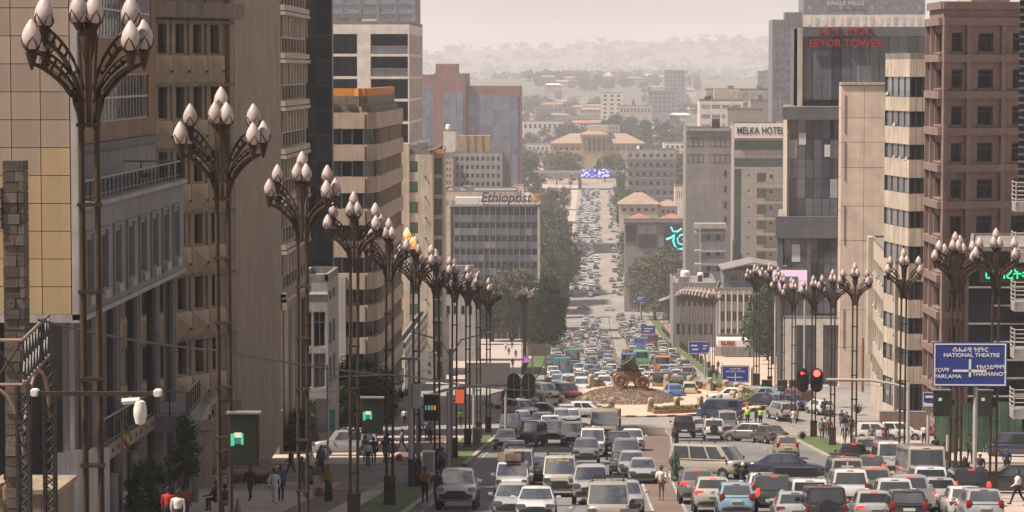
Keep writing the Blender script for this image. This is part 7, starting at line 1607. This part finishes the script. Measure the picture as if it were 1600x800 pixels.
wd0 = at(1207, 440, 322).x - o.location.x; wd1 = at(1261, 440, 322).x - o.location.x; zz0 = zy(1230, 455, 322) - o.location.z; zz1 = zy(1230, 422, 322) - o.location.z
for (fx0, fx1, fz0, fz1, c_) in ((0, 1, .5, 1, (.62, .42, .52)), (.16, 1, 0, .48, (.55, .38, .46)), (.26, .74, 0.02, .7, (.09, .06, .06)), (.28, .72, .68, .74, (.3, .4, .55))):
    mb = MB(); q = .06 if c_[0] > .4 else .1; mb.boxa(lr(wd0, wd1, fx0), lr(wd0, wd1, fx1), -.04 - q, -.045, lr(zz0, zz1, fz0), lr(zz0, zz1, fz1)); mb.obj('picture_panel', mat('picture_panel', c_, .6, var=.12, scale=2, emit=.4), o)
# LED screens on the lamps
def ledbox(px0, px1, py0, py1, Y, label, spots, frame=True, col_=None):
    a, c = at(px0, py1, Y), at(px1, py0, Y); o = thing('lamp_screen', label, 'screen', ((a.x + c.x) / 2, Y, a.z)); w_, h_ = c.x - a.x, c.z - a.z
    mb = MB(); mb.boxa(-w_/2, w_/2, -.12, .12, 0, h_); mb.obj('casing', M['bronze'], o); mb = MB(); mb.boxa(-w_/2 + .05, w_/2 - .05, -.14, -.121, .05, h_ - .05); mb.obj('display', col_ or mat('dark_display', (.012, .02, .018), .2, var=.3), o)
    mb = MB(); mb.boxa(-w_/2 - .05, w_/2 + .05, -.2, .2, h_, h_ + .05); mb.obj('visor', M['grey'], o)
    mb = MB(); mb.boxa(-w_/2 - .35, -w_/2, -.05, .05, h_ * .5, h_ * .55); mb.obj('bracket', M['bronze'], o)
    for (x0_, x1_, z0_, z1_, cc) in spots: mb = MB(); mb.boxa(lr(-w_/2, w_/2, x0_), lr(-w_/2, w_/2, x1_), -.145, -.141, h_ * z0_, h_ * z1_); mb.obj('lit_picture', mat('lit_picture', cc, .5, var=.4, scale=9, emit=.28), o)
gsp = [(.08, .2, .38, .62, (.05, .5, .28)), (.2, .45, .54, .64, (.55, .6, .4)), (.42, .5, .4, .62, (.08, .45, .25)), (.2, .42, .42, .53, (.02, .15, .14))]
ledbox(358, 405, 646, 726, 75, 'tall lamp-mounted screen with a small green picture near the sitting people', gsp); ledbox(565, 598, 622, 677, 113.5, 'lamp-mounted screen with a green picture in front of the dark trees', gsp)
ledbox(662, 685, 617, 657, 154, 'lamp-mounted screen with red, green and blue dots', [(.1 + .2 * k, .24 + .2 * k, .42, .6, c_) for k, c_ in enumerate(((.1, .3, .6), (.1, .5, .2), (.6, .2, .1), (.5, .4, .1)))]); ledbox(711, 726, 607, 631, 192, 'glowing orange-red panel on the signal-side lamp', [(.05, .95, .05, .95, (.95, .16, .06))])
for px_, t_ in ((1197, 'thick double lamp'), (1222, 'middle corner lamp'), (1240, 'corner lamp closest to the red arrow signal')): ledbox(px_ - 7, px_ + 8, 594, 617, 300, 'small dark screen hung on the ' + t_, [(.2, .5, .45, .6, (.1, .12, .12))])
ledbox(818, 826, 557, 567, 440, 'violet lit panel on the lamp below the roundabout', [(.05, .95, .05, .95, (.4, .1, .5))])
for px_, Y, t_ in ((1470, 146, 'shop sign'), (1537, 143, 'sign post')): ledbox(px_ - 12, px_ + 14, 610, 650, Y, 'dark screen with a faint glow under the big blue sign, beside the ' + t_, [(.3, .5, .6, .72, (.25, .5, .35))])
# camera bar on the first lamp
cb = thing('camera_bar', 'bronze cross bar carrying white security cameras on the first lamp', 'camera bar', (-9.9, 55.4, zy(140, 615, 55.4))); mb = MB(); mb.boxa(-1.05, 1.35, -.04, .04, -.04, .04); mb.obj('bar', M['bronze'], cb)
for x, k in ((-1.1, 0), (1.3, 0)): mb = MB(); mb.add(smoothbox((x, 0, .02), (.15, .3, .15), 0)); mb.obj('camera', M['white'], cb, smooth=40)
mb = MB(); mb.tube([(.75, 0, -.04), (.78, 0, -.12)], .03, 6); mb.lathe([(0, -.62), (.09, -.58), (.13, -.42), (.13, -.3), (.1, -.15), (.0, -.1)], 14, (.95, 0, 0)); mb.tube([(.6, 0, -.15), (.95, 0, -.12)], .07, 8); mb.obj('dome_camera', M['white'], cb, smooth=40)
# white control poles, cabinet, round sign backs
def pole(label, px_, py_top, py_base, Y, r=.11, m_=None, name='pole', black=True):
    x, y = xy(px_, Y); zb_ = gz(Y) + .15; o = thing(name, label, 'pole', (x, y, zb_)); h_ = zy(px_, py_top, Y) - zb_; mb = MB(); mb.tube([(0, 0, 1.5 if black else 0), (0, 0, h_)], r, 12); mb.obj('shaft', m_ or M['pole'], o, smooth=40)
    if black: mb = MB(); mb.tube([(0, 0, -.2), (0, 0, 1.5)], r * 1.12, 12); mb.obj('painted_foot', M['dark'], o, smooth=40)
    return o, h_
o, h_ = pole('white pole with a flat lamp head and grey control box on the grass corner', 641, 562, 760, 153, .13); mb = MB(); mb.boxa(-.55, .5, -.25, .25, h_, h_ + .12); mb.obj('flat_head', M['grey'], o)
mb = MB(); mb.boxa(.12, .55, -.25, .2, h_ - 2.6, h_ - 1.3); mb.obj('control_box', W['pale_grey'], o)
for px_, Y, lab in ((612, 158, 'grey post with the round back of a traffic sign by the fifth lamp'), (651, 153.6, 'grey post with a round sign back beside the white pole')):
    o, h_ = pole(lab, px_, 600 if px_ > 640 else 685, 760, Y, .06); z_ = zy(px_, 700, Y) - gz(Y) - .15; mb = MB(); mb.lathe([(0, 0), (.32, 0), (.32, .03), (0, .03)], 24); q = mb.obj('sign_disc', M['grey'], o); q.location = (0, -.1, z_); q.rotation_euler = (R(90), 0, 0)
o, h_ = pole('pale lamp post with side arms by the fluted block', 511, 570, 730, 186, .08, black=False); mb = MB(); mb.tube([(0, 0, h_ - .8), (3.6, 0, h_ - .65), (4.1, 0, h_ - .9)], .05, 6); mb.tube([(0, 0, h_ - 1.6), (.6, 0, h_ - .8)], .03, 5); mb.obj('side_arm', M['pole'], o)
o, h_ = pole('grey road-lighting post with two curved arms among the lamps', 704, 545, 740, 185, .12, M['grey'], black=False)
for s_ in (-1, 1): mb = MB(); mb.tube([(0, 0, h_ - .5), (s_ * .7, 0, h_ + .6), (s_ * 2.6, 0, h_ + 1.1)], .05, 6); mb.obj('side_arm', M['grey'], o)
pole('pale grey post beside the tall cream minibus', 1483, 680, 780, 168, .08); pole('brown timber post in front of the pink wall', 1349, 528, 640, 300, .16, M['wood'], black=False)
o, h_ = pole('thin post with a triangular warning sign by the walking people', 1322, 646, 710, 207, .04, black=False); mb = MB(); mb.rings([[(-.45, y, h_ - .75), (.45, y, h_ - .75), (0, y, h_ + .05)] for y in (-.06, -.03)], 0); mb.obj('warning_triangle', M['grey'], o)
mb = MB(); mb.rings([[(-.3, y, h_ - .67), (.3, y, h_ - .67), (0, y, h_ - .12)] for y in (-.07, -.061)], 0); mb.obj('triangle_face', M['dark'], o)
cab = thing('control_cabinet', 'white street control cabinet beside the grass strip', 'cabinet', (xy(669, 172)[0], 172, gz(172))); mb = MB(); mb.boxa(-.35, .35, -.25, .25, 0, 1.35); mb.boxa(-.38, .38, -.28, .28, 1.35, 1.42); mb.obj('housing', M['white'], cab); mb = MB(); mb.boxa(-.3, .3, -.27, -.251, .15, 1.3); mb.obj('door', W['pale_grey'], cab)
cab = thing('control_cabinet', 'grey street cabinet between the lamp bases', 'cabinet', (xy(745, 215)[0], 215, gz(215) + .15)); mb = MB(); mb.boxa(-.3, .3, -.25, .25, 0, 1.3); mb.boxa(-.33, .33, -.28, .28, 1.3, 1.36); mb.obj('housing', W['pale_grey'], cab); mb = MB(); mb.boxa(-.25, .25, -.27, -.251, .1, 1.2); mb.obj('door', M['grey'], cab)
gp = thing('gate', 'grey gate piers with a turquoise gate leaf beside the fluted block', 'gate', (*xy(500, 205), gz(205)))
for px_, w_, yt in ((487, .7, 655), (503, .9, 628), (508, 1.0, 680)): x = xy(px_, 205 - (px_ - 487) * .15)[0]; y = 205 - (px_ - 487) * .15; mb = MB(); mb.boxa(x - w_/2, x + w_/2, y, y + .7, gz(y) - .1, zy(px_, yt, y)); mb.boxa(x - w_/2 - .08, x + w_/2 + .08, y - .08, y + .78, zy(px_, yt, y), zy(px_, yt, y) + .15); mb.obj('gate_pier', W['grey_clad'], gp, gp.location)
mb = MB(); x = xy(512, 206)[0]; mb.boxa(x - .6, x + .5, 206, 206.1, gz(206), zy(512, 640, 206)); mb.obj('gate_leaf', mat('turquoise_paint', (.1, .3, .27), .6, var=.2), gp, gp.location)
cone = thing('road_cone', 'grey striped road cone by the sitting people', 'cone', tuple(hit(372, 805, .15) + Vector((0, 0, .15)))); mb = MB(); mb.lathe([(.2, .03), (.17, .1), (.03, .72), (0, .73)], 14); mb.obj('cone', M['grey'], cone, smooth=40); mb = MB(); mb.boxa(-.25, .25, -.25, .25, 0, .04); mb.obj('base', M['dark'], cone)
fl = thing('flag_pole', 'slim pole with a limp green, yellow and red flag by the hoarding', 'flag', (*xy(188, 118), gz(118))); zt_ = zy(188, 655, 118) - gz(118); mb = MB(); mb.tube([(0, 0, 0), (0, 0, zt_)], .03, 6); mb.obj('pole', M['grey'], fl)
for k, (c_, n_) in enumerate((((.05, .2, .06), 'green_band'), ((.6, .45, .03), 'yellow_band'), ((.4, .03, .02), 'red_band'))):
    mb = MB(); rs = []
    for j in range(5): t = j / 4; rs.append([(-.05 + .16 * t + .12 * q * (1 - t * .3) - .02 * math.sin(q * 3), -.03 + .05 * math.sin(q * 2 + t * 3), zt_ - .05 - .33 * k - .33 * t - q * .12) for q in range(4)])
    mb.rings(rs, 0, False, False); mb.obj(n_, mat(n_, c_, .9, var=.1), fl, smooth=80)
def wire(label, pts, sag, r=.02):
    P_ = [at(a, b_, Y) for a, b_, Y in pts]; L_ = []
    for p, q in zip(P_, P_[1:]):
        for k in range(14): t = k / 14; v = p.lerp(q, t); v.z -= sag * 4 * t * (1 - t); L_.append(v)
    L_.append(P_[-1]); mb = MB(); mb.tube(L_, r, 5); tag(mb.obj('overhead_cable', M['dark']), label, 'cable')
wire('thick black overhead cable strung from the hoarding past the lamps', [(60, 500, 60), (345, 548, 78), (640, 588, 100), (830, 610, 150)], .1, .028); wire('thin overhead wire crossing the fluted block columns', [(330, 600, 110), (560, 607, 150), (704, 560, 185)], .25, .012)
wire('thin wire sloping from the faceted block to the slab block', [(352, 190, 150), (372, 150, 200)], .3, .015); wire('faint wire over the downhill signals', [(1330, 596, 195), (1460, 600, 190), (1600, 590, 185)], .3, .012)
bd = thing('bird', 'small dark bird gliding in the hazy sky', 'bird', tuple(at(683, 82, 500))); mb = MB(); mb.tube([(0, -.3, 0), (0, 0, .02), (0, .25, 0)], [.03, .09, .03], 8)
for s_ in (-1, 1): mb.rings([[(s_ * x, y, z) for x, y, z in ((0, .12, .03), (.35, .15, .14), (.75, 0, .02), (.35, -.08, .12), (0, -.12, .02))], [(s_ * x, y, z - .02) for x, y, z in ((0, .12, .03), (.35, .15, .14), (.75, 0, .02), (.35, -.08, .12), (0, -.12, .02))]], 0)
mb.obj('body', M['dark'], bd)
# ------------------------------------------------------------------ haze: pale, even air around everything
mb = MB(); mb.boxa(-4700, 4700, -120, 11300, -30, 240); hz = mb.obj('haze', []); tag(hz, 'pale dust haze filling the valley', 'haze', kind='stuff')
hm = bpy.data.materials.new('haze_air'); hm.use_nodes = True; n = hm.node_tree.nodes; n.remove(n['Principled BSDF']); pv = n.new('ShaderNodeVolumePrincipled'); pv.inputs['Color'].default_value = (.985, .945, .98, 1); pv.inputs['Density'].default_value = HAZE; pv.inputs['Anisotropy'].default_value = 0
hm.node_tree.links.new(pv.outputs['Volume'], n['Material Output'].inputs['Volume']); hz.data.materials.append(hm)
